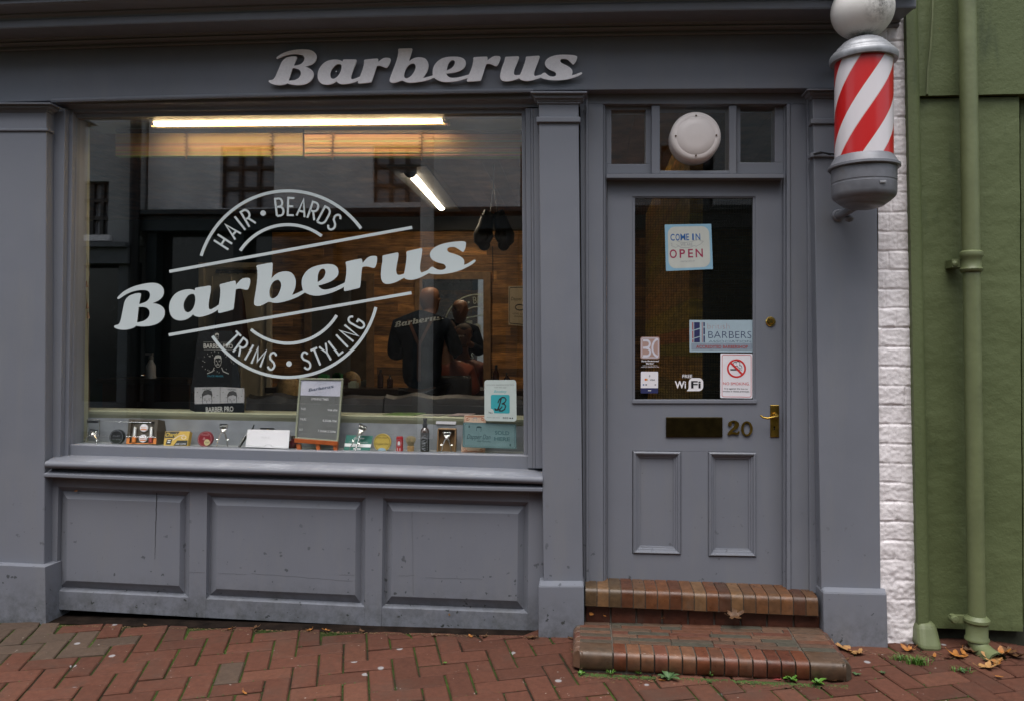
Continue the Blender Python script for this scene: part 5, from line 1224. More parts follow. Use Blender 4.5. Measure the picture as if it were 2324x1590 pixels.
mb = MB(); mb.lathe(c, [(10.15 * u, 3 * u), (10.15 * u, 44 * u)], 28); mb.build('label', flat('label_black', (.02, .02, .022)), sb, smooth=True)
def _(mb):
    rr_ = random.Random(8); g_ = cyl(c, 10.2 * u, 44 * u)
    for i in range(8): 
        v = .14 + i * .1; ribbon(mb, [(-1.0 + rr_.random() * .4, v), (-.3, v + rr_.uniform(-.04, .04)), (.2, v + rr_.uniform(-.05, .05)), (.9, v)], .03, g_)
    ribbon(mb, arc(0, .62, .7, .15, 0, 350, 16), .04, g_, closed=True, d=.0002)
art(sb, 'label_print', GREYINK, _)
# wooden box holding a clipper
wb = thing('wooden_box', (W(1013, 1027, .06).x, .06, zfloor(1013)), 'open upright tan box holding a chrome hand clipper', 'box')
f = Frame([(994, 971), (1035.5, 972), (1034, 1028), (991.5, 1027)], .07); TAN = M('tan_leatherette', (.26, .15, .07), .6, var=.2, vs=20)
mb = MB(); f.slab(mb, .004, off=-.02)
for a in ((0, 0, .06, 1), (.94, 0, 1, 1), (.06, 0, .94, .045), (.06, .955, .94, 1)): f.slab(mb, .03, *a, off=.01)
mb.build('case', TAN, wb, bev=.0015)
clipper('hand_clipper', 1013, 977, 48, .05, 'chrome hand clipper inside the tan open box', base_z=f.pt(0, .95).z + .002, spread=15)
# peach engraved poster behind the teal sign
pp = thing('pomade_poster', (W(1077, 1028, .09).x, .09, zfloor(1077)), 'tall peach poster with scroll border, mostly hidden behind the teal sign', 'poster')
f = Frame([(1054, 941), (1103, 941), (1101, 1029), (1046, 1027)], [.12, .12, .06, .06]); mb = MB(); f.slab(mb, .001); mb.build('sheet', flat('paper_peach', (.50, .36, .27)), pp)
def _(mb):
    fn = f.fn(.0005); ribbon(mb, rrect(.04, .03, .96, .97, .06, f.w / f.h), .025, fn, closed=True); ribbon(mb, rrect(.10, .06, .90, .94, .1, f.w / f.h), .015, fn, closed=True)
    for cx_, cy_ in ((.16, .1), (.84, .1), (.16, .90), (.84, .90)): ribbon(mb, [(cx_ + .09 * math.cos(t * .6) * (1 - t / 14), cy_ + .05 * math.sin(t * .6) * (1 - t / 14)) for t in range(14)], .022, fn)
    f.text(mb, 'POMADE', .5, .93, .022, .3, off=.0006)
art(pp, 'engraving', flat('ink_russet', (.33, .12, .06)), _)
art(pp, 'portrait', GREYINK, lambda mb: (ribbon(mb, arc(.5, .12, .09, .055, 150, 390, 12), .02, f.fn(.0007)), fill(mb, [arc(.5, .085, .085, .02, 180, 360, 10)], f.fn(.0007))))
# teal sign on the glass
f, s_, t = sign('stockist_sign', [(1051, 956.5), (1171.5, 961), (1172.5, 1018), (1049, 1013.5)], .012, 'teal tin plate reading Dapper Dan SOLD HERE in the lower right window corner', rr=.035, mat=M('teal_tin', (.15, .24, .25), .5, var=.1, vs=18), t=.0015)
asp = f.w / f.h
def _(mb):
    fn = f.fn(t + .0004); ribbon(mb, rrect(.008, .015, .992, .985, .04, asp), .012, fn, closed=True); ribbon(mb, rrect(.035, .07, .965, .93, .035, asp), .006, fn, closed=True)
    f.text(mb, 'Dapper Dan', .30, .56, .20, .44, off=t + .0004, shear=.35, bold=.0, rot=-.03); f.text(mb, 'Hair Pomades', .40, .73, .07, .25, off=t + .0004, shear=.35); f.text(mb, '8', .12, .17, .09, .03, off=t + .0004, bold=.04); f.text(mb, '8', .885, .84, .09, .03, off=t + .0004, bold=.04)
    ribbon(mb, arc(.30, .28, .045, .11, 150, 400, 12), .008, fn); fill(mb, [arc(.305, .2, .05, .06, 170, 370, 10)], fn)
art(s_, 'print', flat('ink_deep_teal', (.03, .065, .075)), _)
art(s_, 'lettering', flat('ink_mid_teal', (.06, .13, .14)), lambda mb: (f.text(mb, 'SOLD', .735, .37, .15, .27, off=t + .0004, bold=.03), f.text(mb, 'HERE', .735, .61, .15, .29, off=t + .0004, bold=.03)))
# booking sticker on the glass
f, s_, t = sign('booking_sticker', [(1099.5, 861.5), (1171.5, 861), (1172.5, 955.5), (1099.5, 953.5)], -.0045, 'rounded pale sticker with turquoise square and black script B on the window', 'sticker', rr=.09, mat=flat('sticker_pale_green', (.46, .53, .51)), t=.0008)
asp = f.w / f.h
art(s_, 'square', flat('ink_turquoise', (.035, .32, .36)), lambda mb: fill(mb, [rrect(.20, .36, .79, .81, .05, asp)], f.fn(t + .0003)))
art(s_, 'bubble', flat('sticker_pale_green', (.46, .53, .51)), lambda mb: fill(mb, [arc(.2, .79, .10, .09, 0, 345, 23)], f.fn(t + .0005)))
def _(mb):
    fn = f.fn(t + .0007)
    ribbon(mb, smooth_contour([(.52, .44, 1), (.47, .60), (.40, .72), (.34, .73), (.32, .67, 1)], 4)[:-4], .03, fn)
    ribbon(mb, [(.33, .70), (.40, .735), (.50, .70), (.56, .64)], .03, fn, d=.0001)
    ribbon(mb, [(.53, .45), (.43, .735)], .03, fn, d=.0002)
    ribbon(mb, [(.42, .56), (.47, .47), (.56, .42), (.64, .43), (.68, .48), (.64, .54), (.56, .575)], .03, fn, d=.0003); ribbon(mb, [(.54, .575), (.62, .58), (.665, .63), (.63, .71), (.55, .75), (.45, .745)], .03, fn, d=.0004)
    f.text(mb, '24/7', .19, .785, .035, .13, off=t + .0008, rot=.25, bold=.02)
    for u_ in (.58, .64, .70): ribbon(mb, rrect(u_, .905, u_ + .035, .935, .005, asp), .008, fn, closed=True)
    fill(mb, [arc(.80, .92, .022, .017, 0, 330, 11)], fn); fill(mb, [arc(.87, .92, .022, .017, 0, 330, 11)], fn); f.text(mb, 'Made for appointments', .28, .915, .018, .4, off=t + .0007)
art(s_, 'lettering', INK, _)
art(s_, 'lettering', flat('ink_mid_grey', (.18, .2, .2)), lambda mb: (f.text(mb, 'Schedule appointments here', .5, .115, .028, .86, off=t + .0005), f.text(mb, 'with the app', .5, .18, .028, .38, off=t + .0005)))
art(s_, 'script', flat('ink_aqua', (.16, .42, .44)), lambda mb: f.text(mb, 'Booksy', .5, .275, .065, .42, off=t + .0005, shear=.35, bold=.01))
# black product stand on the ledge
YL = .22
ps = thing('product_stand', tuple(W(497, 942, .16)), 'tall black cardboard product stand reading BARBER PRO on the window ledge', 'display stand')
BC_ = M('black_card', (.008, .009, .011), .8, spec=.12)
f = Frame([(447, 750), (535, 752), (548, 890), (434, 890)], [.30, .30, .24, .24])
mb = MB(); fill(mb, [[(.0, 1), (.05, .05), (.12, .0), (.90, .0), (.96, .06), (1.0, 1)]], lambda u, v, d: f.pt(u, v, d), .006); mb.build('header_card', BC_, ps)
t_f = Frame([(441, 916), (554, 913), (553.5, 940.5), (442, 944)], .155)
mb = MB(); t_f.slab(mb, .003); b0 = [t_f.pt(0, 0), t_f.pt(0, 1)]; mb.hexa([b0[0], b0[0] + Vector((.002, 0, 0)), b0[1] + Vector((.002, 0, 0)), b0[1]], [W(433, 872, .27), W(435, 872, .27), W(433, 934, .27), W(431, 934, .27)])
b1 = [t_f.pt(1, 0), t_f.pt(1, 1)]; mb.hexa([b1[0], b1[0] + Vector((.002, 0, 0)), b1[1] + Vector((.002, 0, 0)), b1[1]], [W(551, 876, .27), W(552, 876, .27), W(550, 930, .27), W(549, 930, .27)])
mb.add([t_f.pt(0, 1), t_f.pt(1, 1), W(550, 930, .27), W(431, 934, .27)], [(0, 1, 2, 3)]); mb.build('tray', BC_, ps)
PALE = flat('ink_pale_grey', (.42, .42, .40))
art(ps, 'lettering', PALE, lambda mb: (f.text(mb, 'BARBER PRO', .56, .25, .075, .70, off=.008, bold=.03), t_f.text(mb, 'BARBER PRO', .51, .46, .42, .56, off=.001, bold=.03), f.slab(mb, .0003, .2, .19, .45, .193, off=.008), f.slab(mb, .0003, .62, .19, .88, .193, off=.008), f.slab(mb, .0003, .22, .31, .9, .314, off=.008)))
def head(mb, fn, cx_, cy_, s, a):   # a plain line portrait
    P_ = lambda x, y: (cx_ + x * s, cy_ + y * s * a)
    ribbon(mb, [P_(*q) for q in ((-.42, -.2), (-.46, .1), (-.36, .5), (-.18, .78), (0, .85), (.18, .78), (.36, .5), (.46, .1), (.42, -.2))], .05 * s, fn)
    fill(mb, [[P_(*q) for q in ((-.46, -.1), (-.5, -.5), (-.3, -.85), (.1, -.95), (.42, -.8), (.5, -.45), (.45, -.1), (.36, -.4), (.1, -.5), (-.2, -.42), (-.36, -.35))]], fn)
    for sx in (-1, 1): ribbon(mb, [P_(sx * .32, -.1), P_(sx * .12, -.08)], .06 * s, fn); fill(mb, [[P_(sx * .2 + .06 * math.cos(t), .04 + .04 * math.sin(t)) for t in (0, 1.5, 3, 4.5)]], fn)
    ribbon(mb, [P_(0, 0), P_(-.06, .28), P_(.05, .3)], .04 * s, fn); ribbon(mb, [P_(-.2, .52), P_(0, .45), P_(.2, .52)], .08 * s, fn)
def _(mb):
    head(mb, f.fn(.008), .55, .50, .17, f.w / f.h); ribbon(mb, [(.32, .70), (.44, .66), (.47, .60)], .015, f.fn(.008)); ribbon(mb, [(.78, .70), (.66, .66), (.63, .60)], .015, f.fn(.008)); head(mb, f.fn(.008), .53, .10, .10, f.w / f.h)
    rr_ = random.Random(3)
    for i in range(26):
        a = rr_.uniform(0, 6.28); q = rr_.uniform(.24, .36); u_, v_ = .55 + q * math.cos(a), .52 + q * math.sin(a) * .5
        ribbon(mb, [(u_, v_), (u_ + .02 * math.cos(a), v_ + .02 * math.sin(a))], .008, f.fn(.008))
art(ps, 'portrait', PALE, _)
art(ps, 'strapline', flat('ink_teal', (.02, .16, .22)), lambda mb: f.text(mb, 'FACE MASK', .50, .735, .03, .34, off=.0085, bold=.02))
for i, (a, b) in enumerate((((441.5, 878), (499, 877)), ((500, 877), (554, 880)))):
    sf = Frame([a, b, (b[0], 917), (a[0], 918)], [.19, .19, .165, .165]); mb = MB(); sf.slab(mb, .012); pk = mb.build('sachet', flat('sachet_grey', (.30, .30, .31)), ps)
    art(pk, 'print', INK, lambda mb: (head(mb, sf.fn(.001), .5, .72, .42, sf.w / sf.h), sf.text(mb, 'MASK', .5, .12, .09, .35, off=.001), [ribbon(mb, [(.1 + .13 * j, .3 + .1 * ((j * 7) % 4)), (.14 + .13 * j, .28 + .1 * ((j * 7) % 4))], .03, sf.fn(.001)) for j in range(7) if j not in (2, 3, 4)]))
# magazine, leaflets on the ledge
def zled(px=900): return W(px, 944, .14).z
for nm, x0, x1, y0, y1, dz, mt, lb, ct in (('magazine', 868, 944, .17, .33, .006, M('magazine_cover', (.08, .16, .03), .3, var=.9, vs=28), 'colourful green and red magazine lying flat on the window ledge', 'magazine'),
                                   ('leaflet', 960, 998, .16, .26, .003, M('leaflet_grey', (.20, .19, .18), .4, var=.6, vs=40), 'grey leaflet lying on the ledge right of the magazine', 'leaflet'),
                                   ('leaflet', 1015, 1062, .16, .30, .004, M('leaflet_mauve', (.26, .2, .2), .4, var=.4, vs=40), 'mauve leaflet on the ledge left of the peach poster', 'leaflet')):
    a, b = W(x0, 944, y0).x, W(x1, 944, y0).x; zl = W((x0 + x1) / 2, 944, .14).z + .0005
    mb = MB(); mb.hexa([(a, y0, zl + dz), (b, y0 + .01, zl + dz), (b - .01, y0 + .01, zl), (a, y0, zl)], [(a + .03, y1, zl + dz), (b + .02, y1, zl + dz), (b + .02, y1, zl), (a + .03, y1, zl)])
    mb.build(nm, mt, None, label=lb, cat=ct)
mb = MB(); hf = Frame([(1161 - 6, 951), (1224 - 0, 951), (1220, 960), (1155, 960)], .125); hf = Frame([(991, 950), (1036, 952), (1034, 962), (989, 961)], .128); hf.slab(mb, .001); mb.build('leaflet', WHITE, None, label='white leaflet folded over the ledge above the tan box', cat='leaflet')
# ================================================================ INTERIOR
YB1 = 3.6; ZF = .30; ZC = 2.68
xi0, xi1 = -4.9, 2.4
TEALW = M('dark_teal_wall', (.012, .028, .036), .7, var=.15, bmp=.2)
xw = W(617, 600, YB1).x; zpl = W(900, 526, YB1).z
def lining():
    mb = MB(); xL = W(172, 600, .0).x; 
    mb.hexa([W(166, 262, .03), W(204, 266, .125), W(200, 1000, .125), W(160, 1012, .03)], [W(150, 262, .03), W(190, 262, .30), W(186, 1000, .30), W(140, 1012, .03)])
    mb.pq([(150, 225), (1215, 225), (1215, 261), (150, 266)], .075, .40)
    mb.build('window_lining', CREAM, shop)
    xa, xb = W(150, 1000, .05).x, W(1215, 1000, .05).x
    # low display shelf following the rail, riser board and ledge
    mb = MB(); mb.sweep(gbot, 150, 1212, [(-.02, -.004), (.145, -.003), (.145, -.05), (-.02, -.05)], ybase=-.03, n=14); mb.build('display_shelf', GREYBOARD, shop)
    lt = quad3([(200, 938), (642, 946.5), (1180, 957)])
    mb = MB()
    vs = []; n = 14
    for i in range(n + 1):
        px = 150 + (1212 - 150) * i / n; a = W(px, lt(px), YB); b = W(px, gbot(px) + 14, YB); vs += [(a.x, YB, a.z), (b.x, YB, b.z - .02), (b.x, YB + .02, b.z - .02), (a.x, YB + .02, a.z)]
    fs = [(i * 4 + k, i * 4 + (k + 1) % 4, (i + 1) * 4 + (k + 1) % 4, (i + 1) * 4 + k) for i in range(n) for k in range(4)]
    mb.add(vs, fs); mb.build('riser_board', GREYBOARD, shop)
    mb = MB(); mb.sweep(lt, 150, 1212, [(YB - .008, .0), (YB - .01, .014), (YB - .004, .019), (.31, .019), (.31, -.02), (YB, -.02)], ybase=YB - .008, n=14); mb.build('ledge', CREAM, shop)
    mb = MB(); mb.box(W(150, 900, .3).x, W(1215, 900, .3).x, .29, .305, ZF, W(600, 950, .3).z - .02); mb.build('inner_apron', TEALW, shop)
lining()
mb = MB()
mb.box(xi0, xi1, .31, YB1 + .3, ZF - .1, ZF); fl = mb.build('floor', M('dark_floor', (.05, .035, .025), .5, var=.3, vs=3), shop)
mb = MB(); mb.box(xi0 - .1, xi0, .05, YB1 + .3, ZF, ZC); mb.box(xi0, xw, YB1, YB1 + .15, ZF, ZC); mb.box(xi1, xi1 + .1, .05, YB1 + .3, ZF, ZC)
mb.box(xw, xi1, YB1 + .03, YB1 + .15, ZF, ZC)
mb.build('inner_wall', TEALW, shop)
PLK = M('reclaimed_plank', (1, 1, 1), .6, var=.35, vs=3, attr=True)
def plankmat():
    m = PLK; nt = m.node_tree; b = nt.nodes['Principled BSDF']; a = nd(nt, 'ShaderNodeVertexColor', layer_name='Col')
    g = ramp(nt, nz(nt, pos(nt, (2.2, 2.2, 34)), 3, 7, .7), [(.3, .40), (.7, 1.45)]); k = ramp(nt, nz(nt, pos(nt, (1, 1, 5)), 5, 3), [(.35, .6), (.65, 1.25)])
    c = mix(nt, mix(nt, a.outputs['Color'], g, 1.0, 'MULTIPLY'), k, 1.0, 'MULTIPLY'); nt.links.new(c, b.inputs['Base Color'])
plankmat()
mb = MB(); rw = random.Random(21); z = zpl; hz = .076
while z > ZF:
    x = xw + rw.uniform(-.6, 0); 
    while x < xi1:
        L_ = rw.uniform(.45, 1.3); a, b = max(x, xw), min(x + L_, xi1); f_ = rw.uniform(.35, 1.35)
        if b - a > .01: mb.box(a + .001, b - .001, YB1 + .0 - rw.uniform(0, .009), YB1 + .03, max(ZF, z - hz + .0015), z, tuple(q * f_ for q in (.46, .215, .060)))
        x += L_
    z -= hz
mb.build('plank_wall', PLK, shop)
mb = MB(); mb.box(xw, xi1, YB1 - .03, YB1 + .03, zpl + .002, ZC); mb.build('dark_beam', M('dark_beam_paint', (.02, .018, .017), .6), shop)
mb = MB(); x = xi0
while x < xi1:
    f_ = rw.uniform(.7, 1.1); mb.box(x, x + .118, .16, YB1 + .1, ZC, ZC + .03, tuple(q * f_ for q in (.20, .10, .042))); x += .12
mb.build('ceiling', PLK, shop)
mb = MB(); mb.box(xi0 - .1, xi1 + .1, .12, YB1 + .4, ZC + .04, ZC + .1); mb.build('ceiling_slab', DARK, shop)
mb = MB()   # front wall beside the window, behind the pilasters and above door glass
mb.box(W(1205, 800, .1).x, W(1372, 800, .1).x, .10, .16, ZF - .3, ZC + .05); mb.box(W(1782, 800, .1).x, xi1 + .1, .10, .16, ZF - .3, ZC + .05); mb.box(xi0 - .1, W(152, 800, .1).x, .10, .16, ZF - .3, ZC + .05)
mb.box(xi0, xi1, .10, .16, W(700, 250, .1).z, ZC + .05)
mb.build('front_wall_inside', M('inside_wall_ochre', (.20, .13, .05), .8, var=.2), shop)
# partition seen through the door glass
mb = MB(); z = ZC
while z > ZF:
    mb.box(.55, .62, .42, YB1 - .05, max(ZF, z - hz + .0015), z, tuple(q * rw.uniform(1.0, 1.8) for q in (.50, .28, .06))); z -= hz
mb.build('partition', PLK, shop)
# back door with coat
bd = [(450, 596), (614, 596), (614, 935), (450, 935)]; BEIGE = M('beige_door_paint', (.78, .70, .54), .55, var=.08)
mb = MB(); mb.pr(450, 596, 462, 935, YB1 - .04, YB1); mb.pr(604, 596, 615, 935, YB1 - .04, YB1); mb.pr(462, 596, 604, 608, YB1 - .04, YB1); mb.pr(462, 608, 604, 935, YB1 - .012, YB1)
idr = mb.build('inner_door', BEIGE, shop, bev=.004)
mb = MB()
for (a, b, c, d) in ((478, 625, 525, 720), (545, 625, 592, 720), (478, 745, 525, 900), (545, 745, 592, 900)):
    for (e, f_, g, h) in ((a, b, c, b + 3), (a, d - 3, c, d), (a, b + 3, a + 3, d - 3), (c - 3, b + 3, c, d - 3)): mb.pr(e, f_, g, h, YB1 - .022, YB1 - .01)
mb.build('door_moulding', BEIGE, idr)
mb = MB()
for px_ in (500, 520, 540, 560, 580): mb.tube([W(px_, 618, YB1 - .015), W(px_, 622, YB1 - .05), W(px_, 616, YB1 - .055)], .006, 6); 
mb.pr(490, 612, 590, 620, YB1 - .025, YB1 - .01); rk = mb.build('coat_rack', CHROME, None, label='row of chrome coat hooks on the beige inner door', cat='coat rack')
mb = MB(); p = W(524, 640, YB1 - .08); n_ = 16; prof = [(0, .0), (.045, -.02), (.10, -.07), (.13, -.2), (.16, -.45), (.19, -.62)]
vs = []; fs = []
for r_, h_ in prof:
    for k_ in range(n_): a = 2 * math.pi * k_ / n_; vs.append((p.x + r_ * (1 + .12 * math.sin(5 * a)) * math.cos(a), p.y + r_ * .35 * math.sin(a), p.z + h_))
for i in range(len(prof) - 1):
    for k_ in range(n_): fs.append((i * n_ + k_, i * n_ + (k_ + 1) % n_, (i + 1) * n_ + (k_ + 1) % n_, (i + 1) * n_ + k_))
mb.add(vs, fs); mb.build('coat', M('brown_coat', (.07, .028, .015), .9, bmp=.5, bs=20), None, smooth=True, label='dark brown coat hanging on the beige inner door', cat='coat')
# strip lights
TUBE = emis('warm_tube_light', (1, .70, .35), 15); TUBE2 = emis('white_tube_light', (1, .82, .60), 23)
y1 = .085
a, b = W(352, 277.5, y1), W(1004, 270.5, y1)
tl = thing('strip_light', tuple((a + b) / 2), 'long glowing warm fluorescent strip light along the top of the window', 'strip light')
mb = MB(); mb.tube([a, b], .0195, 16); mb.build('tube', TUBE, tl, smooth=True)
mb = MB(); ZB = (b - a).normalized(); mb.hexa([a + Vector((-.03, .030, .035)), b + Vector((.03, .030, .035)), b + Vector((.03, .030, -.018)), a + Vector((-.03, .030, -.018))], [a + Vector((-.03, .07, .035)), b + Vector((.03, .07, .035)), b + Vector((.03, .07, -.018)), a + Vector((-.03, .07, -.018))]); mb.build('batten', M('cream_batten', (.62, .55, .38), .4), tl, bev=.004)
for q, s_ in ((a, -1), (b, 1)):
    mb = MB(); mb.tube([q + ZB * s_ * -.004, q + ZB * s_ * .014], .0185, 14); mb.box(min(q.x + s_ * .014, q.x + s_ * .026), max(q.x + s_ * .014, q.x + s_ * .026), q.y - .015, q.y + .036, q.z - .025, q.z + .03); mb.build('end_cap', CHROME, tl)
a, b = W(932, 391, 1.65), W(1002, 470, 3.05)
t2 = thing('strip_light', tuple((a + b) / 2), 'white fluorescent strip light running back across the shop ceiling', 'strip light')
mb = MB(); mb.tube([a, b], .030, 16); mb.build('tube', TUBE2, t2, smooth=True)
mb = MB(); mb.tube([a - (b - a).normalized() * .03, a + (b - a).normalized() * .002], .045, 16); mb.tube([a + Vector((0, 0, .02)), Vector((a.x, a.y, ZC))], .008, 8); mb.tube([b + Vector((0, 0, .02)), Vector((b.x, b.y, ZC))], .008, 8); mb.build('end_cap', BLACK, t2)
mb = MB(); q0, q1, q2, q3 = W(878, 366, 1.45), W(968, 360, 1.45), W(1046, 462, 3.2), W(990, 470, 3.2)
for q in (q0, q1, q2, q3): q.z = ZC - .02
mb.add([q0, q1, q2, q3] + [q + Vector((0, 0, .012)) for q in (q0, q1, q2, q3)], [(0, 1, 2, 3), (7, 6, 5, 4), (0, 4, 5, 1), (1, 5, 6, 2), (2, 6, 7, 3), (3, 7, 4, 0)]); mb.build('reflector', M('scuffed_white_panel', (.13, .13, .13), .5, var=.4, vs=18), t2)
# blinds drawn up
BL_ = M('bamboo_slat', (.40, .28, .13), .6, var=.08, vs=30, attr=True)
for (xa, xb, ya, yb, yy, lb) in ((262, 687, 303, 355, .215, 'raised bundle of orange wooden blind slats under the left half of the strip light'), (691, 1192, 305.5, 358, .19, 'raised wooden slat blind hanging under the right half of the strip light')):
    bt = thing('slatted_blind', tuple(W((xa + xb) / 2, yb, yy)), lb, 'blind', 'raised wooden blinds in the shop window')
    mb = MB(); n = 26; rr_ = random.Random(int(xa))
    for i in range(n):
        t0, t1 = ya + (yb - ya) * i / n, ya + (yb - ya) * (i + .8) / n; o_ = rr_.uniform(-.003, .003)
        mb.pq([(xa, t0), (xb, t0 - 1), (xb, t1 - 1), (xa, t1)], yy + o_, yy + .045, tuple(q * rr_.choice((.6, .9, 1.0, 1.05, .95)) for q in (1, 1, 1)))
    mb.build('slats', BL_, bt)
    mb = MB(); mb.pr(xa, ya - 10, xb, ya - 3, yy + .005, yy + .04); mb.build('head_rail', M('dark_rail', (.10, .07, .04), .5), bt)
    for px_ in ((423, 618) if xa < 500 else (755, 957)):
        mb = MB(); P_ = []
        for i in range(46):
            t = i / 45; P_.append(W(px_ + 7 * math.sin(i * 2.1) * (.6 + .4 * math.sin(i)), ya - 3 + (yb - ya + 8) * t, yy - .016 + .003 * math.cos(i)))
        mb.tube(P_, .0028, 5); mb.tube([W(px_ - 8, ya - 4, yy - .01), W(px_ + 8, ya - 4, yy - .01)], .002, 5); mb.build('bunched_cord', M('brown_cord', (.12, .065, .025), .9), bt)
# cord with wooden toggles at the left
cdh = thing('blind_cord', tuple(W(194, 930, .10)), 'thin blind cord with small wooden toggles down the left side of window', 'cord')
mb = MB(); mb.tube([W(197, 440, .10), W(193, 560, .10), W(191, 610, .10), W(196, 680, .10), W(199, 720, .10), W(201, 830, .10), W(202, 934, .10)], .0012, 5); mb.tube([W(193, 560, .10), W(203, 620, .10), W(198, 690, .10)], .001, 5); mb.build('cord', M('brown_cord', (.12, .065, .025), .9), cdh)
for px_, py in ((193, 601), (196, 645), (198, 694), (200, 716)):
    mb = MB(); mb.tube([W(px_, py - 7, .098), W(px_, py + 1, .098), W(px_ + .5, py + 7, .098)], [.0035, .006, .008], 10); mb.build('toggle', M('toggle_wood', (.16, .08, .03), .5), cdh, smooth=True)
# mirrors
def mirror_mat():
    m, nt, b = new_mat('mirror_silver'); b.inputs['Metallic'].default_value = 1; b.inputs['Roughness'].default_value = .01; b.inputs['Base Color'].default_value = (.86, .88, .88, 1); return m
MIR = mirror_mat(); FRW = M('mirror_frame_wood', (.20, .11, .045), .5, var=.3, vs=20)
for (x0_, y0_, x1_, y1_, lb) in ((706, 638, 831, 900, 'dark wall mirror behind the lettering, left of the barber'), (958, 634, 1097, 905, 'wall mirror reflecting the barber, the customer and the bright street')):
    mt_ = thing('wall_mirror', tuple(W((x0_ + x1_) / 2, y1_, YB1 - .03)), lb, 'mirror', 'mirrors on the plank wall')
    mb = MB(); mb.pr(x0_, y0_, x1_, y1_, YB1 - .025, YB1 - .015); mb.build('glass', MIR, mt_)
    mb = MB(); w_ = 17
    for q in ((x0_ - w_, y0_ - w_, x1_ + w_, y0_), (x0_ - w_, y1_, x1_ + w_, y1_ + 10), (x0_ - w_, y0_, x0_, y1_), (x1_, y0_, x1_ + w_, y1_)): mb.pr(*q, YB1 - .035, YB1 - .012)
    mb.build('frame', FRW, mt_, bev=.003)
# framed poster on the back wall
f, s_, t = sign('wall_poster', [(1154, 650), (1205, 648), (1205, 742), (1154, 737)], YB1 - .02, 'cream pomade poster on the plank wall at the right window edge', 'poster', mat=flat('poster_cream', (.50, .42, .30)))
def _(mb):
    ribbon(mb, rrect(.05, .04, .95, .96, .06, f.w / f.h), .02, f.fn(t + .001), closed=True); f.text(mb, 'Dapper Dan', .5, .32, .09, .78, off=t + .001, shear=.3); f.text(mb, 'LIVE LIKE', .5, .70, .045, .6, off=t + .001); f.text(mb, 'DAPPER', .5, .77, .045, .45, off=t + .001)
    ribbon(mb, arc(.5, .54, .2, .07, 0, 350, 20), .03, f.fn(t + .001), closed=True)
art(s_, 'print', INK, _)
# counter, bottles, boxes
ct = thing('counter', (W(950, 900, 3.3).x, 3.3, ZF), 'dark counter under the mirrors along the plank wall', 'counter')
mb = MB(); zt_ = W(800, 880, 3.3).z; mb.box(xw + .1, xi1, 3.22, YB1 - .03, zt_ - .05, zt_); mb.build('worktop', M('dark_worktop', (.03, .018, .01), .3), ct, bev=.004)
mb = MB(); mb.box(xw + .15, xi1, 3.3, YB1 - .03, ZF, zt_ - .05); mb.build('cupboard', M('dark_cupboard', (.02, .014, .01), .6), ct)
GRB = M('bright_green_card', (.03, .28, .05), .5)
def onct(px): return W(px, 880, 3.38).x
for nm, px_, w_, h_, mt, lb in (('box', 736, .085, .115, GRB, 'bright green box on the counter below the word styling'), ('box', 803, .08, .05, M('white_green_card', (.42, .50, .42), .5), 'low pale box on the counter below the left mirror')):
    mb = MB(); x_ = onct(px_); mb.box(x_ - w_ / 2, x_ + w_ / 2, 3.33, 3.41, zt_ + .001, zt_ + h_); mb.box(x_ - w_ * .3, x_ + w_ * .3, 3.345, 3.395, zt_ + h_ + .0005, zt_ + h_ + .012); mb.build(nm, mt, None, label=lb, cat='box', bev=.003)
for i, (px_, lb) in enumerate(((862, 'dark bottle on the counter left of the barber'), (884, 'shorter dark bottle on the counter right beside the barber'), (1125, 'tall dark bottle on the counter right of the mirror'), (1150, 'black bottle on the counter under the cream poster'))):
    bt = thing('bottle', (onct(px_), 3.4, zt_), lb, 'bottle', 'bottles on the counter'); h_ = (.17, .12, .22, .15)[i]
    mb = MB(); mb.lathe((onct(px_), 3.4, zt_ + .001), [(.026, 0), (.028, .01), (.028, h_ * .65), (.011, h_ * .8), (.010, h_ * .85)], 16); mb.build('bottle_body', MC['amber_glass'], bt, smooth=True)
    mb = MB(); mb.lathe((onct(px_), 3.4, zt_ + h_ * .85), [(.012, 0), (.012, h_ * .15), (0, h_ * .16)], 12); mb.build('cap', CHROME if i % 2 else BLACK, bt, smooth=True)
# left counter with spray bottles and clipper
c2 = thing('counter', (W(330, 930, 2.4).x, 2.4, ZF), 'dark side counter in the left shadow of the shop', 'counter')
mb = MB(); za = W(330, 858, 2.3).z; mb.box(W(235, 850, 2.3).x, W(440, 850, 2.3).x, 2.2, 2.7, za - .04, za); mb.build('worktop', MC['dark_worktop'], c2, bev=.004); mb = MB(); mb.box(W(240, 850, 2.3).x, W(435, 850, 2.3).x, 2.26, 2.68, ZF, za - .042); mb.build('cupboard', M('red_brown_cupboard', (.035, .012, .006), .5), c2)
sp = thing('spray_bottle', (W(342, 858, 2.3).x, 2.3, za), 'white plastic spray bottle on the left side counter', 'bottle')
mb = MB(); c = (W(342, 858, 2.3).x, 2.3, za + .001); mb.lathe(c, [(.036, 0), (.038, .01), (.038, .10), (.018, .135), (.016, .15)], 18); mb.build('bottle_body', M('white_plastic', (.5, .5, .5), .4), sp, smooth=True)
mb = MB(); mb.lathe(c, [(.018, .15), (.018, .175), (.012, .18), (.012, .2), (0, .2)], 14); mb.box(c[0] - .045, c[0] + .015, 2.29, 2.31, c[2] + .185, c[2] + .205); mb.build('trigger', M('grey_plastic', (.2, .2, .2), .4), sp)
mb = MB(); q = W(350, 850, 2.35); mb.tube([(q.x - .08, 2.35, za + .08), (q.x + .04, 2.33, za + .006)], .004, 6); mb.sphere((q.x - .10, 2.35, za + .02), .02, 10, 6); mb.build('razor', CHROME, None, label='chrome stick leaning on the left side counter', cat='tool')
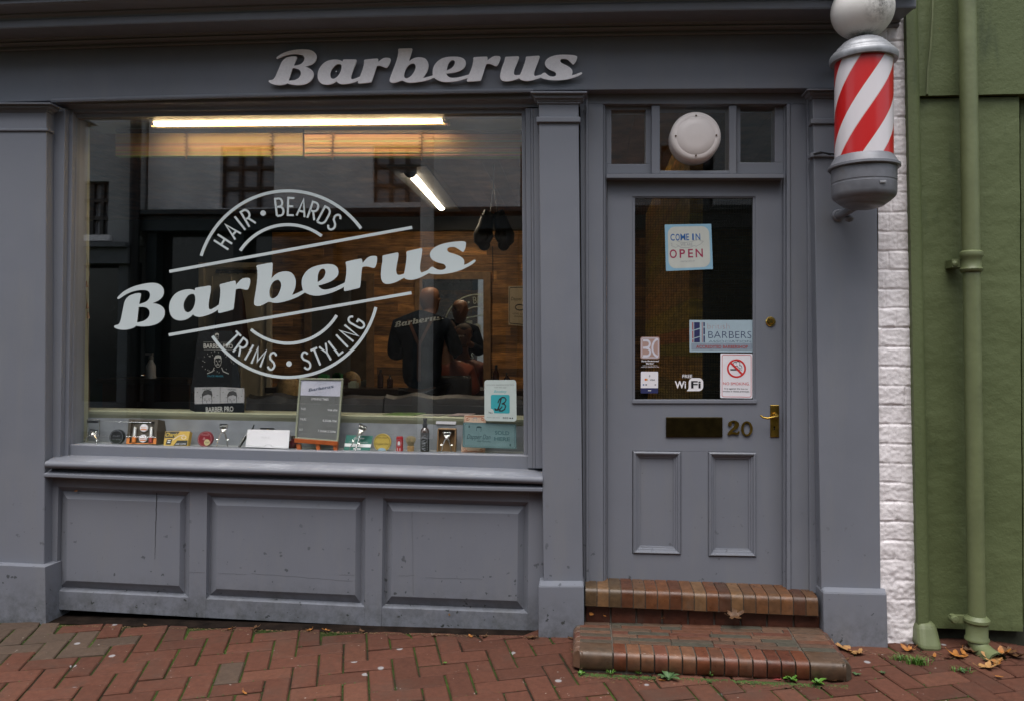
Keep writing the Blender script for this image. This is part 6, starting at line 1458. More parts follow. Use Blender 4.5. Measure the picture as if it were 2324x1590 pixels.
# black leather bench back just behind the ledge
LEA = M('black_leather', (.008, .007, .008), .55, var=.3, vs=10, bmp=.5, bs=14)
sf = thing('leather_bench', (W(850, 930, .9).x, 1.0, ZF), 'low black leather bench behind the window ledge', 'bench')
def puff(mb, x0, x1, y0, y1, z0, z1, nx=28, nz_=8):
    vs = []; fs = []
    for j in range(nz_ + 1):
        for i in range(nx + 1):
            u, v = i / nx, j / nz_; e = (1 - (2 * v - 1) ** 4); vs.append((lerp(x0, x1, u), y0 + .03 * (1 - e) + .012 * mnoise.noise(Vector((u * 9, v * 3, 2))), lerp(z0, z1, v) + (.018 * mnoise.noise(Vector((u * 7, 0, 9))) if v > .8 else 0)))
    for j in range(nz_):
        for i in range(nx): a = j * (nx + 1) + i; fs.append((a, a + 1, a + nx + 2, a + nx + 1))
    n0 = len(vs); top = [vs[nz_ * (nx + 1) + i] for i in range(nx + 1)]
    vs += [(p[0], y1, p[2] - .01) for p in top] + [(p[0], (y0 + y1) / 2, p[2] + .018) for p in top]
    for i in range(nx):
        a, m_, b_ = nz_ * (nx + 1) + i, n0 + nx + 1 + i, n0 + i; fs += [(a, a + 1, m_ + 1, m_), (m_, m_ + 1, b_ + 1, b_)]
    mb.add(vs, fs)
zs_ = W(900, 905, .85).z
mb = MB(); puff(mb, W(560, 900, .85).x, W(870, 900, .85).x, .82, .98, ZF + .1, zs_); puff(mb, W(873, 900, .85).x, W(1200, 900, .85).x, .82, .98, ZF + .1, zs_ + .01); mb.build('backrest', LEA, sf, smooth=True)
mb = MB(); mb.box(W(560, 900, .85).x, W(1200, 900, .85).x, .98, 1.5, ZF + .15, ZF + .42); mb.build('seat', LEA, sf, bev=.04, segs=4)
# boxing gloves
yg = 1.5; g0 = W(1120, 470, yg)
for s_, lb in ((-1, 'left of two black boxing gloves hanging above the right mirror'), (1, 'right of two black boxing gloves hanging beside the window edge')):
    gt = thing('boxing_glove', tuple(W(1120 + s_ * 22, 566, yg)), lb, 'boxing glove', 'pair of hanging boxing gloves'); c = W(1121 + s_ * 27, 541, yg)
    mb = MB(); q = .0
    P_ = [W(1121 + s_ * 15, 494, yg), W(1121 + s_ * 17, 506, yg), W(1121 + s_ * 21, 520, yg), W(1121 + s_ * 25, 534, yg), W(1121 + s_ * 25, 547, yg), W(1121 + s_ * 22, 556, yg)]
    mb.tube(P_, [.046, .050, .056, .066, .062, .040], 20); mb.sphere(P_[-1], .041, 16, 8); mb.build('padding', LEA, gt, smooth=True)
    mb = MB(); mb.tube([W(1121 + s_ * 10, 523, yg - .03), W(1121 + s_ * 8, 536, yg - .035), W(1121 + s_ * 12, 548, yg - .03)], [.018, .022, .014], 12); mb.build('thumb', LEA, gt, smooth=True)
    mb = MB(); mb.tube([P_[0], W(1121 + s_ * 9, 483, yg)], [.042, .044], 18); mb.build('cuff', LEA, gt, smooth=True)
mb = MB(); mb.tube([W(1113, 486, yg), W(1120, 420, yg), Vector((g0.x, yg, ZC))], .003, 5); mb.tube([W(1130, 486, yg), W(1120, 420, yg)], .003, 5); mb.tube([W(1118, 560, yg), W(1119, 640, yg)], .003, 5); mb.build('lace', BLACK, None, label='black laces from which the boxing gloves hang', cat='lace')
# ================================================================ PEOPLE
def skinned(name, nodes, edges, mat, parent, sub=2, root=0):
    me = bpy.data.meshes.new('tmp'); me.from_pydata([n[0] for n in nodes], edges, []); o = bpy.data.objects.new('tmp', me); COL.objects.link(o)
    o.modifiers.new('s', 'SKIN'); 
    if not me.skin_vertices: 
        bm = bmesh.new(); bm.from_mesh(me); bm.verts.layers.skin.verify(); bm.to_mesh(me); bm.free()
    for i, sv in enumerate(me.skin_vertices[0].data):
        r_ = nodes[i][1]; sv.radius = r_ if isinstance(r_, tuple) else (r_, r_); sv.use_root = (i == root)
    ss = o.modifiers.new('u', 'SUBSURF'); ss.levels = sub; ss.render_levels = sub
    dg = bpy.context.evaluated_depsgraph_get(); dg.update(); ev = o.evaluated_get(dg); m2 = ev.to_mesh()
    mb = MB(); mb.add([v.co for v in m2.vertices], [tuple(p.vertices) for p in m2.polygons]); ev.to_mesh_clear(); bpy.data.objects.remove(o); bpy.data.meshes.remove(me)
    return mb.build(name, mat, parent, smooth=True, shadeangle=80)
SKIN = M('skin', (.22, .105, .06), .5, var=.08); SHIRT = M('navy_shirt', (.005, .008, .015), .95, var=.4, vs=12, bmp=1, bs=16, spec=.15); TROU = M('black_trousers', (.010, .010, .012), .9)
def V3(o, x, y, z): return (o[0] + x, o[1] + y, o[2] + z)
def chain(nodes, edges, start, pts):
    p = start
    for q in pts: nodes.append(q); edges.append((p, len(nodes) - 1)); p = len(nodes) - 1
    return p
def headnodes(N, E, neck, o, fy):   # fy = facing sign in y (+1 away from the street)
    a = chain(N, E, neck, [(V3(o, 0, fy * .01, -.13), .052), (V3(o, 0, fy * .035, -.085), (.070, .078)), (V3(o, 0, fy * .01, -.01), (.088, .104)), (V3(o, 0, -fy * .004, .05), (.088, .104)), (V3(o, 0, -fy * .004, .10), (.058, .066))])
    m_ = a - 2
    chain(N, E, m_, [(V3(o, 0, fy * .088, -.018), .017), (V3(o, 0, fy * .108, -.032), .013)])
    for s_ in (-1, 1): chain(N, E, m_, [(V3(o, s_ * .074, 0, -.01), .014), (V3(o, s_ * .088, -fy * .01, -.002), .016)])
def hand(N, E, wrist_i, w, d):   # palm + 5 fingers reaching along d
    d = Vector(d).normalized(); side = d.cross(Vector((0, 0, 1))).normalized(); w = Vector(w)
    pa = chain(N, E, wrist_i, [(tuple(w + d * .045), (.036, .018)), (tuple(w + d * .085), (.036, .015))])
    for k_, (s_, L_) in enumerate(((-.028, .07), (-.009, .08), (.010, .075), (.028, .06))):
        chain(N, E, pa, [(tuple(w + d * .10 + side * s_), .0085), (tuple(w + d * (.10 + L_ * .55) + side * s_ * 1.1 + Vector((0, 0, -.008))), .008), (tuple(w + d * (.10 + L_) + side * s_ * 1.1 + Vector((0, 0, -.028))), .0065)])
    chain(N, E, pa - 1, [(tuple(w + d * .06 - side * .04), .0095), (tuple(w + d * .10 - side * .055), .008)])
# the barber, back to the window
yb_ = 2.72; hz = W(974, 678, yb_ + .03).z; hx = W(974, 678, yb_).x; bx_ = W(958, 800, yb_).x; ho = (hx, yb_ + .03, hz)
br_ = thing('person', (bx_, yb_, ZF), 'bald barber in navy shirt and brown braces seen from behind, facing the mirror', 'person')
def skel(bx, y, zs, ho, fy, arms, seated=False, k=1.0, clothes=False):
    N = [(V3((bx, y, 0), 0, 0, zs - .50), (.15 * k, .10 * k))]; E = []
    ch = chain(N, E, 0, [(V3((bx, y, 0), 0, 0, zs - .34), (.145 * k, .10 * k)), (V3((bx, y, 0), 0, 0, zs - .17), (.165 * k, .115 * k)), (V3((bx, y, 0), 0, 0, zs - .05), (.15 * k, .095 * k))])
    nk = chain(N, E, ch, [((lerp(bx, ho[0], .6), lerp(y, ho[1], .5), zs + .045), .060 if not clothes else .066)])
    return N, E, ch, nk
zs = hz - .185
arms = ((-1, (-.205, 0, zs - .045), (-.275, .10, zs - .30), (-.06, .36, zs - .20)), (1, (.205, 0, zs - .045), (.285, .10, zs - .27), (.13, .36, zs - .12)))
N, E, ch, nk = skel(bx_, yb_, zs, ho, 1, arms, k=.80); N[0] = (N[0][0], .07); headnodes(N, E, nk, ho, 1)
for s_, sh, el, wr in arms:
    i = chain(N, E, ch, [((bx_ + sh[0], yb_ + sh[1], sh[2]), .05), ((bx_ + el[0], yb_ + el[1], el[2]), .042), ((bx_ + wr[0], yb_ + wr[1], wr[2]), .028)]); hand(N, E, i, (bx_ + wr[0], yb_ + wr[1], wr[2]), (.06 - s_ * .05, .3, .06))
for s_ in (-1, 1): chain(N, E, 0, [((bx_ + s_ * .10, yb_, zs - .62), .05), ((bx_ + s_ * .11, yb_ + .01, ZF + .48), .06), ((bx_ + s_ * .11, yb_ - .01, ZF + .08), .04), ((bx_ + s_ * .115, yb_ + .12, ZF + .04), .035)])
skinned('body', N, E, SKIN, br_)
N, E, ch, nk = skel(bx_, yb_, zs, ho, 1, arms, k=1.2, clothes=True); N[nk] = ((N[nk][0][0], N[nk][0][1], zs + .07), .078); N[0] = ((bx_, yb_, zs - .60), (.20, .16))
for s_, sh, el, wr in arms: chain(N, E, ch, [((bx_ + sh[0], yb_ + sh[1], sh[2]), .072), ((bx_ + el[0], yb_ + el[1], el[2]), .062), ((bx_ + lerp(el[0], wr[0], .55), yb_ + lerp(el[1], wr[1], .55), lerp(el[2], wr[2], .55)), .05)])
skinned('shirt', N, E, SHIRT, br_)
N = [(( bx_, yb_, zs - .43), (.19, .16))]; E = []
for s_ in (-1, 1): chain(N, E, 0, [((bx_ + s_ * .10, yb_, zs - .64), .105), ((bx_ + s_ * .115, yb_ + .01, ZF + .48), .080), ((bx_ + s_ * .115, yb_ - .01, ZF + .10), .07)])
skinned('trousers', N, E, TROU, br_)
dgp = bpy.context.evaluated_depsgraph_get
shirt = [o for o in br_.children if o.name.startswith('shirt')][0]
bpy.context.view_layer.update()
from mathutils.bvhtree import BVHTree
bt_ = BVHTree.FromPolygons([shirt.data.vertices[i].co + WO[shirt.name] for i in range(len(shirt.data.vertices))], [tuple(p.vertices) for p in shirt.data.polygons])
def onback(x, z, off=.004):
    h = bt_.ray_cast(Vector((x, yb_ - 1, z)), Vector((0, 1, 0)))
    return Vector((x, (h[0].y if h[0] else yb_ - .1) - off, z))
mb = MB()
for s_ in (-1, 1):
    P_ = [onback(bx_ + s_ * lerp(.095, .004, t), lerp(zs + .0, zs - .20, t), .006) for t in [i / 8 for i in range(9)]]
    mb.add([p + Vector((-.014, 0, 0)) for p in P_] + [p + Vector((.014, 0, 0)) for p in P_], [(i, i + 1, 10 + i, 9 + i) for i in range(8)])
P_ = [onback(bx_, lerp(zs - .19, zs - .50, i / 8), .0065) for i in range(9)]; mb.add([p + Vector((-.016, 0, 0)) for p in P_] + [p + Vector((.016, 0, 0)) for p in P_], [(i, i + 1, 10 + i, 9 + i) for i in range(8)])
mb.build('braces', M('tan_leather_braces', (.06, .02, .01), .5), br_)
mb = MB(); lx_, lz_ = W(947, 729, yb_ - .1).x, W(947, 729, yb_ - .1).z
badge(mb, lambda u, v, d: onback(lx_ + u * .125 * .82, lz_ - v * .125 * .82 , .007 + d), rings=False); mb.build('back_print', flat('shirt_print', (.30, .33, .34)), br_)
# customer in the chair facing the mirror
yc = 3.08; cxp = W(1008, 760, yc).x + .02; hcz = 1.4 + (803 - 764) * 7.98 / 1820; ho2 = (cxp, yc, hcz)
cu_ = thing('person', (cxp, yc - .05, ZF), 'bearded seated customer under a rust coloured cape, seen in the mirror', 'person')
zs2 = hcz - .25
N, E, ch, nk = skel(cxp, yc - .03, zs2, ho2, 1, None, k=.8); headnodes(N, E, nk, ho2, 1)
for s_ in (-1, 1):
    chain(N, E, 0, [((cxp + s_ * .09, yc + .12, zs2 - .54), .075), ((cxp + s_ * .10, yc + .30, zs2 - .55), .055), ((cxp + s_ * .10, yc + .32, zs2 - .9), .04)])
skinned('body', N, E, SKIN, cu_)
CAPE = M('rust_cape', (.22, .045, .018), .6, var=.2, bmp=.3, bs=10)
N = [((cxp, yc - .03, zs2 + .035), (.075, .075))]; E = []; c_ = chain(N, E, 0, [((cxp, yc - .02, zs2 - .04), (.17, .11)), ((cxp, yc, zs2 - .2), (.20, .15)), ((cxp, yc + .05, zs2 - .4), (.24, .19)), ((cxp, yc + .07, zs2 - .55), (.26, .20))])
for s_ in (-1, 1): chain(N, E, 1, [((cxp + s_ * .20, yc, zs2 - .08), .07), ((cxp + s_ * .25, yc + .03, zs2 - .3), .075)])
skinned('cape', N, E, CAPE, cu_)
mb = MB(); mb.sphere((cxp, yc - .012, hcz + .045), .098, 24, 14, sc=(.88, 1.02, .72)); hr = mb; 
for i, p in enumerate(mb.v): mb.v[i] = p + Vector((0, 0, .012 * mnoise.noise(p * 30)))
mb.build('hair', M('short_brown_hair', (.05, .028, .015), .8, bmp=.6, bs=80), cu_, smooth=True)
mb = MB(); mb.sphere((cxp, yc + .05, hcz - .09), .062, 20, 12, sc=(1.0, .72, .72)); mb.build('beard', M('ginger_beard', (.10, .04, .015), .9, bmp=.6, bs=80), cu_, smooth=True)
for s_ in (-1, 1):
    mb = MB(); mb.sphere((cxp + s_ * .030, yc + .088, hcz + .004), .010, 10, 6); mb.build('eye', BLACK, cu_, smooth=True)
# barber chair
bc = thing('barber_chair', (cxp, yc - .05, ZF), 'black barber chair holding the customer in the cape', 'chair')
mb = MB(); mb.box(cxp - .25, cxp + .25, yc - .20, yc - .12, zs2 - .55, zs2 - .12); mb.build('backrest', LEA, bc, bev=.03, segs=3)
mb = MB(); mb.box(cxp - .27, cxp + .27, yc - .12, yc + .28, zs2 - .75, zs2 - .62); mb.build('seat', LEA, bc, bev=.03, segs=3)
mb = MB(); mb.lathe((cxp, yc + .06, ZF), [(.26, 0), (.26, .02), (.05, .05), (.05, zs2 - .76 - ZF)], 24); mb.build('pedestal', CHROME, bc, smooth=True)
# blond client seated at the left mirror, back of the head only above the bench
xb_, yb2 = W(658, 880, 2.7).x, 2.7; zb2 = W(658, 888, 2.7).z; ho3 = (xb_, yb2, zb2)
bp = thing('person', (xb_, yb2, ZF), 'blond person seated low with their back to the window beside the opening times board', 'person')
N, E, ch, nk = skel(xb_, yb2, zb2 - .25, ho3, 1, None, k=.8); headnodes(N, E, nk, ho3, 1)
for s_ in (-1, 1):
    i = chain(N, E, ch, [((xb_ + s_ * .18, yb2, zb2 - .30), .045), ((xb_ + s_ * .2, yb2 + .06, zb2 - .5), .036), ((xb_ + s_ * .12, yb2 + .22, zb2 - .48), .026)])
skinned('body', N, E, SKIN, bp)
N, E, ch, nk = skel(xb_, yb2, zb2 - .25, ho3, 1, None, k=1.0, clothes=True)
for s_ in (-1, 1): chain(N, E, ch, [((xb_ + s_ * .18, yb2, zb2 - .30), .065), ((xb_ + s_ * .2, yb2 + .06, zb2 - .5), .055)])
skinned('shirt', N, E, SHIRT, bp)
mb = MB(); mb.sphere((xb_, yb2 - .02, zb2 + .005), .115, 28, 18, sc=(.92, 1.0, 1.12)); mb.sphere((xb_, yb2 - .045, zb2 - .11), .10, 20, 12, sc=(.95, .7, 1.1))
for i, p in enumerate(mb.v): mb.v[i] = p + Vector((.006 * math.sin(p.x * 400), 0, .01 * mnoise.noise(p * 20)))
mb.build('hair', M('blond_hair', (.40, .26, .10), .6, var=.4, vs=40), bp, smooth=True)
# ================================================================ THE OTHER SIDE OF THE STREET
YO_ = 9.6
def Q(px, py, y=YO_): p = W(px, py, y); return Vector((p.x, -p.y, p.z))
WR = M('white_street_render', (.80, .79, .78), .8, var=.12, vs=2, bmp=.5, bs=12); DSH = M('dark_shopfront_paint', (.02, .03, .035), .5); WINF = M('dark_window_frame', (.04, .035, .03), .5); CURT = M('dim_window_glass', (.28, .28, .29), .15, spec=.8)
def facade(name, label, px0, px1, zb, zt, windows, shopmat, wallmat, dz=0):
    x0, x1 = Q(px0, 500).x, Q(px1, 500).x; y = -YO_ + dz
    t_ = thing(name, ((x0 + x1) / 2, y, 0), label, 'building'); mb = MB()
    ws = sorted([(Q(a, 400).x, Q(c, 400).x, Q(0.5 * (a + c), d).z, Q(.5 * (a + c), b).z) for a, b, c, d in windows]); xs_ = x0
    for wx0, wx1, wz0, wz1 in ws:
        mb.box(xs_, wx0, y - .3, y, zb, zt); mb.box(wx0, wx1, y - .3, y, zb, wz0); mb.box(wx0, wx1, y - .3, y, wz1, zt); xs_ = wx1
    mb.box(xs_, x1, y - .3, y, zb, zt); mb.box(x0, x1, y - 5, y - .3, 0, zt - .1); mb.build('wall', wallmat, t_)
    for wx0, wx1, wz0, wz1 in ws:
        mb = MB(); 
        for k_ in range(4): xx = lerp(wx0, wx1, k_ / 3); mb.box(xx - .03, xx + .03, y - .16, y - .10, wz0, wz1)
        for k_ in range(4): zz = lerp(wz0, wz1, k_ / 3); mb.box(wx0, wx1, y - .155, y - .105, zz - .03, zz + .03)
        wd = mb.build('window', WINF, t_); mb = MB(); mb.box(wx0, wx1, y - .2, y - .18, wz0, wz1); mb.build('pane', CURT, wd)
        mb = MB(); mb.box(wx0 - .08, wx1 + .08, y, y + .08, wz0 - .1, wz0); mb.build('window_sill', WR, wd)
    mb = MB(); mb.box(x0, x1, y, y + .25, zb - .35, zb - .05); mb.box(x0, x1, y, y + .35, zb - .08, zb); mb.box(x0, x1, y - .3, y + .1, 0, .5); n_ = max(2, int((x1 - x0) / 1.6))
    for k_ in range(n_ + 1): xx = lerp(x0 + .15, x1 - .15, k_ / n_); mb.box(xx - .09, xx + .09, y - .1, y + .12, .5, zb - .35)
    mb.build('shopfront', shopmat, t_); mb = MB(); mb.box(x0, x1, y - .2, y - .15, .5, zb - .3); mb.build('shop_window', M('dark_shop_glass', (.02, .022, .024), .1, spec=.8), t_)
    return t_
zfl = Q(640, 482).z
facade('town_house', 'white street house with dark sash windows above a dark shopfront, reflected in the window', 335, 2300, zfl, 7.0, [(500, 330, 622, 474), (846, 330, 958, 462), (1180, 330, 1300, 470), (1500, 330, 1620, 470), (1820, 330, 1940, 470)], DSH, WR)
facade('town_house', 'pale grey street house with one small window, reflected at the left of the window', -700, 328, Q(200, 560).z, 7.2, [(200, 418, 266, 540), (-200, 418, -100, 540)], M('grey_shopfront', (.12, .13, .14), .6), M('grey_street_render', (.33, .34, .34), .8, var=.1, vs=2), dz=.25)
mb = MB(); q = Q(331, 500); mb.tube([(q.x, -YO_ + .35, 0), (q.x, -YO_ + .35, 7)], .09, 10); mb.build('downpipe', BLACK, None, label='black downpipe between the two houses across the street', cat='drainpipe')
mb = MB(); q = Q(985, 500); mb.tube([(q.x, -YO_ + .6, 0), (q.x, -YO_ + .6, 4.2), (q.x, -YO_ + .6, 6.5)], [.13, .11, .09], 12); mb.build('lamp_post', M('pale_post_paint', (.5, .5, .5), .5), None, smooth=True, label='pale post across the street, reflected as a vertical streak', cat='post')
# lantern bracket on the opposite wall
# ================================================================ LEAVES AND WEEDS
def G(px, py):
    y = -.3
    for _i in range(40):
        p = W(px, py, y); e = p.z - ground_z(p.x, p.y); d = (p - CAMLOC); y += -e / d.z * d.y * .9 if abs(d.z) > 1e-6 else 0
        if abs(e) < 1e-5: break
    return W(px, py, y)
LM = {}
def leafmat(name, c): 
    return M(name, c, .6, var=.35, vs=60, bmp=.3, bs=90)
L_OR = leafmat('orange_leaf', (.30, .115, .02)); L_TAN = leafmat('tan_leaf', (.32, .17, .06)); L_BR = leafmat('brown_leaf', (.085, .038, .012)); L_RED = leafmat('red_leaf', (.22, .03, .03))
def leaf_mesh(kind, seed):
    r_ = random.Random(seed); pts = []; n = 44
    for i in range(n):
        a = 2 * math.pi * i / n
        if kind == 'oak': rad = .30 + .55 * abs(math.cos(2.5 * a)) ** 1.6 * (1 if math.cos(a) > -.7 else .6) + .10 * abs(math.sin(6.5 * a))
        else: rad = .42 + .12 * math.cos(a) ** 2 + .03 * math.sin(9 * a)
        pts.append((rad * math.cos(a) * (1.0 if kind == 'oak' else 1.25), rad * math.sin(a) * (.8 if kind == 'oak' else .6)))
    cu1, cu2 = r_.uniform(.25, .7), r_.uniform(.1, .5); mb = MB()
    def P(x, y): return Vector((x, y, cu1 * y * y * 1.2 + cu2 * x * x * .8 + .04 * math.sin(7 * x + seed)))
    vs = [P(0, 0)]; rings = 3
    for k_ in range(1, rings + 1): vs += [P(x * k_ / rings, y * k_ / rings) for x, y in pts]
    fs = [(0, 1 + i, 1 + (i + 1) % n) for i in range(n)]
    for k_ in range(rings - 1): fs += [(1 + k_ * n + i, 1 + (k_ + 1) * n + i, 1 + (k_ + 1) * n + (i + 1) % n, 1 + k_ * n + (i + 1) % n) for i in range(n)]
    mb.add(vs, fs); mb.tube([P(-.45, 0), P(-.7, .03), P(-.95, .1) + Vector((0, 0, .05))], .018, 5)
    me = bpy.data.meshes.new('fallen_leaf'); me.from_pydata([tuple(v) for v in mb.v], [], mb.f); 
    for p in me.polygons: p.use_smooth = True
    return me
LMS = {(k_, s_): leaf_mesh(k_, s_) for k_ in ('oak', 'oval') for s_ in (1, 2, 3)}
def leaf(p, size, kind, mat, seed, label, group=None, tilt=None, rz=None):
    me = LMS[(kind, seed % 3 + 1)].copy(); me.materials.append(mat); o = bpy.data.objects.new('fallen_leaf', me); COL.objects.link(o); rr_ = random.Random(seed * 7 + 1)
    o.location = p + Vector((0, 0, .004)); o.scale = (size, size, size); tx = tilt if tilt is not None else rr_.uniform(-.25, .25); o.rotation_euler = (tx, rr_.uniform(-.3, .3), rz if rz is not None else rr_.uniform(0, 6.28))
    props(o, label, 'leaf', group); return o
def stepz(px, py):   # point on the lower tread
    best = None
    for i in range(60):
        y = -.13 - .34 * i / 59; p = W(px, py, y); v = (y - yb_T) / (yfr - yb_T)
        z = tread(.5, max(0, min(1, v))).z; e = abs(p.z - z)
        if best is None or e < best[0]: best = (e, p)
    return best[1]
yb_T = -.13
leaf(W(1667, 1397, -.18), .050, 'oak', L_BR, 1, 'big dark brown oak leaf standing against the riser on the lower step', tilt=.6, rz=.2)
leaf(W(1505, 1404, -.16), .028, 'oval', L_OR, 2, 'small orange leaf at the back of the lower step left of centre')
leaf(W(1341, 1394, -.15), .026, 'oval', L_OR, 3, 'round orange leaf at the left end of the upper step riser', tilt=1.2)
leaf(W(1373, 1399, -.15), .018, 'oval', L_OR, 4, 'tiny orange leaf at the left back corner of the lower step')
for i, (px_, py, s_, k_, m_, lb) in enumerate(((1917, 1474, .066, 'oak', L_TAN, 'large tan oak leaf on the paving right of the step'), (1946, 1484, .055, 'oak', L_TAN, 'second tan oak leaf below the right pilaster plinth'), (1921, 1497, .034, 'oval', L_BR, 'small brown leaf tucked beside the step right corner'),
        (1306, 1476, .026, 'oval', L_OR, 'small orange leaf on the paving left of the step'), (1297, 1449, .03, 'oval', L_BR, 'crumpled brown leaf at the foot of the centre plinth'), (1502, 1545, .024, 'oval', L_OR, 'small orange leaf in front of the step among the weeds'), (1765, 1543, .026, 'oval', L_RED, 'small dark red leaf under the step front'),
        (1890, 1545, .04, 'oak', L_BR, 'brown leaf under the right front corner of the step'), (2062, 1476, .045, 'oak', L_OR, 'orange leaf at the foot of the white brick pier'), (2121, 1488, .026, 'oval', L_OR, 'small orange leaf in front of the splayed green pipe foot'), (2170, 1488, .055, 'oak', L_OR, 'orange oak leaf left of the downpipe shoe'), (2186, 1482, .04, 'oval', L_OR, 'orange leaf lying behind the downpipe shoe'),
        (2240, 1514, .052, 'oak', L_TAN, 'tan oak leaf in front of the mouth of the downpipe'), (2252, 1496, .06, 'oak', L_TAN, 'large pale leaf right of the downpipe shoe'), (2272, 1484, .05, 'oak', L_OR, 'orange leaf against the dark wall base right of the downpipe'), (2305, 1490, .06, 'oak', L_BR, 'brown orange leaf at the right edge by the green wall'), (2266, 1536, .026, 'oval', L_OR, 'small narrow orange leaf on the paving below the downpipe'), (2200, 1478, .045, 'oak', L_BR, 'dark brown leaf behind the left of the downpipe shoe'), (2225, 1474, .04, 'oval', L_BR, 'dark brown leaf against the wall right behind the shoe'), (2288, 1478, .05, 'oak', L_BR, 'dark oak leaf between the orange leaves near the right edge'), (2262, 1508, .04, 'oak', L_OR, 'orange leaf just right of the downpipe mouth'), (2152, 1492, .03, 'oval', L_BR, 'small brown leaf between splayed foot and downpipe'), (555, 1573, .024, 'oval', L_OR, 'single small orange leaf on the paving at the bottom left'))):
    leaf(G(px_, py), s_, k_, m_, i + 5, lb)
for i, (px_, py) in enumerate(((530, 1424), (520, 1426), (578, 1424), (690, 1427), (704, 1428), (822, 1431), (983, 1440), (1068, 1442), (1206, 1446), (330, 1417), (740, 1429), (1100, 1443))):
    q = G(px_, py + 2); leaf(q, .018 + .008 * (i % 3), ('oak', 'oval')[i % 2], (L_BR, L_OR, L_BR)[i % 3], i + 31, 'small dry fallen leaf in the dark gap under the shopfront panels', 'dry leaves under the shopfront panels')
leaf(W(173, 1114.5, -.075), .014, 'oval', L_OR, 61, 'tiny orange leaf stuck on the top left of the first panel', tilt=1.3, rz=0)
leaf(W(1020, 1395, -.09), .02, 'oval', L_TAN, 62, 'small tan leaf stuck to the board below the third panel', tilt=1.45, rz=1.2)
WEED = M('weed_green', (.07, .17, .02), .5, var=.3, vs=40); WEED2 = M('weed_dull_green', (.05, .10, .035), .55, var=.3, vs=40); MOSS = M('moss', (.035, .065, .010), .9, var=.5, vs=50)
def weed(p, n, L_, w_, mat, label, seed, up=.5):
    r_ = random.Random(seed); mb = MB()
    for i in range(n):
        a = 2 * math.pi * i / n + r_.uniform(-.4, .4); l = L_ * r_.uniform(.6, 1.1); ww = w_ * r_.uniform(.7, 1.1); e = r_.uniform(up * .5, up * 1.3); vs = []; m_ = 6
        for k_ in range(m_ + 1):
            t = k_ / m_; r0 = l * t; zz = l * e * math.sin(t * 2.2) * .8; s_ = ww * math.sin(min(1, t * 1.15 + .08) * math.pi) ** .8 * (.5 + t)
            c = p + Vector((r0 * math.cos(a), r0 * math.sin(a), zz + .002)); d = Vector((-math.sin(a), math.cos(a), 0)) * s_ * .5
            vs += [c - d + Vector((0, 0, s_ * .15)), c, c + d + Vector((0, 0, s_ * .15))]
        mb.add(vs, [(3 * k_ + j, 3 * k_ + j + 1, 3 * k_ + j + 4, 3 * k_ + j + 3) for k_ in range(m_) for j in (0, 1)])
    return mb.build('weed', mat, None, smooth=True, label=label, cat='weed')
weed(G(1317, 1529), 5, .026, .016, WEED, 'tiny bright green seedling at the left front corner of the step', 1)
weed(G(1516, 1540), 9, .062, .026, WEED2, 'largest weed with broad dull leaves in front of the step', 2, .4)
weed(G(1524, 1525), 4, .04, .02, WEED2, 'dark upright weed directly behind the largest weed under the step', 12, .9)
weed(G(1611, 1535), 4, .032, .02, WEED, 'small weed with one upright leaf below the step centre', 3, 1.0)
weed(G(1796, 1546), 8, .045, .02, WEED, 'bright green weed in front of the step right of centre', 4, .6)
weed(G(1856, 1553), 12, .045, .018, WEED, 'bright green rosette weed below the step right corner', 5, .5)
weed(G(1386, 1531), 7, .03, .008, WEED, 'sparse thin weed below the left of the step', 6, .8)
weed(G(1448, 1530), 9, .028, .007, WEED, 'thin grassy weed between the left seedlings and largest weed', 7, .8)
weed(G(1943, 1531), 8, .026, .010, WEED2, 'flat green weed in a paving joint right of the step', 8, .3); weed(G(2003, 1527), 8, .022, .009, WEED2, 'small weed in a joint in front of the white pier', 9, .3)
weed(G(2184, 1524), 9, .034, .010, WEED2, 'green weed in a joint left of the downpipe', 10, .4); weed(G(1010, 1505), 7, .014, .007, WEED, 'tiny weed in a joint left of the step on open paving', 11, .4)
def grass(p, n, L_, label, seed):
    r_ = random.Random(seed); mb = MB()
    for i in range(n):
        a = r_.uniform(0, 6.28); b_ = p + Vector((r_.gauss(0, .02), r_.gauss(0, .008), 0)); l = L_ * r_.uniform(.5, 1.1); lean = r_.uniform(.2, 1.0)
        d = Vector((math.cos(a), math.sin(a), 0)); q = d.cross(Vector((0, 0, 1))) * .0013
        P_ = [b_ + d * l * lean * t * t + Vector((0, 0, l * (t - .35 * lean * t * t))) for t in (0, .35, .7, 1)]
        mb.add([P_[0] - q, P_[0] + q, P_[1] - q, P_[1] + q, P_[2] - q * .7, P_[2] + q * .7, P_[3]], [(0, 1, 3, 2), (2, 3, 5, 4), (4, 5, 6)])
    mb.build('grass_tuft', WEED, None, label=label, cat='grass tuft')
grass(G(2082, 1506), 130, .045, 'grass tuft in the paving before the corner casing foot', 1); grass(G(2040, 1497), 70, .032, 'smaller grass tuft in front of the white brick pier', 2); grass(G(2178, 1522), 40, .03, 'sparse grass blades left of the downpipe shoe', 3)
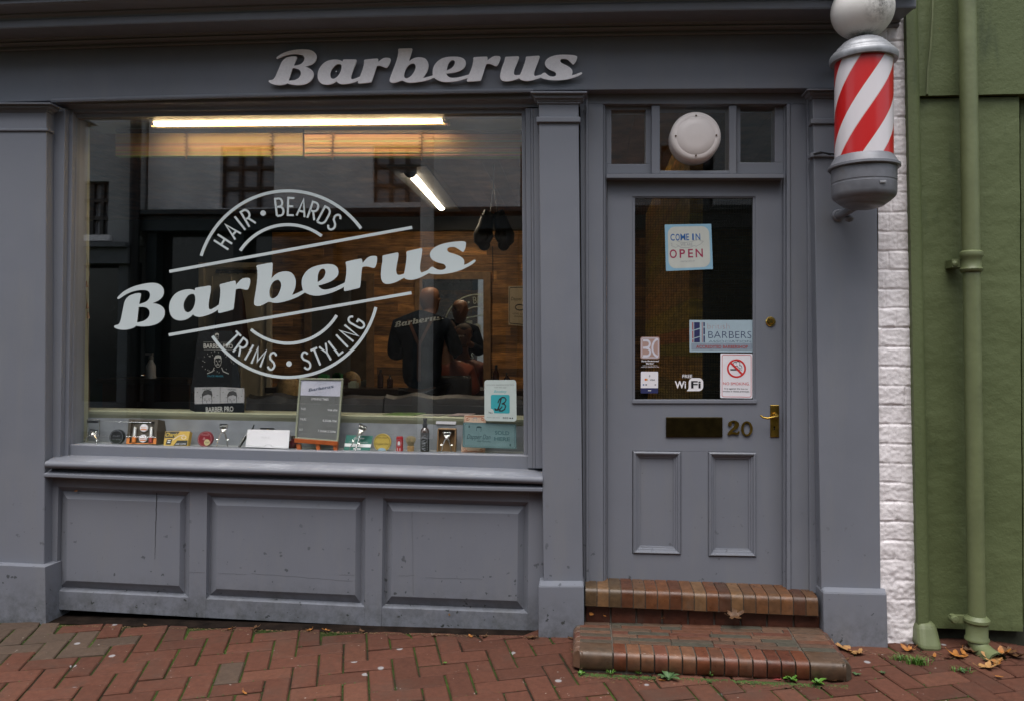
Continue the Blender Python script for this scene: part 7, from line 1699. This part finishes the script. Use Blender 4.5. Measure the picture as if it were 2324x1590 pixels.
# moss lining the foot of the step and dirt crumbs
mb = MB(); r_ = random.Random(5)
for i in range(1500):
    px_ = r_.uniform(1312, 1925); base_ = 1526 + (px_ - 1312) * .046; p = G(px_, base_ + abs(r_.gauss(0, 3.2)) + 1); s_ = r_.uniform(.0015, .005)
    mb.add([p + Vector((-s_, 0, 0)), p + Vector((s_, 0, 0)), p + Vector((0, s_ * .6, s_)), p + Vector((0, -s_, .0005))], [(0, 1, 2), (0, 3, 2), (1, 3, 2)])
for i in range(1500):
    X_ = r_.uniform(-3.2, 1.6); Y_ = r_.uniform(-1.4, -.2); k_ = mnoise.noise(Vector((X_ * 1.3, Y_ * 1.3, 7)))
    if k_ < -.05: continue
    # snap to a joint of the paver lattice
    lx_ = (X_ + .6) * cs + (Y_ + .5) * sn; ly_ = -(X_ + .6) * sn + (Y_ + .5) * cs
    c0, r0 = math.floor(lx_ / U), math.floor(ly_ / U); kk = (c0 - r0) % 4
    if r_.random() < .5:   # joint on the left or top side of the cell that is a real joint
        if kk == 1: continue
        ax, ay = c0 * U, ly_
    else:
        if kk == 2: continue
        ax, ay = lx_, r0 * U
    X2, Y2 = ax * cs - ay * sn - .6, ax * sn + ay * cs - .5; s_ = r_.uniform(.0015, .0045); p = Vector((X2 + r_.gauss(0, .0012), Y2 + r_.gauss(0, .0012), ground_z(X2, Y2) - .003))
    mb.add([p + Vector((-s_, 0, 0)), p + Vector((s_, 0, 0)), p + Vector((0, s_ * .6, s_)), p + Vector((0, -s_, .0005))], [(0, 1, 2), (0, 3, 2), (1, 3, 2)])
mb.build('moss', MOSS, None, kind='stuff', label='green moss in the paving joints and under the step', cat='moss')
mb = MB(); r_ = random.Random(15); DEB = M('leaf_litter', (.11, .065, .03), .9, var=.6, vs=60)
for i in range(900):
    if r_.random() < .6: px_ = r_.uniform(110, 1225); py = 1418 + (px_ - 110) * .024 + abs(r_.gauss(0, 2.5)) - 1
    elif r_.random() < .5: px_ = r_.uniform(1900, 2320); py = 1474 + (px_ - 1900) * .03 + abs(r_.gauss(0, 9))
    else: px_ = r_.uniform(1320, 1930); py = 1533 + (px_ - 1320) * .04 + abs(r_.gauss(0, 6))
    p = G(px_, py); s_ = r_.uniform(.0015, .006); a = r_.uniform(0, 6.28)
    mb.add([p + Vector((s_ * math.cos(a + t), s_ * math.sin(a + t), .0012 + .002 * r_.random())) for t in (0, 1.9, 3.4, 4.9)], [(0, 1, 2), (0, 2, 3)])
mb.build('leaf_litter', DEB, None, kind='stuff', label='small crumbs of dry leaf and grit along the wall foot', cat='leaf litter')
# ================================================================ LIGHT
w = bpy.data.worlds.new('World'); S.world = w; w.use_nodes = True; nt = w.node_tree; bg = nt.nodes['Background']
sk = nt.nodes.new('ShaderNodeTexSky'); sk.sky_type = 'NISHITA'; sk.sun_disc = False; EL, AZ = 71, 190
sk.sun_elevation = R(EL); sk.sun_rotation = R(AZ); sk.dust_density = 3; sk.air_density = 1.0
hs = nt.nodes.new('ShaderNodeHueSaturation'); hs.inputs['Saturation'].default_value = .42; nt.links.new(sk.outputs[0], hs.inputs['Color']); nt.links.new(hs.outputs[0], bg.inputs['Color']); bg.inputs['Strength'].default_value = .12
sd = bpy.data.lights.new('sun', 'SUN'); sd.energy = 2.0; sd.angle = R(60); sd.color = (1, .96, .93); so = bpy.data.objects.new('sun', sd); COL.objects.link(so)
# the sky texture measures its rotation clockwise from +Y
sdir = Vector((math.sin(R(AZ)) * math.cos(R(EL)), math.cos(R(AZ)) * math.cos(R(EL)), math.sin(R(EL))))
so.rotation_euler = sdir.to_track_quat('Z', 'Y').to_euler()
S.view_settings.view_transform = 'Standard'; S.view_settings.look = 'None'; S.view_settings.exposure = EXPO; S.view_settings.gamma = 1
S.cycles.max_bounces = 10; S.cycles.transparent_max_bounces = 16; S.cycles.caustics_reflective = False; S.cycles.caustics_refractive = False
